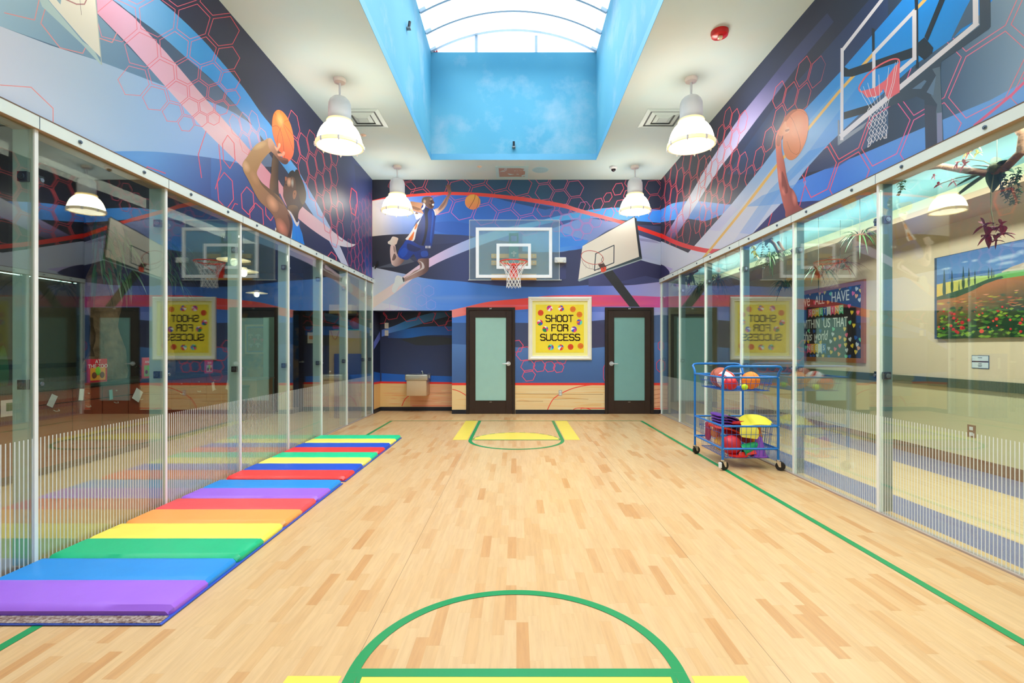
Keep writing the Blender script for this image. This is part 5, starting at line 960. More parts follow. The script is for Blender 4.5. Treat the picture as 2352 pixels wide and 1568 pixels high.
def word(wd_, u0, u1, v0, v1):
    n = len(wd_); st_ = (u1-u0)/(n-.22)
    for i, ch in enumerate(wd_):
        ax0 = px(1180+(u0+i*st_)/4.9); ax1 = px(1180+(u0+i*st_+st_*.76)/4.9); az0 = pz(660+v1/4.9); az1 = pz(660+v0/4.9)
        for pl_ in GL[ch]:
            pts = [(ax0+a_*(ax1-ax0), az0+b_*(az1-az0)) for a_, b_ in pl_]
            for (xa, za), (xb, zb) in zip(pts, pts[1:]):
                L = math.hypot(xb-xa, zb-za); dx, dz = (xb-xa)/L, (zb-za)/L; h = lw2/2; xa_, za_, xb_, zb_ = xa-dx*h*.9, za-dz*h*.9, xb+dx*h*.9, zb+dz*h*.9
                lt.prism([(xa_-dz*h, za_+dx*h), (xb_-dz*h, zb_+dx*h), (xb_+dz*h, zb_-dx*h), (xa_+dz*h, za_-dx*h)], ya-.0025, ya-.0004, lambda u, v, w__: Vector((u, w__, v)))
word('SHOOT', 364, 670, 312, 382); word('FOR', 430, 612, 418, 488); word('SUCCESS', 304, 746, 526, 594)
lt.build('lettering', mat('dark_brown_letters', (60, 28, 22), .6), PO)
mb_cols = [(244, 60, 130), (40, 90, 220), (255, 130, 20), (250, 250, 250), (90, 220, 210), (235, 50, 50), (150, 60, 170), (30, 140, 90)]
bcm = [mat('cutout_color_%s' % n_, c, .6) for n_, c in zip(('pink', 'blue', 'orange', 'white', 'aqua', 'red', 'purple', 'green'), mb_cols)]
balls = [(405, 233, (0, 3, 0, 3, 0, 6)), (535, 233, (1, 2, 3, 5, 1, 2)), (667, 243, None), (304, 284, 'r'), (742, 303, None), (296, 394, (0, 3, 0, 7, 1, 5)), (741, 389, (4, 0, 1, 2, 6, 4)), (356, 468, (7, 0, 1, 3, 5, 7)), (680, 470, (6, 3, 1, 0, 6, 1)), (418, 673, (0, 4, 1, 6, 4, 7)), (530, 674, (4, 3, 5, 2, 1, 5)), (642, 668, 'r'), (754, 658, None)]
for u, v, cs in balls:
    c_ = MB(); cx_, cz_ = px(1180+u/4.9), pz(660+v/4.9); rr_ = .059
    if isinstance(cs, tuple):
        for i in range(6):
            pts = [(cx_, cz_)] if False else []; a0 = 2*PI*i/6+u
            hub = (cx_+.018, cz_+.02); rim_ = [(cx_+rr_*math.cos(a0+2*PI/6*j/6), cz_+rr_*math.sin(a0+2*PI/6*j/6)) for j in range(7)]
            c_.prism([hub]+rim_, ya-.002, ya-.0004, lambda q, r_, w__: Vector((q, w__, r_)), mi=cs[i])
        c_.build('ball_cutout', bcm, PO)
    else:
        mo = mat('cutout_red_orange', (236, 76, 30), .6) if cs == 'r' else mat('cutout_orange', (246, 132, 36), .6)
        c_.prism([(cx_+rr_*math.cos(2*PI*j/28), cz_+rr_*math.sin(2*PI*j/28)) for j in range(28)], ya-.002, ya-.0004, lambda q, r_, w__: Vector((q, w__, r_)))
        ln_ = [[(-1, 0), (1, 0)], [(0, -1), (0, 1)], [(-.7, .7), (-.3, 0), (-.7, -.7)], [(.7, .7), (.3, 0), (.7, -.7)]]
        for pts in ln_:
            P_ = [(cx_+a_*rr_, cz_+b_*rr_) for a_, b_ in pts]
            for A_, B_ in zip(P_, P_[1:]): c_.cyl((A_[0], ya-.0022, A_[1]), (B_[0], ya-.0022, B_[1]), .0014, n=4, mi=1)
        c_.build('ball_cutout', [mo, mat('ball_line_brown', (150, 60, 20), .6)], PO)
# ---- fountain, switch plates, outlets
FO = thing('drinking_fountain', 'steel drinking fountain with tan body hung in the wall alcove', 'fountain', (-2.06, AY, .6))
fx0, fx1, fy0, fy1 = -2.31, -1.83, AY-.42, AY-.002
m_ = MB(); m_.rbox(fx0, fx1, fy0, fy1, .68, .80, .03); m_.build('basin_housing', mat('satin_steel', (196, 192, 182), .3, .75), FO, smooth=True)
cx_, cy_ = (fx0+fx1)/2, (fy0+fy1)/2
MB().lathe([(.21, .006), (.2, .004), (.15, -.004), (.1, -.0), (.02, .001)], (0, 0, 0), 36, M=Matrix.Translation((cx_-.0, cy_, .80)) @ Matrix.Diagonal((1, .8, 1, 1))).build('basin', mat('bright_steel_basin', (226, 228, 230), .18, .9), FO, smooth=True)
MB().rbox(fx0+.07, fx1-.14, fy0-.006, fy0+.002, .715, .75, .003).build('push_bar', MC['satin_steel'], FO)
MB().tube([(cx_+.10, cy_-.02, .80), (cx_+.10, cy_-.02, .84), (cx_+.085, cy_-.03, .865), (cx_+.07, cy_-.03, .86)], [.02, .014, .012, .01], 10).build('spout', M_CHROME, FO, smooth=True)
MB().rbox(fx0+.03, fx1-.03, fy0+.02, fy1, .355, .68, .02).build('body', mat('tan_metal_body', (216, 186, 150), .35, .3), FO, smooth=True)
MB().rbox(fx1+.004, fx1+.02, fy0+.1, fy0+.2, .72, .78, .004).build('side_lever', M_STEEL, FO)
def plate(lb, c, w_, h_, kind='switch', ax='y', sg=-1, m_=None):
    x, y, z = c; o = thing('switch_plate' if kind == 'switch' else 'wall_outlet', lb, 'switch' if kind == 'switch' else 'outlet', c)
    if ax == 'y': f_ = lambda a, b, dep, u0, u1, v0, v1: MB().box(x+u0, x+u1, y-dep, y-a, z+v0, z+v1)
    else: f_ = lambda a, b, dep, u0, u1, v0, v1: MB().box(x-dep, x-a, y+u0, y+u1, z+v0, z+v1)
    f_(0, 0, .006, -w_/2, w_/2, -h_/2, h_/2).build('plate', m_ or mat('cream_plate', (240, 232, 222), .4), o, bevel=.0015)
    for s_ in ((-.22, .22) if kind == 'outlet' else (0,)):
        f_(.006, 0, .009, -w_*.22, w_*.22, (s_-(.14 if kind == 'outlet' else .2))*h_, (s_+(.14 if kind == 'outlet' else .2))*h_).build('socket' if kind == 'outlet' else 'toggle', mat('light_socket', (230, 230, 228), .4), o, bevel=.002)
plate('upper small cream switch plate in the wall alcove', tuple(back(888, 747.5, AY-.001)), .085, .12); plate('lower small cream switch plate in the wall alcove', tuple(back(888, 764.5, AY-.001)), .08, .12)
plate('steel double outlet low on the wall below the yellow poster', tuple(back(1287, 902, YB-.002)), .07, .115, 'outlet', m_=mat('grey_plate', (186, 186, 184), .4))
ow = Vector((GX, F*GX/(2232-VX), 0)); plate('brown outlet plate on the hallway wall beyond the right glass', (GX, F*GX/(2232-VX), H+(VY-990)*(F*GX/(2232-VX))/F), .1, .14, 'outlet', 'x', m_=mat('brown_plate', (140, 96, 74), .5))
# ---- folding mats
def fold_mat(y0, cols, lb, flap):
    x0, x1 = -2.925, -1.725; zt = .052; per = 2.44/8
    T_ = thing('folding_mat', lb, 'gym mat', ((x0+x1)/2, y0, 0), 'folding gym mats along the left glass')
    MB().box(x0-.0, x1+.012, y0-(.075 if flap else 0.0), y0+2.44, .003, .009).build('bottom_sheet', mat('blue_mat_backing', (48, 82, 190), .5), T_)
    if flap:
        k = NB('worn_hook_strip'); vec, p = k.pos(); k.l(k.ramp(k.noise(vec, 60, 4, .7), [(.4, (96, 62, 48)), (.6, (176, 160, 150))]), k.b.inputs['Base Color'])
        MB().box(x0+.012, x1-.002, y0-.067, y0-.001, .0095, .012).build('hook_strip', k.m, T_)
    rnd = random.Random(len(lb))
    for i in range(8):
        a_ = y0+i*per+(.006 if i % 2 == 0 else 0); b_ = y0+(i+1)*per-(.006 if i % 2 == 1 else 0)
        # section across Y: soft pillow; hinged pairs share a seam
        N = 12; rings = []
        for j in range(N+1):
            t_ = j/N; y = a_+(b_-a_)*t_; e = .014
            edge0 = (i % 2 == 0 and t_*per < .02); q = min(t_, 1-t_)*per
            free = (t_*per if i % 2 == 0 else (1-t_)*per); dz = -.022*max(0, 1-free/.03)**2; seam = (1-t_)*per if i % 2 == 0 else t_*per; dz -= .006*max(0, 1-seam/.02)**2
            top = zt+dz; ins = .012*max(0, 1-free/.03)**2
            nx_ = 14; up = []
            for s_ in range(nx_+1): xx = x0+ins+(x1-x0-2*ins)*s_/nx_; up.append(Vector((xx, y, top+.0015*math.sin(xx*23+i*2.1)*math.sin(t_*PI)+rnd.uniform(-.0004, .0004))))
            up[0].z -= .016; up[-1].z -= .016
            ring_ = up[:1]+[Vector((x0+ins+.016, y, top-.001))]+up[1:-1]+[Vector((x1-ins-.016, y, top-.001))]+up[-1:]+[Vector((x1-ins+.003, y, .028)), Vector((x1-ins, y, .0095)), Vector((x0+ins, y, .0095)), Vector((x0+ins-.003, y, .028))]
            rings.append(ring_)
        MB().loft(rings).build('mat_panel', cols[i], T_, smooth=True)
    return T_
mm = lambda n_, c: mat('vinyl_'+n_, c, .38, bump=.05, bscale=14, var=.05)
PUR, BLU, GRN, YLW, ORG, RDD = mm('purple', (164, 104, 230)), mm('azure', (34, 144, 226)), mm('green', (20, 186, 128)), mm('yellow', (255, 232, 92)), mm('orange', (252, 166, 84)), mm('coral', (242, 82, 86))
NV, RD2, YL2, GR2 = mm('royal', (26, 84, 208)), mm('red', (250, 60, 60)), mm('lemon', (255, 238, 110)), mm('mint', (16, 216, 150))
fold_mat(2.47, [PUR, BLU, GRN, YLW, ORG, RDD, PUR, BLU], 'near folding gym mat in pastel rainbow panels with purple front edge', True)
fold_mat(4.985, [RD2, NV, YL2, GR2, RD2, NV, YL2, GR2], 'far folding gym mat in primary color panels with red front edge', False)
# ---------------------------------------------------------------- ball cart
CT = thing('ball_cart', 'blue tubular steel two basket cart on casters beside the right glass', 'cart', (2.575, 5.88, 0))
cx0, cx1, cy0, cy1 = 2.27, 2.88, 5.46, 6.31; tr = .0135
M_CH = M_BLUEC
for (y, sg) in ((cy0, -1), (cy1, 1)):
    P = []
    hx0, hx1, hz, oy = cx0, cx1, 1.145, sg*.085
    path = [(hx0, y, 1.02), (hx0, y+sg*.004, 1.05), (hx0, y+sg*.03, 1.085), (hx0, y+oy*.85, 1.12), (hx0+.02, y+oy, 1.138), (hx0+.06, y+oy, hz), (hx1-.06, y+oy, hz), (hx1-.02, y+oy, 1.138), (hx1, y+oy*.85, 1.12), (hx1, y+sg*.03, 1.085), (hx1, y+sg*.004, 1.05), (hx1, y, 1.02)]
    MB().tube(sm3(path, 3) if False else path, tr, 12).build('push_handle', M_CH, CT, smooth=True)
for (x, y) in ((cx0, cy0), (cx1, cy0), (cx0, cy1), (cx1, cy1)):
    MB().cyl((x, y, .115), (x, y, 1.02), tr, n=14).build('upright', M_CH, CT, smooth=True)
    C_ = MB(); C_.cyl((x, y, .10), (x, y, .118), .02, n=14)
    a_ = R(20 if x < 2.5 else -35); dx, dy = math.cos(a_), math.sin(a_); nx, ny = -dy, dx; wx, wy = x+dx*.022, y+dy*.022
    for s_ in (-1, 1):
        q = [Vector((x+nx*s_*.02-dx*.016, y+ny*s_*.02-dy*.016, .1)), Vector((x+nx*s_*.02+dx*.03, y+ny*s_*.02+dy*.03, .1)), Vector((wx+nx*s_*.02+dx*.01, wy+ny*s_*.02+dy*.01, .04)), Vector((wx+nx*s_*.02-dx*.01, wy+ny*s_*.02-dy*.01, .04))]
        C_.loft([q, [v+Vector((nx*s_*.003, ny*s_*.003, 0)) for v in q]])
    C_.build('caster_fork', M_CHROME, CT)
    MB().cyl((wx-nx*.013, wy-ny*.013, .05), (wx+nx*.013, wy+ny*.013, .05), .05, n=28).build('caster_wheel', mat('black_rubber_wheel', (30, 28, 30), .5), CT, smooth=True, bevel=.004)
MB().box(cx0-.05, cx0-.02, cy0-.03, cy0-.005, .03, .09).build('brake_lever', M_LWHITE, CT, bevel=.004)
for z, r_ in ((1.02, .011), (.483, .0115), (.235, .0115)):
    for (a, b) in (((cx0, cy0), (cx1, cy0)), ((cx0, cy1), (cx1, cy1)), ((cx0, cy0), (cx0, cy1)), ((cx1, cy0), (cx1, cy1))):
        MB().cyl((*a, z), (*b, z), r_, n=12).build('side_rail', M_CH, CT, smooth=True)
    for (x, y) in ((cx0, cy0), (cx1, cy0)): MB().cyl((x, y-tr, z), (x, y-tr-.004, z), .005, n=10).build('rail_bolt', M_CHROME, CT)
M_WIRE = mat('blue_wire', (24, 92, 184), .35)
def basket(zt, zb, inset, mid, name):
    m_ = MB(); r_ = .0026; a = .03; b = .03+inset
    def ringpts(z): t_ = (zt-z)/(zt-zb); i = a+(b-a)*t_; return cx0+i, cx1-i, cy0+i*1.1, cy1-i*1.1
    for z in mid+[zb]:
        X0, X1, Y0_, Y1_ = ringpts(z); m_.tube([(X0, Y0_, z), (X1, Y0_, z), (X1, Y1_, z), (X0, Y1_, z)], r_*1.2, 6, closed=True)
    X0, X1, Y0_, Y1_ = ringpts(zt); U0, U1, V0, V1 = ringpts(zb); n1 = 10; n2 = 16
    for i in range(n1):
        t_ = (i+.5)/n1; xa, xb = X0+(X1-X0)*t_, U0+(U1-U0)*t_
        m_.tube([(xa, Y0_, zt), (xb, V0, zb), (xb, V1, zb), (xa, Y1_, zt)], r_, 5)
    for i in range(n2):
        t_ = (i+.5)/n2; ya_, yb_ = Y0_+(Y1_-Y0_)*t_, V0+(V1-V0)*t_
        m_.tube([(X0, ya_, zt), (U0, yb_, zb), (U1, yb_, zb), (X1, ya_, zt)], r_, 5)
    m_.build(name, M_WIRE, CT)
basket(1.01, .868, .03, [.95], 'upper_wire_basket'); basket(.475, .12, .03, [.385, .235], 'lower_wire_basket')
def ball(name, lb, c, r_, m_, seams=None, cat='ball', sc_=(1, 1, 1), group=None):
    o = thing(name, lb, cat, c, group); MB().sphere(c, r_, 32, 18, sc_).build('body', m_, o, smooth=True)
    if seams:
        for ax in seams[1]:
            M_ = Matrix.Translation(c) @ Matrix.Rotation(R(ax[0]), 4, 'X') @ Matrix.Rotation(R(ax[1]), 4, 'Y')
            off = ax[2]*r_; q = math.sqrt(r_*r_-off*off)
            MB().tube([M_ @ Vector((q*math.cos(2*PI*j/40), q*math.sin(2*PI*j/40), off)) for j in range(40)], .0022, 5, closed=True).build('seam', seams[0], o)
    return o
blk = mat('dark_seam', (60, 30, 24), .6); zb = .8735
ball('basketball', 'brown basketball at the back of the upper cart basket', (2.47, 6.01, zb+.119), .119, mat('brown_basketball', (190, 96, 70), .55, bump=.2, bscale=200), (blk, ((0, 0, 0), (90, 20, 0), (60, 70, .55), (60, 70, -.55))))
k = NB('red_white_volleyball'); vec, p = k.pos()
v_ = k.math('SINE', k.math('MULTIPLY', k.math('ADD', k.math('MULTIPLY', p[0], 1.2), k.math('ADD', p[2], k.math('MULTIPLY', p[1], .4))), 42)); k.l(k.mix(k.math('GREATER_THAN', v_, .45), (246, 242, 240), (210, 50, 44)), k.b.inputs['Base Color']); k.b.inputs['Roughness'].default_value = .45
ball('volleyball', 'red and white striped ball in front of the brown basketball in the cart', (2.445, 5.785, zb+.103), .103, k.m)
ball('playground_ball', 'plain bright red ball nearest the front of the upper cart basket', (2.42, 5.604, zb+.073), .073, M_RED)
ball('orange_ball', 'orange ball with dark ridges in the upper cart basket', (2.69, 5.70, zb+.1), .1, mat('orange_rubber', (255, 140, 34), .5), (mat('brown_ridge', (190, 90, 20), .5), ((0, 0, .0), (90, 0, 0), (50, 60, .5), (50, 60, -.5))))
ball('tennis_ball', 'small neon yellow tennis ball beside the orange ball in upper basket', (2.56, 5.565, zb+.034), .034, mat('neon_felt', (214, 250, 40), .8, bump=.3, bscale=300))
ball('small_green_ball', 'small lime ball at the rear right of the upper cart basket', (2.73, 5.93, zb+.036), .036, mat('lime_felt', (150, 220, 60), .7))
tag(MB().rbox(2.345, 2.40, 5.685, 5.70, zb, zb+.05, .012).build('bean_bag', mat('red_yellow_beanbag', (220, 60, 40), .6)), 'small red bean bag under the striped ball in the cart', 'bean bag')
# lower basket contents
z0 = .1255
ball('red_playground_ball', 'large dull red ball behind the front left post in the lower basket', (2.455, 5.665, z0+.112), .11, mat('dull_red_rubber', (214, 40, 52), .5))
ball('yellow_ball', 'yellow orange ball low at the left of the lower cart basket', (2.43, 5.89, z0+.088), .085, mat('mustard_rubber', (250, 184, 30), .5))
ball('golden_ball', 'golden ball resting above the yellow ball in the lower basket', (2.40, 5.985, z0+.205), .065, mat('golden_rubber', (246, 160, 34), .5))
ball('dark_basketball', 'reddish brown basketball deep in the lower basket behind the red board', (2.62, 6.05, .39), .119, mat('red_brown_ball', (150, 66, 52), .5), (blk, ((0, 0, 0), (90, 20, 0), (60, 70, .5))))
def slab(name, lb, outline, th, M_, m_, cat='foam board', bend=0., extra=None):
    mb2 = MB(); n = len(outline)
    fn = lambda u, v, w__: M_ @ Vector((u, v, w__-bend*(u*u)))
    # grid the slab in strips so that it can bend
    us = sorted(set([min(p_[0] for p_ in outline)+(max(p_[0] for p_ in outline)-min(p_[0] for p_ in outline))*i/12 for i in range(13)]))
    rings = []
    ulo, uhi = us[0], us[-1]
    for u in us:
        u = min(max(u, ulo+(uhi-ulo)*1e-4), uhi-(uhi-ulo)*1e-4); hi = []; 
        for (a0, b0), (a1, b1) in zip(outline, outline[1:]+outline[:1]):
            if (a0 <= u <= a1) or (a1 <= u <= a0):
                if a0 != a1: hi.append(b0+(b1-b0)*(u-a0)/(a1-a0))
                else: hi += [b0, b1]
        v0, v1 = min(hi), max(hi)
        if v1-v0 < .004: v0 -= .002; v1 += .002
        rings.append([fn(u, v0, 0), fn(u, v1, 0), fn(u, v1, th), fn(u, v0, th)])
    mb2.loft(rings); o = mb2.build(name, m_, bevel=.003)
    if lb: tag(o, lb, cat)
    return o
def rr(w_, h_, r_, n=5):
    P = []
    for sx_, sy_, a0 in ((1, 1, 0), (-1, 1, 90), (-1, -1, 180), (1, -1, 270)):
        for k_ in range(n+1): a_ = R(a0+90*k_/n); P.append((sx_*(w_/2-r_)+r_*math.cos(a_), sy_*(h_/2-r_)+r_*math.sin(a_)))
    return P
def TR(x, y, z, rx=0, ry=0, rz_=0): return Matrix.Translation((x, y, z)) @ Matrix.Rotation(R(rz_), 4, 'Z') @ Matrix.Rotation(R(ry), 4, 'Y') @ Matrix.Rotation(R(rx), 4, 'X')
names = ['topmost purple tray of the stack in the lower cart basket', 'second purple tray from the top of the stack in the cart', 'third purple tray from the top of the stack in the cart', 'lowest purple tray of the stack in the lower cart basket']
for i in range(4):
    o = slab('plastic_tray', names[i], rr(.30, .24, .05), .014, TR(2.47+.004*i, 5.86, .545-.033*i, 4, 16, 14), mat('purple_plastic', (106, 54, 160), .35), 'tray', bend=1.3); o['group'] = 'purple trays stacked in the lower cart basket'
slab('red_foam_disc', 'red foam board with black bars lying under the yellow board', rr(.32, .30, .13), .03, TR(2.64, 5.80, .435, -14, 14, 10), mat('red_foam', (214, 36, 40), .6), bend=.6)
o_ = bpy.data.objects['red_foam_disc']
for sx_ in (-.05, .03): q = slab('black_bar', None, rr(.035, .16, .01), .004, TR(2.64, 5.80, .435, -14, 14, 10) @ Matrix.Translation((sx_-.03, .02, .0305)), M_BLACK); q.parent = o_
slab('yellow_foam_board', 'bright yellow foam board draped over the rim of the lower basket', [(-.16, -.07), (-.13, -.1), (.1, -.11), (.17, -.07), (.18, 0), (.16, .07), (.08, .1), (-.06, .11), (-.14, .07)], .008, TR(2.72, 5.67, .525, 22, -3, 0) @ Matrix.Scale(1.1, 4), mat('yellow_foam', (255, 238, 60), .6), bend=1.1)
slab('yellow_foam_flap', 'yellow foam sheet hanging inside the front of lower basket', rr(.21, .13, .03), .006, TR(2.60, 5.535, .405, 78, 0, 0) @ Matrix.Rotation(R(-8), 4, 'Z'), mat('pale_yellow_foam', (252, 236, 90), .6), bend=.5)
slab('orange_board', 'orange ribbed board standing at the right of the lower basket', rr(.11, .24, .04), .012, TR(2.735, 5.63, .33, 78, 0, 12), mat('orange_board_foam', (238, 140, 24), .6))
slab('golden_board', 'golden yellow curved board at the right rear of the lower basket', rr(.10, .26, .045), .012, TR(2.79, 5.76, .34, 80, 0, -8), mat('golden_board_foam', (250, 176, 30), .6))
slab('red_long_board', 'long red board leaning across the lower basket', rr(.48, .10, .02), .016, TR(2.57, 5.83, .33, 66, 24, 4), mat('dark_red_board', (176, 30, 44), .5))
slab('black_red_board', 'red and black board standing at the left side of lower basket', rr(.20, .22, .06), .012, TR(2.335, 6.07, .33, 90, 0, 84), mat('deep_red_foam', (196, 30, 44), .6))
slab('orange_tray', 'orange red tray beneath the stack of purple trays', rr(.32, .26, .05), .02, TR(2.46, 5.87, .40, 4, 16, 14), mat('orange_red_plastic', (240, 70, 30), .4), 'tray', bend=1.0)
slab('red_floor_bar', 'flat red bar on the floor of the lower basket', rr(.26, .045, .012), .016, TR(2.62, 5.57, .165, 60, -9, 0), mat('bright_red_bar', (246, 50, 30), .5))
slab('red_base_plate', 'red round base lying at the front left of the lower basket', rr(.2, .16, .07), .02, TR(2.50, 5.60, z0+.0, 0, 0, 0), mat('vivid_red_foam', (232, 34, 30), .5))
slab('green_wedge', 'green wedge piece poking out behind the purple trays', [(-.04, -.07), (.04, -.06), (.02, .08), (-.02, .08)], .02, TR(2.585, 5.94, .475, 60, -35, 0), mat('leaf_green_plastic', (40, 150, 56), .4), 'toy')
def cone(name, lb, M_, m_):
    o = MB(); o.lathe([(.018, .19), (.02, .195), (.03, .185), (.068, .012), (.085, .008), (.085, 0), (.062, 0), (.024, .18), (.018, .19)], (0, 0, 0), 28, M=M_); q = o.build(name, m_, smooth=True); tag(q, lb, 'cone', 'plastic cones in the lower cart basket')
cone('training_cone', 'purple training cone standing at the front right of lower basket', TR(2.735, 5.60, z0, 0, 0, 0) @ Matrix.Scale(1.15, 4), mat('purple_cone', (150, 84, 196), .45))
cone('training_cone', 'green training cone lying tilted in the lower cart basket', TR(2.585, 5.61, .20, 8, 64, 0) @ Matrix.Translation((0, 0, -.03)), mat('green_cone', (20, 184, 108), .45))

# ---------------------------------------------------------------- hallway beyond the right glass
MR = lambda y, z, x=GX-.02: Matrix(((0, 0, -1, x), (-1, 0, 0, y), (0, 1, 0, z), (0, 0, 0, 1)))
yy_ = lambda px: F*GX/(px-VX)
BB = thing('bulletin_board', 'black bulletin board with white lettering and paper hearts in wooden frame', 'board', (GX-.02, 8.1, 1.7))
b0, b1, c0, c1 = 7.217, 9.05, 1.125, 2.35
MB().box(GX-.016, GX-.002, b0+.05, b1-.05, c0+.05, c1-.05).build('black_backing', mat('black_board_cloth', (22, 22, 28), .8), BB)
MB().box(GX-.035, GX-.001, b0, b0+.07, c0, c1).box(GX-.035, GX-.001, b1-.07, b1, c0, c1).box(GX-.035, GX-.001, b0+.07, b1-.07, c0, c0+.07).box(GX-.035, GX-.001, b0+.07, b1-.07, c1-.07, c1).build('wooden_frame', mat('oak_frame', (172, 100, 52), .5, var=.15), BB, bevel=.003)
M_LET = mat('white_paper_letters', (236, 236, 226), .7)
def bt(s_, u0, u1, v, hh, sh_=0, off=.0):
    ya, yb_ = F*GX/(1800+u0/6.03-VX), F*GX/(1800+u1/6.03-VX); yc = (ya+yb_)/2; z = H+(VY-(620+v/6.03))*yc/F
    text_mesh(s_, .17, 'lettering', M_LET, BB, MR(yc, z), depth=.0012, shear=sh_, fit=(ya-yb_, hh))
bt('we', 268, 378, 448, .15); bt('ALL', 450, 580, 412, .145); bt('HAVE', 682, 925, 362, .165); bt('WITHIN', 262, 510, 748, .15); bt('US', 570, 660, 732, .15); bt('THAT', 702, 902, 718, .15); bt('this', 285, 410, 915, .16, .3); bt('world', 440, 632, 905, .16, .3)
PC = {'p': (240, 90, 130), 'y': (244, 204, 60), 'g': (110, 210, 160), 'b': (24, 92, 172), 'o': (244, 166, 90), 'w': (214, 218, 220)}
PM = {q: mat('card_'+n_, PC[q], .7) for q, n_ in zip('pygbow', ('pink', 'yellow', 'green', 'blue', 'orange', 'white'))}
def pennants(wd_, y0, y1, z0_, z1_, cols):
    n = len(wd_); st_ = (y1-y0)/n
    for i, ch in enumerate(wd_):
        a_ = y0+st_*i; b_ = a_+st_; x = GX-.018
        MB().prism([(a_, z1_), (b_, z1_), (b_, z0_), ((a_+b_)/2, z0_+.035), (a_, z0_)], x-.002, x, lambda u, v, w__: Vector((w__, u, v))).build('pennant_card', PM[cols[i]], BB)
        text_mesh(ch, .12, 'pennant_letter', M_LET, BB, MR((a_+b_)/2, (z0_+z1_)/2+.012, x-.003))
pennants('SOMETHING', 8.62, 7.70, 1.87, 2.02, 'poygbwpog'); pennants('NEEDS', 8.66, 8.13, 1.25, 1.42, 'poywb')
hts = [(440, 295, 'g'), (365, 330, 'o'), (535, 295, 'p'), (500, 325, 'o'), (568, 310, 'y'), (650, 330, 'g'), (778, 252, 'y'), (878, 215, 'p'), (922, 245, 'b'), (1010, 262, 'w'), (1082, 242, 'p'), (1066, 283, 'y'), (962, 325, 'p'), (1007, 360, 'o'), (1074, 357, 'b'), (1052, 415, 'w'), (428, 452, 'p'), (614, 445, 'o'), (908, 500, 'p'), (945, 588, 'y'), (1030, 588, 'p'), (545, 675, 'b'), (918, 728, 'g'), (972, 768, 'y'), (1073, 795, 'b'), (688, 820, 'g'), (845, 817, 'y'), (346, 842, 'g'), (420, 850, 'b'), (508, 845, 'b'), (680, 890, 'w'), (870, 900, 'p'), (778, 935, 'o'), (710, 958, 'y'), (848, 962, 'y'), (920, 960, 'w'), (996, 938, 'b'), (1063, 965, 'g'), (290, 998, 'y'), (342, 992, 'y'), (440, 996, 'w'), (512, 1002, 'y'), (650, 990, 'w'), (858, 1036, 'y'), (950, 1050, 'y'), (1016, 1032, 'w'), (1037, 1083, 'o'), (778, 1050, 'p'), (308, 1070, 'g'), (268, 1050, 'g'), (712, 1096, 'p'), (624, 1088, 'w'), (873, 1112, 'w'), (1000, 1136, 'y'), (656, 1138, 'y'), (764, 1166, 'o'), (376, 1195, 'b'), (416, 1192, 'b'), (468, 1186, 'w'), (544, 1192, 'y'), (626, 1202, 'b'), (863, 1200, 'g'), (914, 1200, 'b')]
hp = [(0, -1), (.5, -.45), (.95, .1), (.95, .55), (.65, .85), (.3, .85), (0, .5), (-.3, .85), (-.65, .85), (-.95, .55), (-.95, .1), (-.5, -.45)]
for i, (u, v, q) in enumerate(hts):
    P_ = side(1800+u/6.03, 620+v/6.03, GX-.019); a_ = R(random.uniform(-25, 25)); s_ = .036
    MB().prism([(P_.y+(-a*math.cos(a_)+b*math.sin(a_))*s_, P_.z+(a*math.sin(a_)+b*math.cos(a_))*s_) for a, b in hp], P_.x-.0015, P_.x, lambda u_, v_, w__: Vector((w__, u_, v_))).build('paper_heart', PM[q], BB)
# painting
PT = thing('landscape_painting', 'unframed landscape canvas of cypress trees and a poppy field, hallway wall', 'painting', (GX-.02, 5.2, 1.95))
MB().box(GX-.036, GX-.001, 4.35, 6.0, 1.455, 2.43).build('stretched_canvas', mat('canvas_edge', (60, 84, 110), .7), PT)
D9 = (2100, 550, 4.48); sh = []
lft, rgt = 2152, 2620; ty = lambda px: VY-(2.43-H)*(px-VX)/GX; by = lambda px: VY-(1.455-H)*(px-VX)/GX
REG = [(lft-.4, ty(lft)), (rgt, ty(rgt)), (rgt, by(rgt)), (lft-.4, by(lft))]
sh.append((REG, g2((2250, 560), (60, 100, 160), (2250, 645), (110, 144, 180))))
for u, v, a_, b_ in ((900, 190, 90, 30), (1000, 170, 90, 30), (800, 220, 70, 22), (620, 215, 40, 16), (520, 230, 40, 10), (1100, 130, 60, 30), (950, 240, 120, 20), (330, 300, 60, 14)): sh += soft(*T(D9, [(u, v)])[0], a_/4.48, b_/4.48, (206, 214, 220), .5, 5, -10)
sh.append((T(D9, [(200, 372), (330, 352), (450, 350), (560, 340), (700, 320), (820, 312), (950, 292), (1129, 250), (1129, 420), (200, 470)]), (66, 104, 150)))
sh.append((T(D9, [(900, 330), (1000, 280), (1129, 235), (2400, 150), (2400, 420), (900, 370)]), (176, 160, 140))); sh.append((T(D9, [(780, 372), (940, 330), (1129, 310), (2400, 280), (2400, 420), (780, 400)]), (96, 156, 84)))
sh.append((T(D9, [(200, 470), (330, 440), (450, 415), (640, 375), (860, 365), (800, 420), (600, 500), (380, 560), (200, 600)]), g2((2150, 660), (206, 168, 70), (2250, 640), (150, 176, 96))))
sh.append((T(D9, [(200, 600), (380, 545), (520, 500), (640, 455), (760, 405), (900, 375), (920, 390), (720, 460), (600, 530), (430, 600), (200, 640)]), (52, 84, 60)))
sh.append((T(D9, [(200, 630), (430, 595), (600, 525), (720, 460), (860, 410), (1129, 370), (2400, 330), (2400, 1100), (200, 1100)]), g2((2210, 668), (170, 104, 62), (2240, 762), (34, 66, 40))))
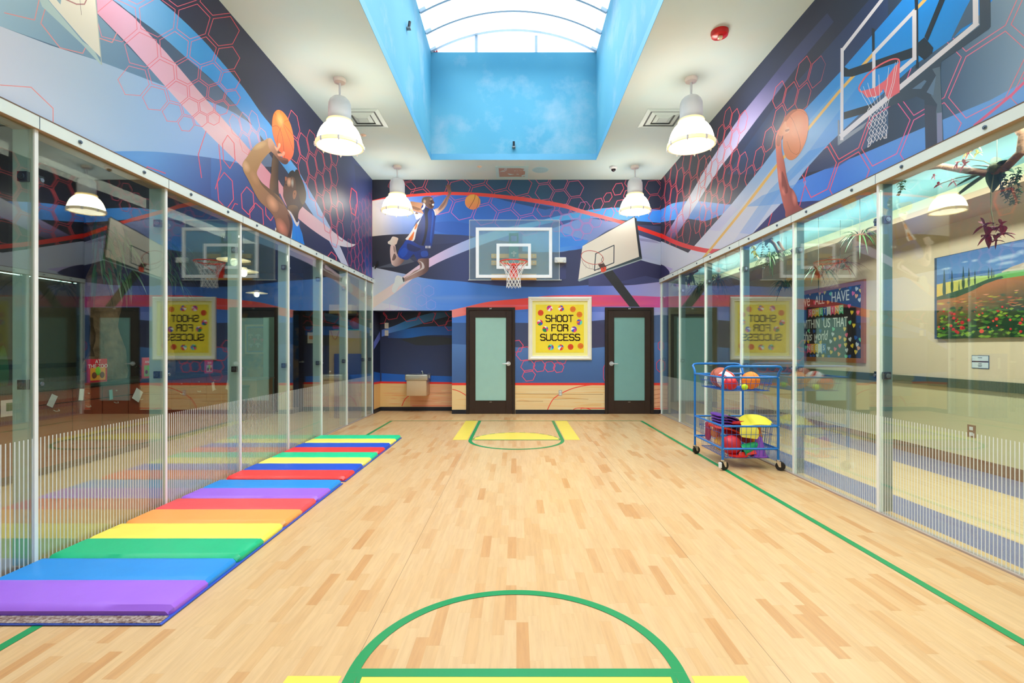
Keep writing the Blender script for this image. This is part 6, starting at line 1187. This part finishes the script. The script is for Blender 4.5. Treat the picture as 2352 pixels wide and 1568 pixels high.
for i in range(560):
    u, v = random.uniform(240, 1900), random.uniform(0, 1); v = 640+(v**.8)*370-(u-230)*.16*(1-v)
    if v < 600-(u-400)*.28: continue
    if random.random() < .1: continue
    c_ = random.choice([(196, 90, 56), (214, 120, 70), (176, 60, 44), (150, 150, 60), (190, 180, 60), (60, 90, 70), (90, 110, 80), (230, 150, 120)] if v < 700 else [(30, 74, 44), (70, 120, 40), (150, 180, 50), (24, 56, 40), (96, 140, 50)])
    w_ = random.uniform(14, 50); h_ = random.uniform(3, 9)+(v > 700)*8; sh.append((T(D9, [(u-w_, v), (u, v-h_), (u+w_, v-6), (u, v+h_)]), c_, .7))
for i in range(90):
    u, v = random.uniform(250, 1900), random.uniform(690, 960); r_ = random.uniform(8, 24)*(.6+(v-690)/500); sh.append((T(D9, [(u+r_*math.cos(a_*PI/4), v+r_*.9*math.sin(a_*PI/4)) for a_ in range(8)]), random.choice([(200, 40, 44), (176, 28, 36), (216, 70, 60), (150, 24, 34)]))); sh.append((T(D9, [(u-r_*.4, v-r_*.5), (u+r_*.3, v-r_*.6), (u, v-r_*.1)]), (236, 130, 110), .6))
for u, v0, v1, w_ in ((308, 300, 590, 18), (388, 310, 540, 15), (504, 270, 505, 16), (562, 285, 480, 14), (624, 310, 460, 10), (460, 420, 525, 7), (765, 285, 400, 9), (797, 285, 395, 9), (818, 310, 390, 5)): sh.append((sm(T(D9, [(u, v0), (u+w_*.6, v0+(v1-v0)*.4), (u+w_, v0+(v1-v0)*.8), (u+w_*.4, v1), (u-w_*.5, v1), (u-w_, v0+(v1-v0)*.75), (u-w_*.5, v0+(v1-v0)*.35)]), 3), (44, 76, 56)))
ink_mesh('painted_surface', sh, REG, lambda x, y: side(x, y, GX-.0375), PT).matrix_parent_inverse = Matrix.Translation(-Vector(PT.location))
NT = thing('wall_notice', 'small white notice with blue border and dark band on hallway wall', 'sign', (GX-.005, 5.45, 1.12))
n0, n1 = yy_(2272.5), yy_(2233); MB().box(GX-.006, GX-.001, n0, n1, 1.12, 1.265).build('border_card', mat('slate_blue_card', (84, 108, 140), .5), NT)
for a_, b_ in ((1.127, 1.188), (1.203, 1.258)): MB().box(GX-.0075, GX-.0062, n0+.006, n1-.006, a_, b_).build('white_panel', mat('white_card', (226, 236, 240), .5), NT)
MB().box(GX-.0075, GX-.0062, n0+.006, n1-.006, 1.190, 1.200).build('dark_band', mat('maroon_band', (84, 50, 66), .5), NT)
for z, w_ in ((1.238, .05), (1.172, .04), (1.155, .05), (1.142, .04)): MB().box(GX-.0082, GX-.0076, (n0+n1)/2-w_/2, (n0+n1)/2+w_/2, z-.003, z+.003).build('print_line', mat('grey_print', (90, 90, 100), .6), NT)
# doorway and red sign at the far end of the hallway
HD = thing('door_3', None, None, (3.6, 12.48, 0), kind='structure'); MB().box(3.95, 4.75, 12.46, 12.5, 0, 2.15).build('door_leaf', mat('green_grey_door', (118, 158, 150), .4), HD); MB().box(3.88, 3.95, 12.44, 12.5, 0, 2.2).box(4.75, 4.82, 12.44, 12.5, 0, 2.2).box(3.88, 4.82, 12.44, 12.5, 2.15, 2.2).build('door_frame', mat('dark_green_frame', (60, 84, 80), .4), HD)
# hanging plants
M_LF = mat('dark_leaf', (38, 84, 40), .45, var=.3); M_LF2 = mat('light_leaf', (78, 124, 58), .45, var=.3); M_BARK = mat('bark', (128, 84, 52), .8, bump=.5, bscale=30, var=.4); M_HW = mat('hanger_wire', (120, 120, 110), .5)
def leaf(m_, p, d, L, w_, droop, mi=0, n=6, rnd=random):
    d = Vector(d).normalized(); s_ = d.cross(Vector((0, 0, 1))); s_ = s_.normalized() if s_.length > .05 else Vector((1, 0, 0)); pts = []; p = Vector(p)
    L0 = []; R0 = []
    for i in range(n+1):
        t_ = i/n; c = p+d*L*t_+Vector((0, 0, -droop*L*t_*t_)); q = w_*math.sin(PI*min(1, .12+.88*t_))*.5+.0008
        L0.append(c+s_*q+Vector((0, 0, q*.4))); R0.append(c-s_*q+Vector((0, 0, q*.4))); pts.append(c)
    o = len(m_.v); vs = []
    for a_, b_, c_ in zip(L0, pts, R0): vs += [a_, b_, c_]
    fs = []
    for i in range(n): k_ = i*3; fs += [(k_, k_+1, k_+4, k_+3), (k_+1, k_+2, k_+5, k_+4)]
    m_.add(vs, fs, mi)
ZH = 3.2
def hang(T_, c): MB().cyl(c, (c[0], c[1], ZH), .003, n=6).build('hanging_wire', M_HW, T_)
def spider(c, lb, n=34, L=.34, pot=False, flower=None, mt=None, name='spider_plant'):
    T_ = thing(name, lb, 'plant', c); m_ = MB(); rnd = random.Random(len(lb)*7+int(c[1]*10))
    for i in range(n):
        a_ = rnd.uniform(0, 2*PI); e_ = rnd.uniform(-.1, 1.5); l_ = L*rnd.uniform(.55, 1.1); leaf(m_, (c[0]+.03*math.cos(a_), c[1]+.03*math.sin(a_), c[2]), (math.cos(a_), math.sin(a_), e_), l_, rnd.uniform(.010, .018)*(L/.3), rnd.uniform(.5, 1.2))
    m_.build('leaves', mt or M_LF2, T_, fix=False, smooth=True)
    MB().sphere((c[0], c[1], c[2]-.03), .055, 12, 8, (1, 1, .8)).build('root_ball', mat('moss', (70, 74, 40), .9, bump=.5), T_, smooth=True)
    if pot: MB().lathe([(.001, c[2]-.13), (.06, c[2]-.13), (.095, c[2]-.02), (.1, c[2]-.02), (.1, c[2]), (.085, c[2]), (.08, c[2]-.02), (.001, c[2]-.02)], (c[0], c[1], 0), 20).build('pot', mat('wood_basket', (140, 96, 60), .6), T_, smooth=True)
    if flower:
        for j in range(flower[0]):
            f_ = MB(); a_ = rnd.uniform(0, 2*PI); q = Vector((c[0]+math.cos(a_)*L*.3, c[1]+math.sin(a_)*L*.3, c[2]+rnd.uniform(-.12, .14)))
            for i in range(7): b_ = 2*PI*i/7; leaf(f_, q, (math.cos(b_), math.sin(b_), .5), .06, .028, .4, n=4)
            f_.build('flower', flower[1], T_, fix=False)
    hang(T_, c); return T_
M_PK = mat('magenta_petal', (176, 40, 84), .5); M_OR = mat('red_orange_petal', (214, 70, 44), .5); M_MR = mat('maroon_petal', (110, 30, 50), .5); M_PY = mat('pale_yellow_petal', (230, 226, 130), .5)
def hpos(px, py, X): return tuple(side(px, py, X))
spider(hpos(1975, 540, 4.0), 'spider plant in a round wooden pot hanging nearest in the hallway', 46, .27, True)
spider(hpos(1768, 590, 3.7), 'pale spider plant hanging left of the second glass joint', 36, .28); spider(hpos(1795, 583, 4.45), 'dark thin leaved air plant beside the pale spider plant', 36, .34, mt=M_LF)
spider(hpos(1806, 652, 4.5), 'dark bushy air plant with purple flowers left of the bulletin board', 44, .36, mt=M_LF, flower=(4, M_MR)); spider(hpos(1880, 620, 4.05), 'bromeliad with dark leaves and red flowers above the bulletin board', 46, .3, mt=M_LF, flower=(4, M_PK), name='bromeliad')
spider(hpos(1930, 606, 4.7), 'reddish bromeliad above the right half of the bulletin board', 40, .34, mt=mat('rusty_leaf', (150, 60, 36), .5, var=.4), flower=(3, M_OR), name='bromeliad')
spider(hpos(1607, 660, 4.0), 'dark leafy air plant with maroon buds at the hallway far end', 40, .46, mt=M_LF, flower=(3, M_MR)); spider(hpos(1650, 642, 4.1), 'broad dark plant behind the third glass joint with orange flowers', 26, .44, mt=M_LF, flower=(4, M_OR)); spider(hpos(1574, 640, 4.0), 'small strap leaved plant on a branch at the hallway far end', 16, .5, mt=M_LF)
spider(hpos(1550, 652, 4.0), 'coral flowered trailing plant at the hallway far end', 14, .3, mt=M_LF, flower=(6, mat('coral_petal', (226, 130, 110), .5)))
def branch_plant(lb, X, pts, r_, center, leaves, stems, vine=None, cat='plant'):
    c = hpos(*center, X); T_ = thing('orchid_branch', lb, cat, c)
    MB().tube([Vector(hpos(a_, b_, X))+Vector((0, 0, .0)) for a_, b_ in pts], r_, 10).build('branch', M_BARK, T_, smooth=True)
    m_ = MB()
    for (a_, b_, w_) in leaves:
        q = Vector(hpos(a_, b_, X+.02)); d_ = q-Vector(c); leaf(m_, c, d_, d_.length, w_, .05, n=8)
    m_.build('leaves', M_LF, T_, fix=False, smooth=True)
    for pts_, tips, fm in stems:
        MB().tube([Vector(hpos(a_, b_, X-.02)) for a_, b_ in pts_], .004, 6).build('flower_stem', mat('olive_stem', (96, 100, 50), .6), T_, smooth=True)
        for (a_, b_, s_) in tips:
            f_ = MB(); q = Vector(hpos(a_, b_, X-.03)); rnd = random.Random(int(a_))
            for i in range(5): t_ = 2*PI*i/5+rnd.random(); leaf(f_, q, (.3*math.cos(t_*1.7), math.cos(t_), math.sin(t_)*.8), s_, s_*.5, .2, n=4)
            f_.sphere(q, s_*.16, 8, 6); f_.build('flower', fm, T_, fix=False)
    MB().sphere(c, .06, 12, 8, (1, 1, .7)).build('moss_ball', MC['moss'], T_, smooth=True)
    if vine:
        for vx, vy, n_ in vine:
            m_ = MB(); rnd = random.Random(int(vx)); q = [Vector(hpos(vx+3*math.sin(i*.9), vy+i*6, X+.04)) for i in range(n_)]; m_.tube(q, .002, 5)
            for p_ in q:
                for j in range(4): t_ = rnd.uniform(0, 2*PI); leaf(m_, p_, (math.cos(t_), math.sin(t_), -.4), .028, .02, .2, n=3)
            m_.build('trailing_vine', M_LF, T_, fix=False)
    hang(T_, c)
branch_plant('orchids with maroon flowers on a brown branch, nearest in the hallway', 3.72, [(2116, 388), (2160, 381), (2210, 390), (2270, 398), (2310, 385), (2345, 350), (2350, 310), (2335, 290), (2320, 278)], [.018, .024, .026, .028, .03, .03, .028, .03, .03], (2290, 385), [(2230, 378, .06), (2190, 425, .05), (2180, 458, .05), (2335, 365, .1), (2330, 395, .1), (2280, 440, .12), (2300, 430, .1), (2285, 358, .07), (2240, 400, .04)],
   [([(2290, 385), (2260, 370), (2230, 366), (2195, 372)], [(2225, 352, .05), (2216, 378, .06), (2198, 376, .04)], M_PK), ([(2290, 385), (2250, 400), (2200, 408), (2150, 425)], [(2155, 425, .04), (2190, 417, .05), (2145, 405, .03)], M_PK), ([(2225, 350), (2232, 338), (2240, 330)], [(2243, 334, .06), (2220, 352, .04), (2245, 352, .04)], M_PY), ([(2284, 388), (2276, 440), (2276, 480), (2282, 515)], [(2262, 518, .09), (2285, 525, .09), (2270, 540, .09), (2305, 536, .08), (2288, 552, .06), (2300, 516, .06)], mat('deep_red_petal', (130, 26, 48), .45))],
   [(2325, 400, 12), (2315, 420, 8), (2338, 385, 14), (2305, 400, 9)])
branch_plant('cream orchid on a looped branch hanging above the spider plants', 3.35, [(1788, 556), (1800, 575), (1788, 578), (1778, 560), (1765, 548)], [.02]*5, (1765, 550), [(1740, 556, .05), (1752, 540, .05), (1780, 545, .05), (1758, 565, .05)], [([(1765, 550), (1745, 560), (1735, 575)], [(1733, 575, .07), (1738, 588, .06), (1730, 565, .06)], M_PY)], [(1750, 560, 10), (1763, 565, 8)])
branch_plant('green strap leaved orchid on a short curved branch, hallway far end', 3.75, [(1572, 632), (1590, 628), (1602, 622), (1600, 610)], [.02]*4, (1588, 628), [(1580, 660, .07), (1596, 655, .06), (1588, 650, .06), (1565, 636, .04)], [([(1588, 628), (1570, 645), (1560, 660)], [(1555, 655, .06), (1582, 652, .05)], M_OR)])
vn = thing('trailing_plant', 'small leafy vine trailing from the hallway ceiling right of a glass joint', 'plant', hpos(2072, 400, 3.7))
for vx, n_ in ((2066, 11), (2072, 9), (2080, 6)):
    m_ = MB(); q = [Vector(hpos(vx+2*math.sin(i), 385+i*6, 3.7)) for i in range(n_)]; m_.tube(q+[], .002, 5); m_.cyl(q[0], (q[0].x, q[0].y, ZH), .002, n=5); rnd = random.Random(vx)
    for p_ in q:
        for j in range(5): t_ = rnd.uniform(0, 2*PI); leaf(m_, p_, (math.cos(t_), math.sin(t_), -.4), .026, .02, .2, n=3)
    m_.build('vine', M_LF, vn, fix=False)
# ---------------------------------------------------------------- classroom beyond the left glass
M_CAB = mat('red_brown_cabinet', (140, 56, 30), .35, var=.25, vscale=3); M_CABT = mat('dark_counter', (34, 44, 38), .3)
y = 3.15; CX0, CX1 = LX, -4.98; n = 0
while y < 8.4:
    T_ = thing('base_cabinet', 'reddish brown low cabinet with single door along the classroom counter', 'cabinet', ((CX0+CX1)/2, y+.2, 0), 'cabinet row beyond the left glass')
    MB().box(CX0+.01, CX1, y+.002, y+.398, .08, .90).box(CX0+.01, CX1-.05, y+.002, y+.398, 0, .08).build('body', mat('dark_cabinet_body', (60, 28, 20), .5), T_)
    d_ = MB().box(CX1, CX1+.018, y+.006, y+.394, .09, .74).build('door', M_CAB, T_, bevel=.002); MB().tube([(CX1+.018, y+.17, .68), (CX1+.036, y+.18, .665), (CX1+.036, y+.22, .665), (CX1+.018, y+.23, .68)], .004, 6).build('handle', M_STEEL, d_)
    d_ = MB().box(CX1, CX1+.018, y+.006, y+.394, .75, .885).build('drawer', M_CAB, T_, bevel=.002); MB().cyl((CX1+.018, y+.2, .82), (CX1+.03, y+.2, .82), .009, n=12).build('knob', M_STEEL, d_)
    y += .4
tag(MB().box(LX+.002, -4.95, 3.13, y+.02, .901, .935).build('countertop', M_CABT, bevel=.003), 'dark green countertop over the reddish classroom cabinets', 'countertop')
def lbook(px, py0, py1, wpx, lb, col, cov, title):
    X = -5.05; d = F*X/(px-VX); z0_ = .9352; hh = (py1-py0)*d/F; w_ = wpx*d/F*1.25; T_ = thing('picture_book', lb, 'book', (X, d, z0_))
    MB().box(X-.02, X, d-w_/2, d+w_/2, z0_, z0_+hh).build('cover', mat(col[0], col[1], .4), T_)
    MB().box(X, X+.001, d-w_*.4, d+w_*.4, z0_+hh*.08, z0_+hh*.62).build('cover_picture', mat(cov[0], cov[1], .5), T_)
    ML = Matrix(((0, 0, 1, X+.0015), (1, 0, 0, d), (0, 1, 0, z0_+hh*.78), (0, 0, 0, 1)))
    for i, s_ in enumerate(title): text_mesh(s_, w_*.24, 'title', M_WHITE, T_, ML @ Matrix.Translation((0, (.5-i)*w_*.2 if len(title) > 1 else 0, 0)))
    for sg in (-.2, .22): MB().sphere((X+.002, d+sg*w_, z0_+hh*.3), w_*.13, 14, 8, (.1, 1, 1.1)).build('printed_face', mat('brown_print', (120, 60, 40), .6), T_, smooth=True)
    MB().sphere((X+.002, d, z0_+hh*.48), w_*.14, 14, 8, (.1, 1, 1.4)).build('printed_shape', mat('lime_print', (130, 210, 60), .6), T_, smooth=True)
lbook(225, 817, 870, 41, 'red picture book titled at the zoo standing on the counter', ('crimson_cover', (206, 26, 56)), ('orange_picture', (240, 160, 50)), ['AT', 'THE ZOO'])
lbook(341, 815, 862, 26, 'orange picture book with green cover picture on the counter', ('orange_cover', (236, 96, 60)), ('green_picture', (150, 190, 90)), ['ANDY'])
lbook(481, 822, 852, 22, 'magenta picture book farthest along the counter', ('magenta_cover', (206, 40, 110)), ('grey_picture', (190, 180, 190)), ['ZOO'])
for px, py, w_, h_, r_, c_, lb in ((120, 920, .075, .13, -28, (206, 208, 210), 'grey and white paper tilted on the second cabinet in view'), (187, 906, .06, .13, -6, (226, 234, 232), 'narrow white paper on a cabinet below the red book'), (255, 906, .05, .12, 4, (130, 180, 184), 'small teal card on a cabinet right of the narrow paper'), (316, 907, .13, .15, -32, (220, 226, 232), 'large pale paper tilted on the cabinet by a glass joint'), (490, 887, .07, .14, 12, (232, 226, 218), 'crumpled cream paper on a cabinet under magenta book'), (524, 884, .1, .16, -22, (236, 232, 226), 'crumpled white paper on the last cabinet before the doorway'), (26, 936, .2, .16, 0, (236, 214, 208), 'pink edged photo card on the leftmost cabinet in view')):
    p_ = side(px, py, -4.95); M_ = Matrix.Translation(p_) @ Matrix.Rotation(R(r_), 4, 'X'); o = thing('paper_note', lb, 'paper', p_)
    MB().box(-.001, .001, -w_/2, w_/2, -h_/2, h_/2, M=M_).build('sheet', mat('paper_%d' % px, c_, .7), o)
    if px == 26: MB().box(.001, .0015, -w_*.25, w_*.2, -.03, .05, M=M_).build('photo', mat('small_photo', (120, 130, 90), .6), o)
# carved tree, ivy and board shapes on the dark wall
def trunk(y, r_, lb, px_=-5.42):
    T_ = thing('artificial_tree', lb, 'tree', (px_, y, .936)); rnd = random.Random(int(y*10)); rings = []
    for i in range(22):
        z = .937+i*.1; q = r_*(1+.35*max(0, 1-i/5)+.12*math.sin(i*.7)); rings.append([Vector((px_+(.5)*q*math.cos(2*PI*j/18)*(1+.2*rnd.uniform(-1, 1)), y+q*math.sin(2*PI*j/18)*(1+.2*rnd.uniform(-1, 1))+.03*math.sin(i*.5), z)) for j in range(18)])
    MB().loft(rings).build('trunk', mat('grey_brown_bark', (120, 98, 74), .85, bump=.8, bscale=14, var=.6, vscale=8), T_, smooth=True)
    m_ = MB()
    for i in range(60): a_ = rnd.uniform(0, 2*PI); leaf(m_, (px_+.1, y+rnd.uniform(-.3, .3), rnd.uniform(2.3, 3.0)), (.6+math.cos(a_)*.5, math.sin(a_)*.6, rnd.uniform(-.8, .1)), rnd.uniform(.2, .35), .03, .8)
    m_.build('foliage', M_LF, T_, fix=False, smooth=True)
trunk(6.55, .22, 'grey barked artificial tree behind the counter right of the zoo book'); trunk(7.6, .16, 'thinner grey barked tree trunk at the far end of the counter')
T_ = thing('surfboard', 'green leaf shaped board leaning on the dark wall behind the counter', 'board', (-5.5, 5.3, .94))
P_ = [(0, .44), (.045, .3), (.06, .15), (.05, .02), (0, 0), (-.05, .02), (-.06, .15), (-.045, .3)]
MB().prism(sm(P_, 4), -5.50, -5.48, lambda u, v, w__: Vector((w__, 5.3+u, .937+v))).build('deck', mat('green_board', (24, 84, 44), .4), T_)
for i, (yy0, z_) in enumerate(((6.9, .94), (7.3, .94), (6.1, .94))):
    T_ = thing('fern_bundle', ['arching fern leaves on the counter between the two trees', 'arching fern leaves on the counter by the thin tree', 'low fern leaves on the counter left of the large tree'][i], 'plant', (-5.25, yy0, z_)); m_ = MB(); rnd = random.Random(i+3)
    for j in range(26): a_ = rnd.uniform(-1.6, 1.6); leaf(m_, (-5.2, yy0, z_+.05), (.3*math.cos(a_), .6*math.sin(a_), rnd.uniform(.6, 1)), rnd.uniform(.2, .36), .02, .55)
    MB().sphere((-5.2, yy0, z_+.03), .045, 10, 8, (1, 1, .7)).build('root_ball', MC['moss'], T_); m_.build('leaves', M_LF, T_, fix=False, smooth=True)
def disc_lamp(px, py, X, lb):
    p_ = side(px, py, X); T_ = thing('disc_pendant', lb, 'lamp', (p_.x, p_.y, 3.05), 'disc pendants in the classroom')
    MB().lathe([(.001, p_.z+.05), (.04, p_.z+.05), (.05, p_.z+.03), (.2, p_.z-.005), (.2, p_.z-.012), (.05, p_.z+.01), (.001, p_.z+.01)], (p_.x, p_.y, 0), 32).build('disc_shade', mat('cream_enamel', (240, 226, 190), .35, emit=(255, 226, 170), es=.15), T_, smooth=True)
    MB().sphere((p_.x, p_.y, p_.z-.035), .045, 16, 10, (1, 1, 1.15)).build('bulb', mat('glowing_bulb', (255, 250, 230), .4, emit=(255, 240, 205), es=14), T_, smooth=True)
    MB().cyl((p_.x, p_.y, p_.z+.05), (p_.x, p_.y, 3.05), .005, n=8).build('cord', M_BLACK, T_)
disc_lamp(590, 672, -5.2, 'lit disc pendant hanging lowest, left of the framed mushroom picture'); disc_lamp(560, 622, -4.1, 'lit disc pendant hanging nearer, beside the second glass joint'); disc_lamp(537, 596, -3.75, 'nearest lit disc pendant in the classroom'); disc_lamp(758, 597, -3.6, 'farthest lit disc pendant in front of the closet')
# far end of the classroom
y = 11.28; bk = lambda px, py: back(px, py, y)
FP = thing('framed_picture', 'framed picture of pale mushrooms in cream and blue border, classroom end', 'picture', bk(592, 780))
a_, b_ = bk(563, 813), bk(622, 745); MB().box(a_.x, b_.x, y-.02, y, a_.z, b_.z).build('frame', mat('cream_frame', (222, 214, 176), .5), FP, bevel=.003); MB().box(a_.x+.045, b_.x-.045, y-.023, y-.0205, a_.z+.045, b_.z-.045).build('blue_border', mat('blue_border', (36, 120, 190), .5), FP); MB().box(a_.x+.075, b_.x-.075, y-.0255, y-.0235, a_.z+.075, b_.z-.075).build('backing', mat('olive_backing', (120, 112, 88), .6), FP)
for u, v, s_, c_ in ((577, 771, 1, (206, 200, 180)), (594, 772, 1.2, (190, 200, 190)), (586, 781, 1.1, (220, 130, 130)), (578, 793, .9, (190, 200, 200)), (594, 792, 1.1, (214, 150, 150)), (603, 781, .8, (214, 120, 120))):
    p_ = bk(u, v); r_ = .055*s_; MB().prism([(p_.x+r_*math.cos(PI*j/12), p_.z+r_*.8*math.sin(PI*j/12)) for j in range(13)]+[(p_.x-r_*.25, p_.z), (p_.x-r_*.2, p_.z-r_), (p_.x+r_*.2, p_.z-r_), (p_.x+r_*.25, p_.z)], y-.0285, y-.0258, lambda q, r2, w__: Vector((q, w__, r2))).build('paper_mushroom', mat('mushroom_%d' % u, c_, .7), FP)
CD = thing('door_4', None, None, (-4.6, 10.5, 0), kind='structure'); bk2 = lambda px: (px-VX)*10.5/F
MB().box(bk2(606), bk2(632), 10.48, 10.5, .05, 2.0).build('teal_glass', M_DGL2, CD)
MB().box(bk2(632), bk2(646), 10.46, 10.52, 0, 2.6).box(bk2(688), bk2(692), 10.46, 10.52, 0, 2.3).box(bk2(646), bk2(748), 10.46, 10.52, 2.05, 2.15).build('door_frame', mat('near_black_frame', (30, 20, 18), .4), CD)
MB().box(bk2(692), bk2(746), 10.47, 10.5, 0, 2.05).build('door_leaf', mat('very_dark_leaf', (36, 28, 26), .4), CD); q = bk2(685); MB().cyl((bk2(698), 10.47, 1.06), (bk2(698), 10.42, 1.06), .02, n=12).cyl((bk2(698), 10.42, 1.06), (bk2(691), 10.42, 1.055), .01, n=8).build('door_handle', M_STEEL, CD)
NS = thing('door_notice', 'white sheet with orange block taped to the dark classroom door', 'sign', (bk2(716), 10.46, 1.57)); MB().box(bk2(708), bk2(724), 10.464, 10.469, H+(VY-788)*10.46/F, H+(VY-763)*10.46/F).build('sheet', mat('notice_white', (232, 226, 220), .7), NS); MB().box(bk2(711.5), bk2(721), 10.4625, 10.4638, H+(VY-779)*10.46/F, H+(VY-771)*10.46/F).build('orange_block', mat('notice_orange', (240, 150, 90), .7), NS)
DK_ = thing('tan_desk', 'tan wooden desk block at the classroom end below the picture', 'desk', (-5.3, 9.6, 0)); MB().box(-5.15, -4.86, 9.3, 9.9, 0, .74).build('body', mat('tan_laminate', (176, 140, 100), .5), DK_, bevel=.004); MB().box(-5.6, -4.84, 9.26, 9.94, .741, .77).build('top', mat('grey_top', (150, 150, 140), .4), DK_, bevel=.004)
bn = thing('waste_bin', 'grey square waste bin standing before the tan desk', 'bin', (-5.2, 9.05, 0)); MB().loft([[Vector((-5.28-s_, 8.92-s_, z)), Vector((-5.02+s_, 8.92-s_, z)), Vector((-5.02+s_, 9.18+s_, z)), Vector((-5.28-s_, 9.18+s_, z))] for s_, z in ((0, 0), (.05, .62))]).build('body', mat('grey_plastic_bin', (88, 96, 92), .5), bn, bevel=.006); MB().box(-5.34, -4.96, 8.86, 9.24, .621, .66).build('lid', mat('dark_grey_lid', (60, 66, 64), .5), bn, bevel=.006)
# closet end: tan cabinet, blue mat, red ball, hoop and ropes
bk3 = lambda px, d_: (px-VX)*d_/F
TC = thing('tan_cabinet', 'tall tan wooden cabinet behind the far left glass panels', 'cabinet', (-3.4, 9.9, 0)); tx0, tx1 = bk3(756, 9.6), bk3(826, 9.6); MB().box(tx0, tx1, 9.6, 10.1, 0, 1.69).build('body', mat('tan_plywood', (214, 178, 116), .5, var=.08), TC, bevel=.004); MB().box(tx0+.26, tx0+.264, 9.597, 9.6, .02, 1.67).build('door_gap', mat('dark_gap', (90, 66, 40), .8), TC)
BM = thing('blue_mat', 'blue folded mat leaning on the tall tan cabinet', 'gym mat', (-3.3, 9.5, 0)); MB().rbox(bk3(767, 9.52), bk3(829, 9.52), 9.50, 9.585, 0, 1.24, .03).build('cover', mat('navy_vinyl_mat', (18, 62, 140), .4), BM, smooth=True); MB().box(-3.33, -3.29, 9.492, 9.4995, .95, 1.16).build('strap_tag', mat('pale_strap', (200, 206, 210), .5), BM)
HH = (tx0+tx1)/2
RBm = ball('exercise_ball', 'red exercise ball on top of the tall tan cabinet', (bk3(817, 9.85), 9.85, 1.715+.12), .12, mat('dark_red_ball', (172, 26, 34), .35))
for i, (q, rr_, z, c_, lb) in enumerate(((HH, .27, 1.70, (30, 170, 110), 'green hoop lying on top of the tall tan cabinet'), (HH+.0, .24, 1.708, (20, 120, 190), 'blue hoop lying on the green hoop on the tan cabinet'))): tag(MB().tube([(q+rr_*1.05*math.cos(2*PI*j/40), 9.85+rr_*.85*math.sin(2*PI*j/40), z) for j in range(40)], .009, 8, closed=True).build('hoop_ring', mat('hoop_%d' % i, c_, .4), smooth=True), lb, 'hoop')
for i, (q, c_, lb) in enumerate(((bk3(776, 9.8), (200, 40, 44), 'tangle of red jump rope on the tan cabinet'), (bk3(801, 9.8), (30, 80, 130), 'tangle of blue jump rope on the tan cabinet'))):
    rnd = random.Random(i+4); pts = [(q+.09*math.cos(j*.9)*rnd.uniform(.6, 1), 9.74+.07*math.sin(j*1.1)*rnd.uniform(.5, 1), 1.722+.07*abs(math.sin(j*.37))*rnd.uniform(.3, 1)) for j in range(60)]; tag(MB().tube(sm3(pts) if False else pts, .008, 6).build('jump_rope', mat('rope_%d' % i, c_, .6), smooth=True), lb, 'jump rope')
tag(MB().tube([(tx0+.03+.17*t_/12, 9.592, 1.69-.17*math.sin(PI*t_/12)) for t_ in range(13)], .004, 6).build('jump_rope', mat('red_cord', (196, 60, 50), .6), smooth=True), 'thin red cord looping down the front of the tan cabinet', 'jump rope')
for (a_, b_, z_, lb) in ((757, 757, 0, ''),): pass
tag(MB().box(bk3(758, 10.0), bk3(810, 10.0), 9.95, 10.3, 2.04, 2.22).build('tan_shelf_box', mat('tan_box', (226, 190, 126), .5)), 'long tan box on the high closet shelf', 'box'); tag(MB().box(bk3(740, 10.0), -3.13, 9.9, 10.55, 2.0, 2.038).build('closet_shelf', mat('dark_shelf', (40, 30, 24), .5)), 'dark closet shelf above the tan cabinet', 'shelf')
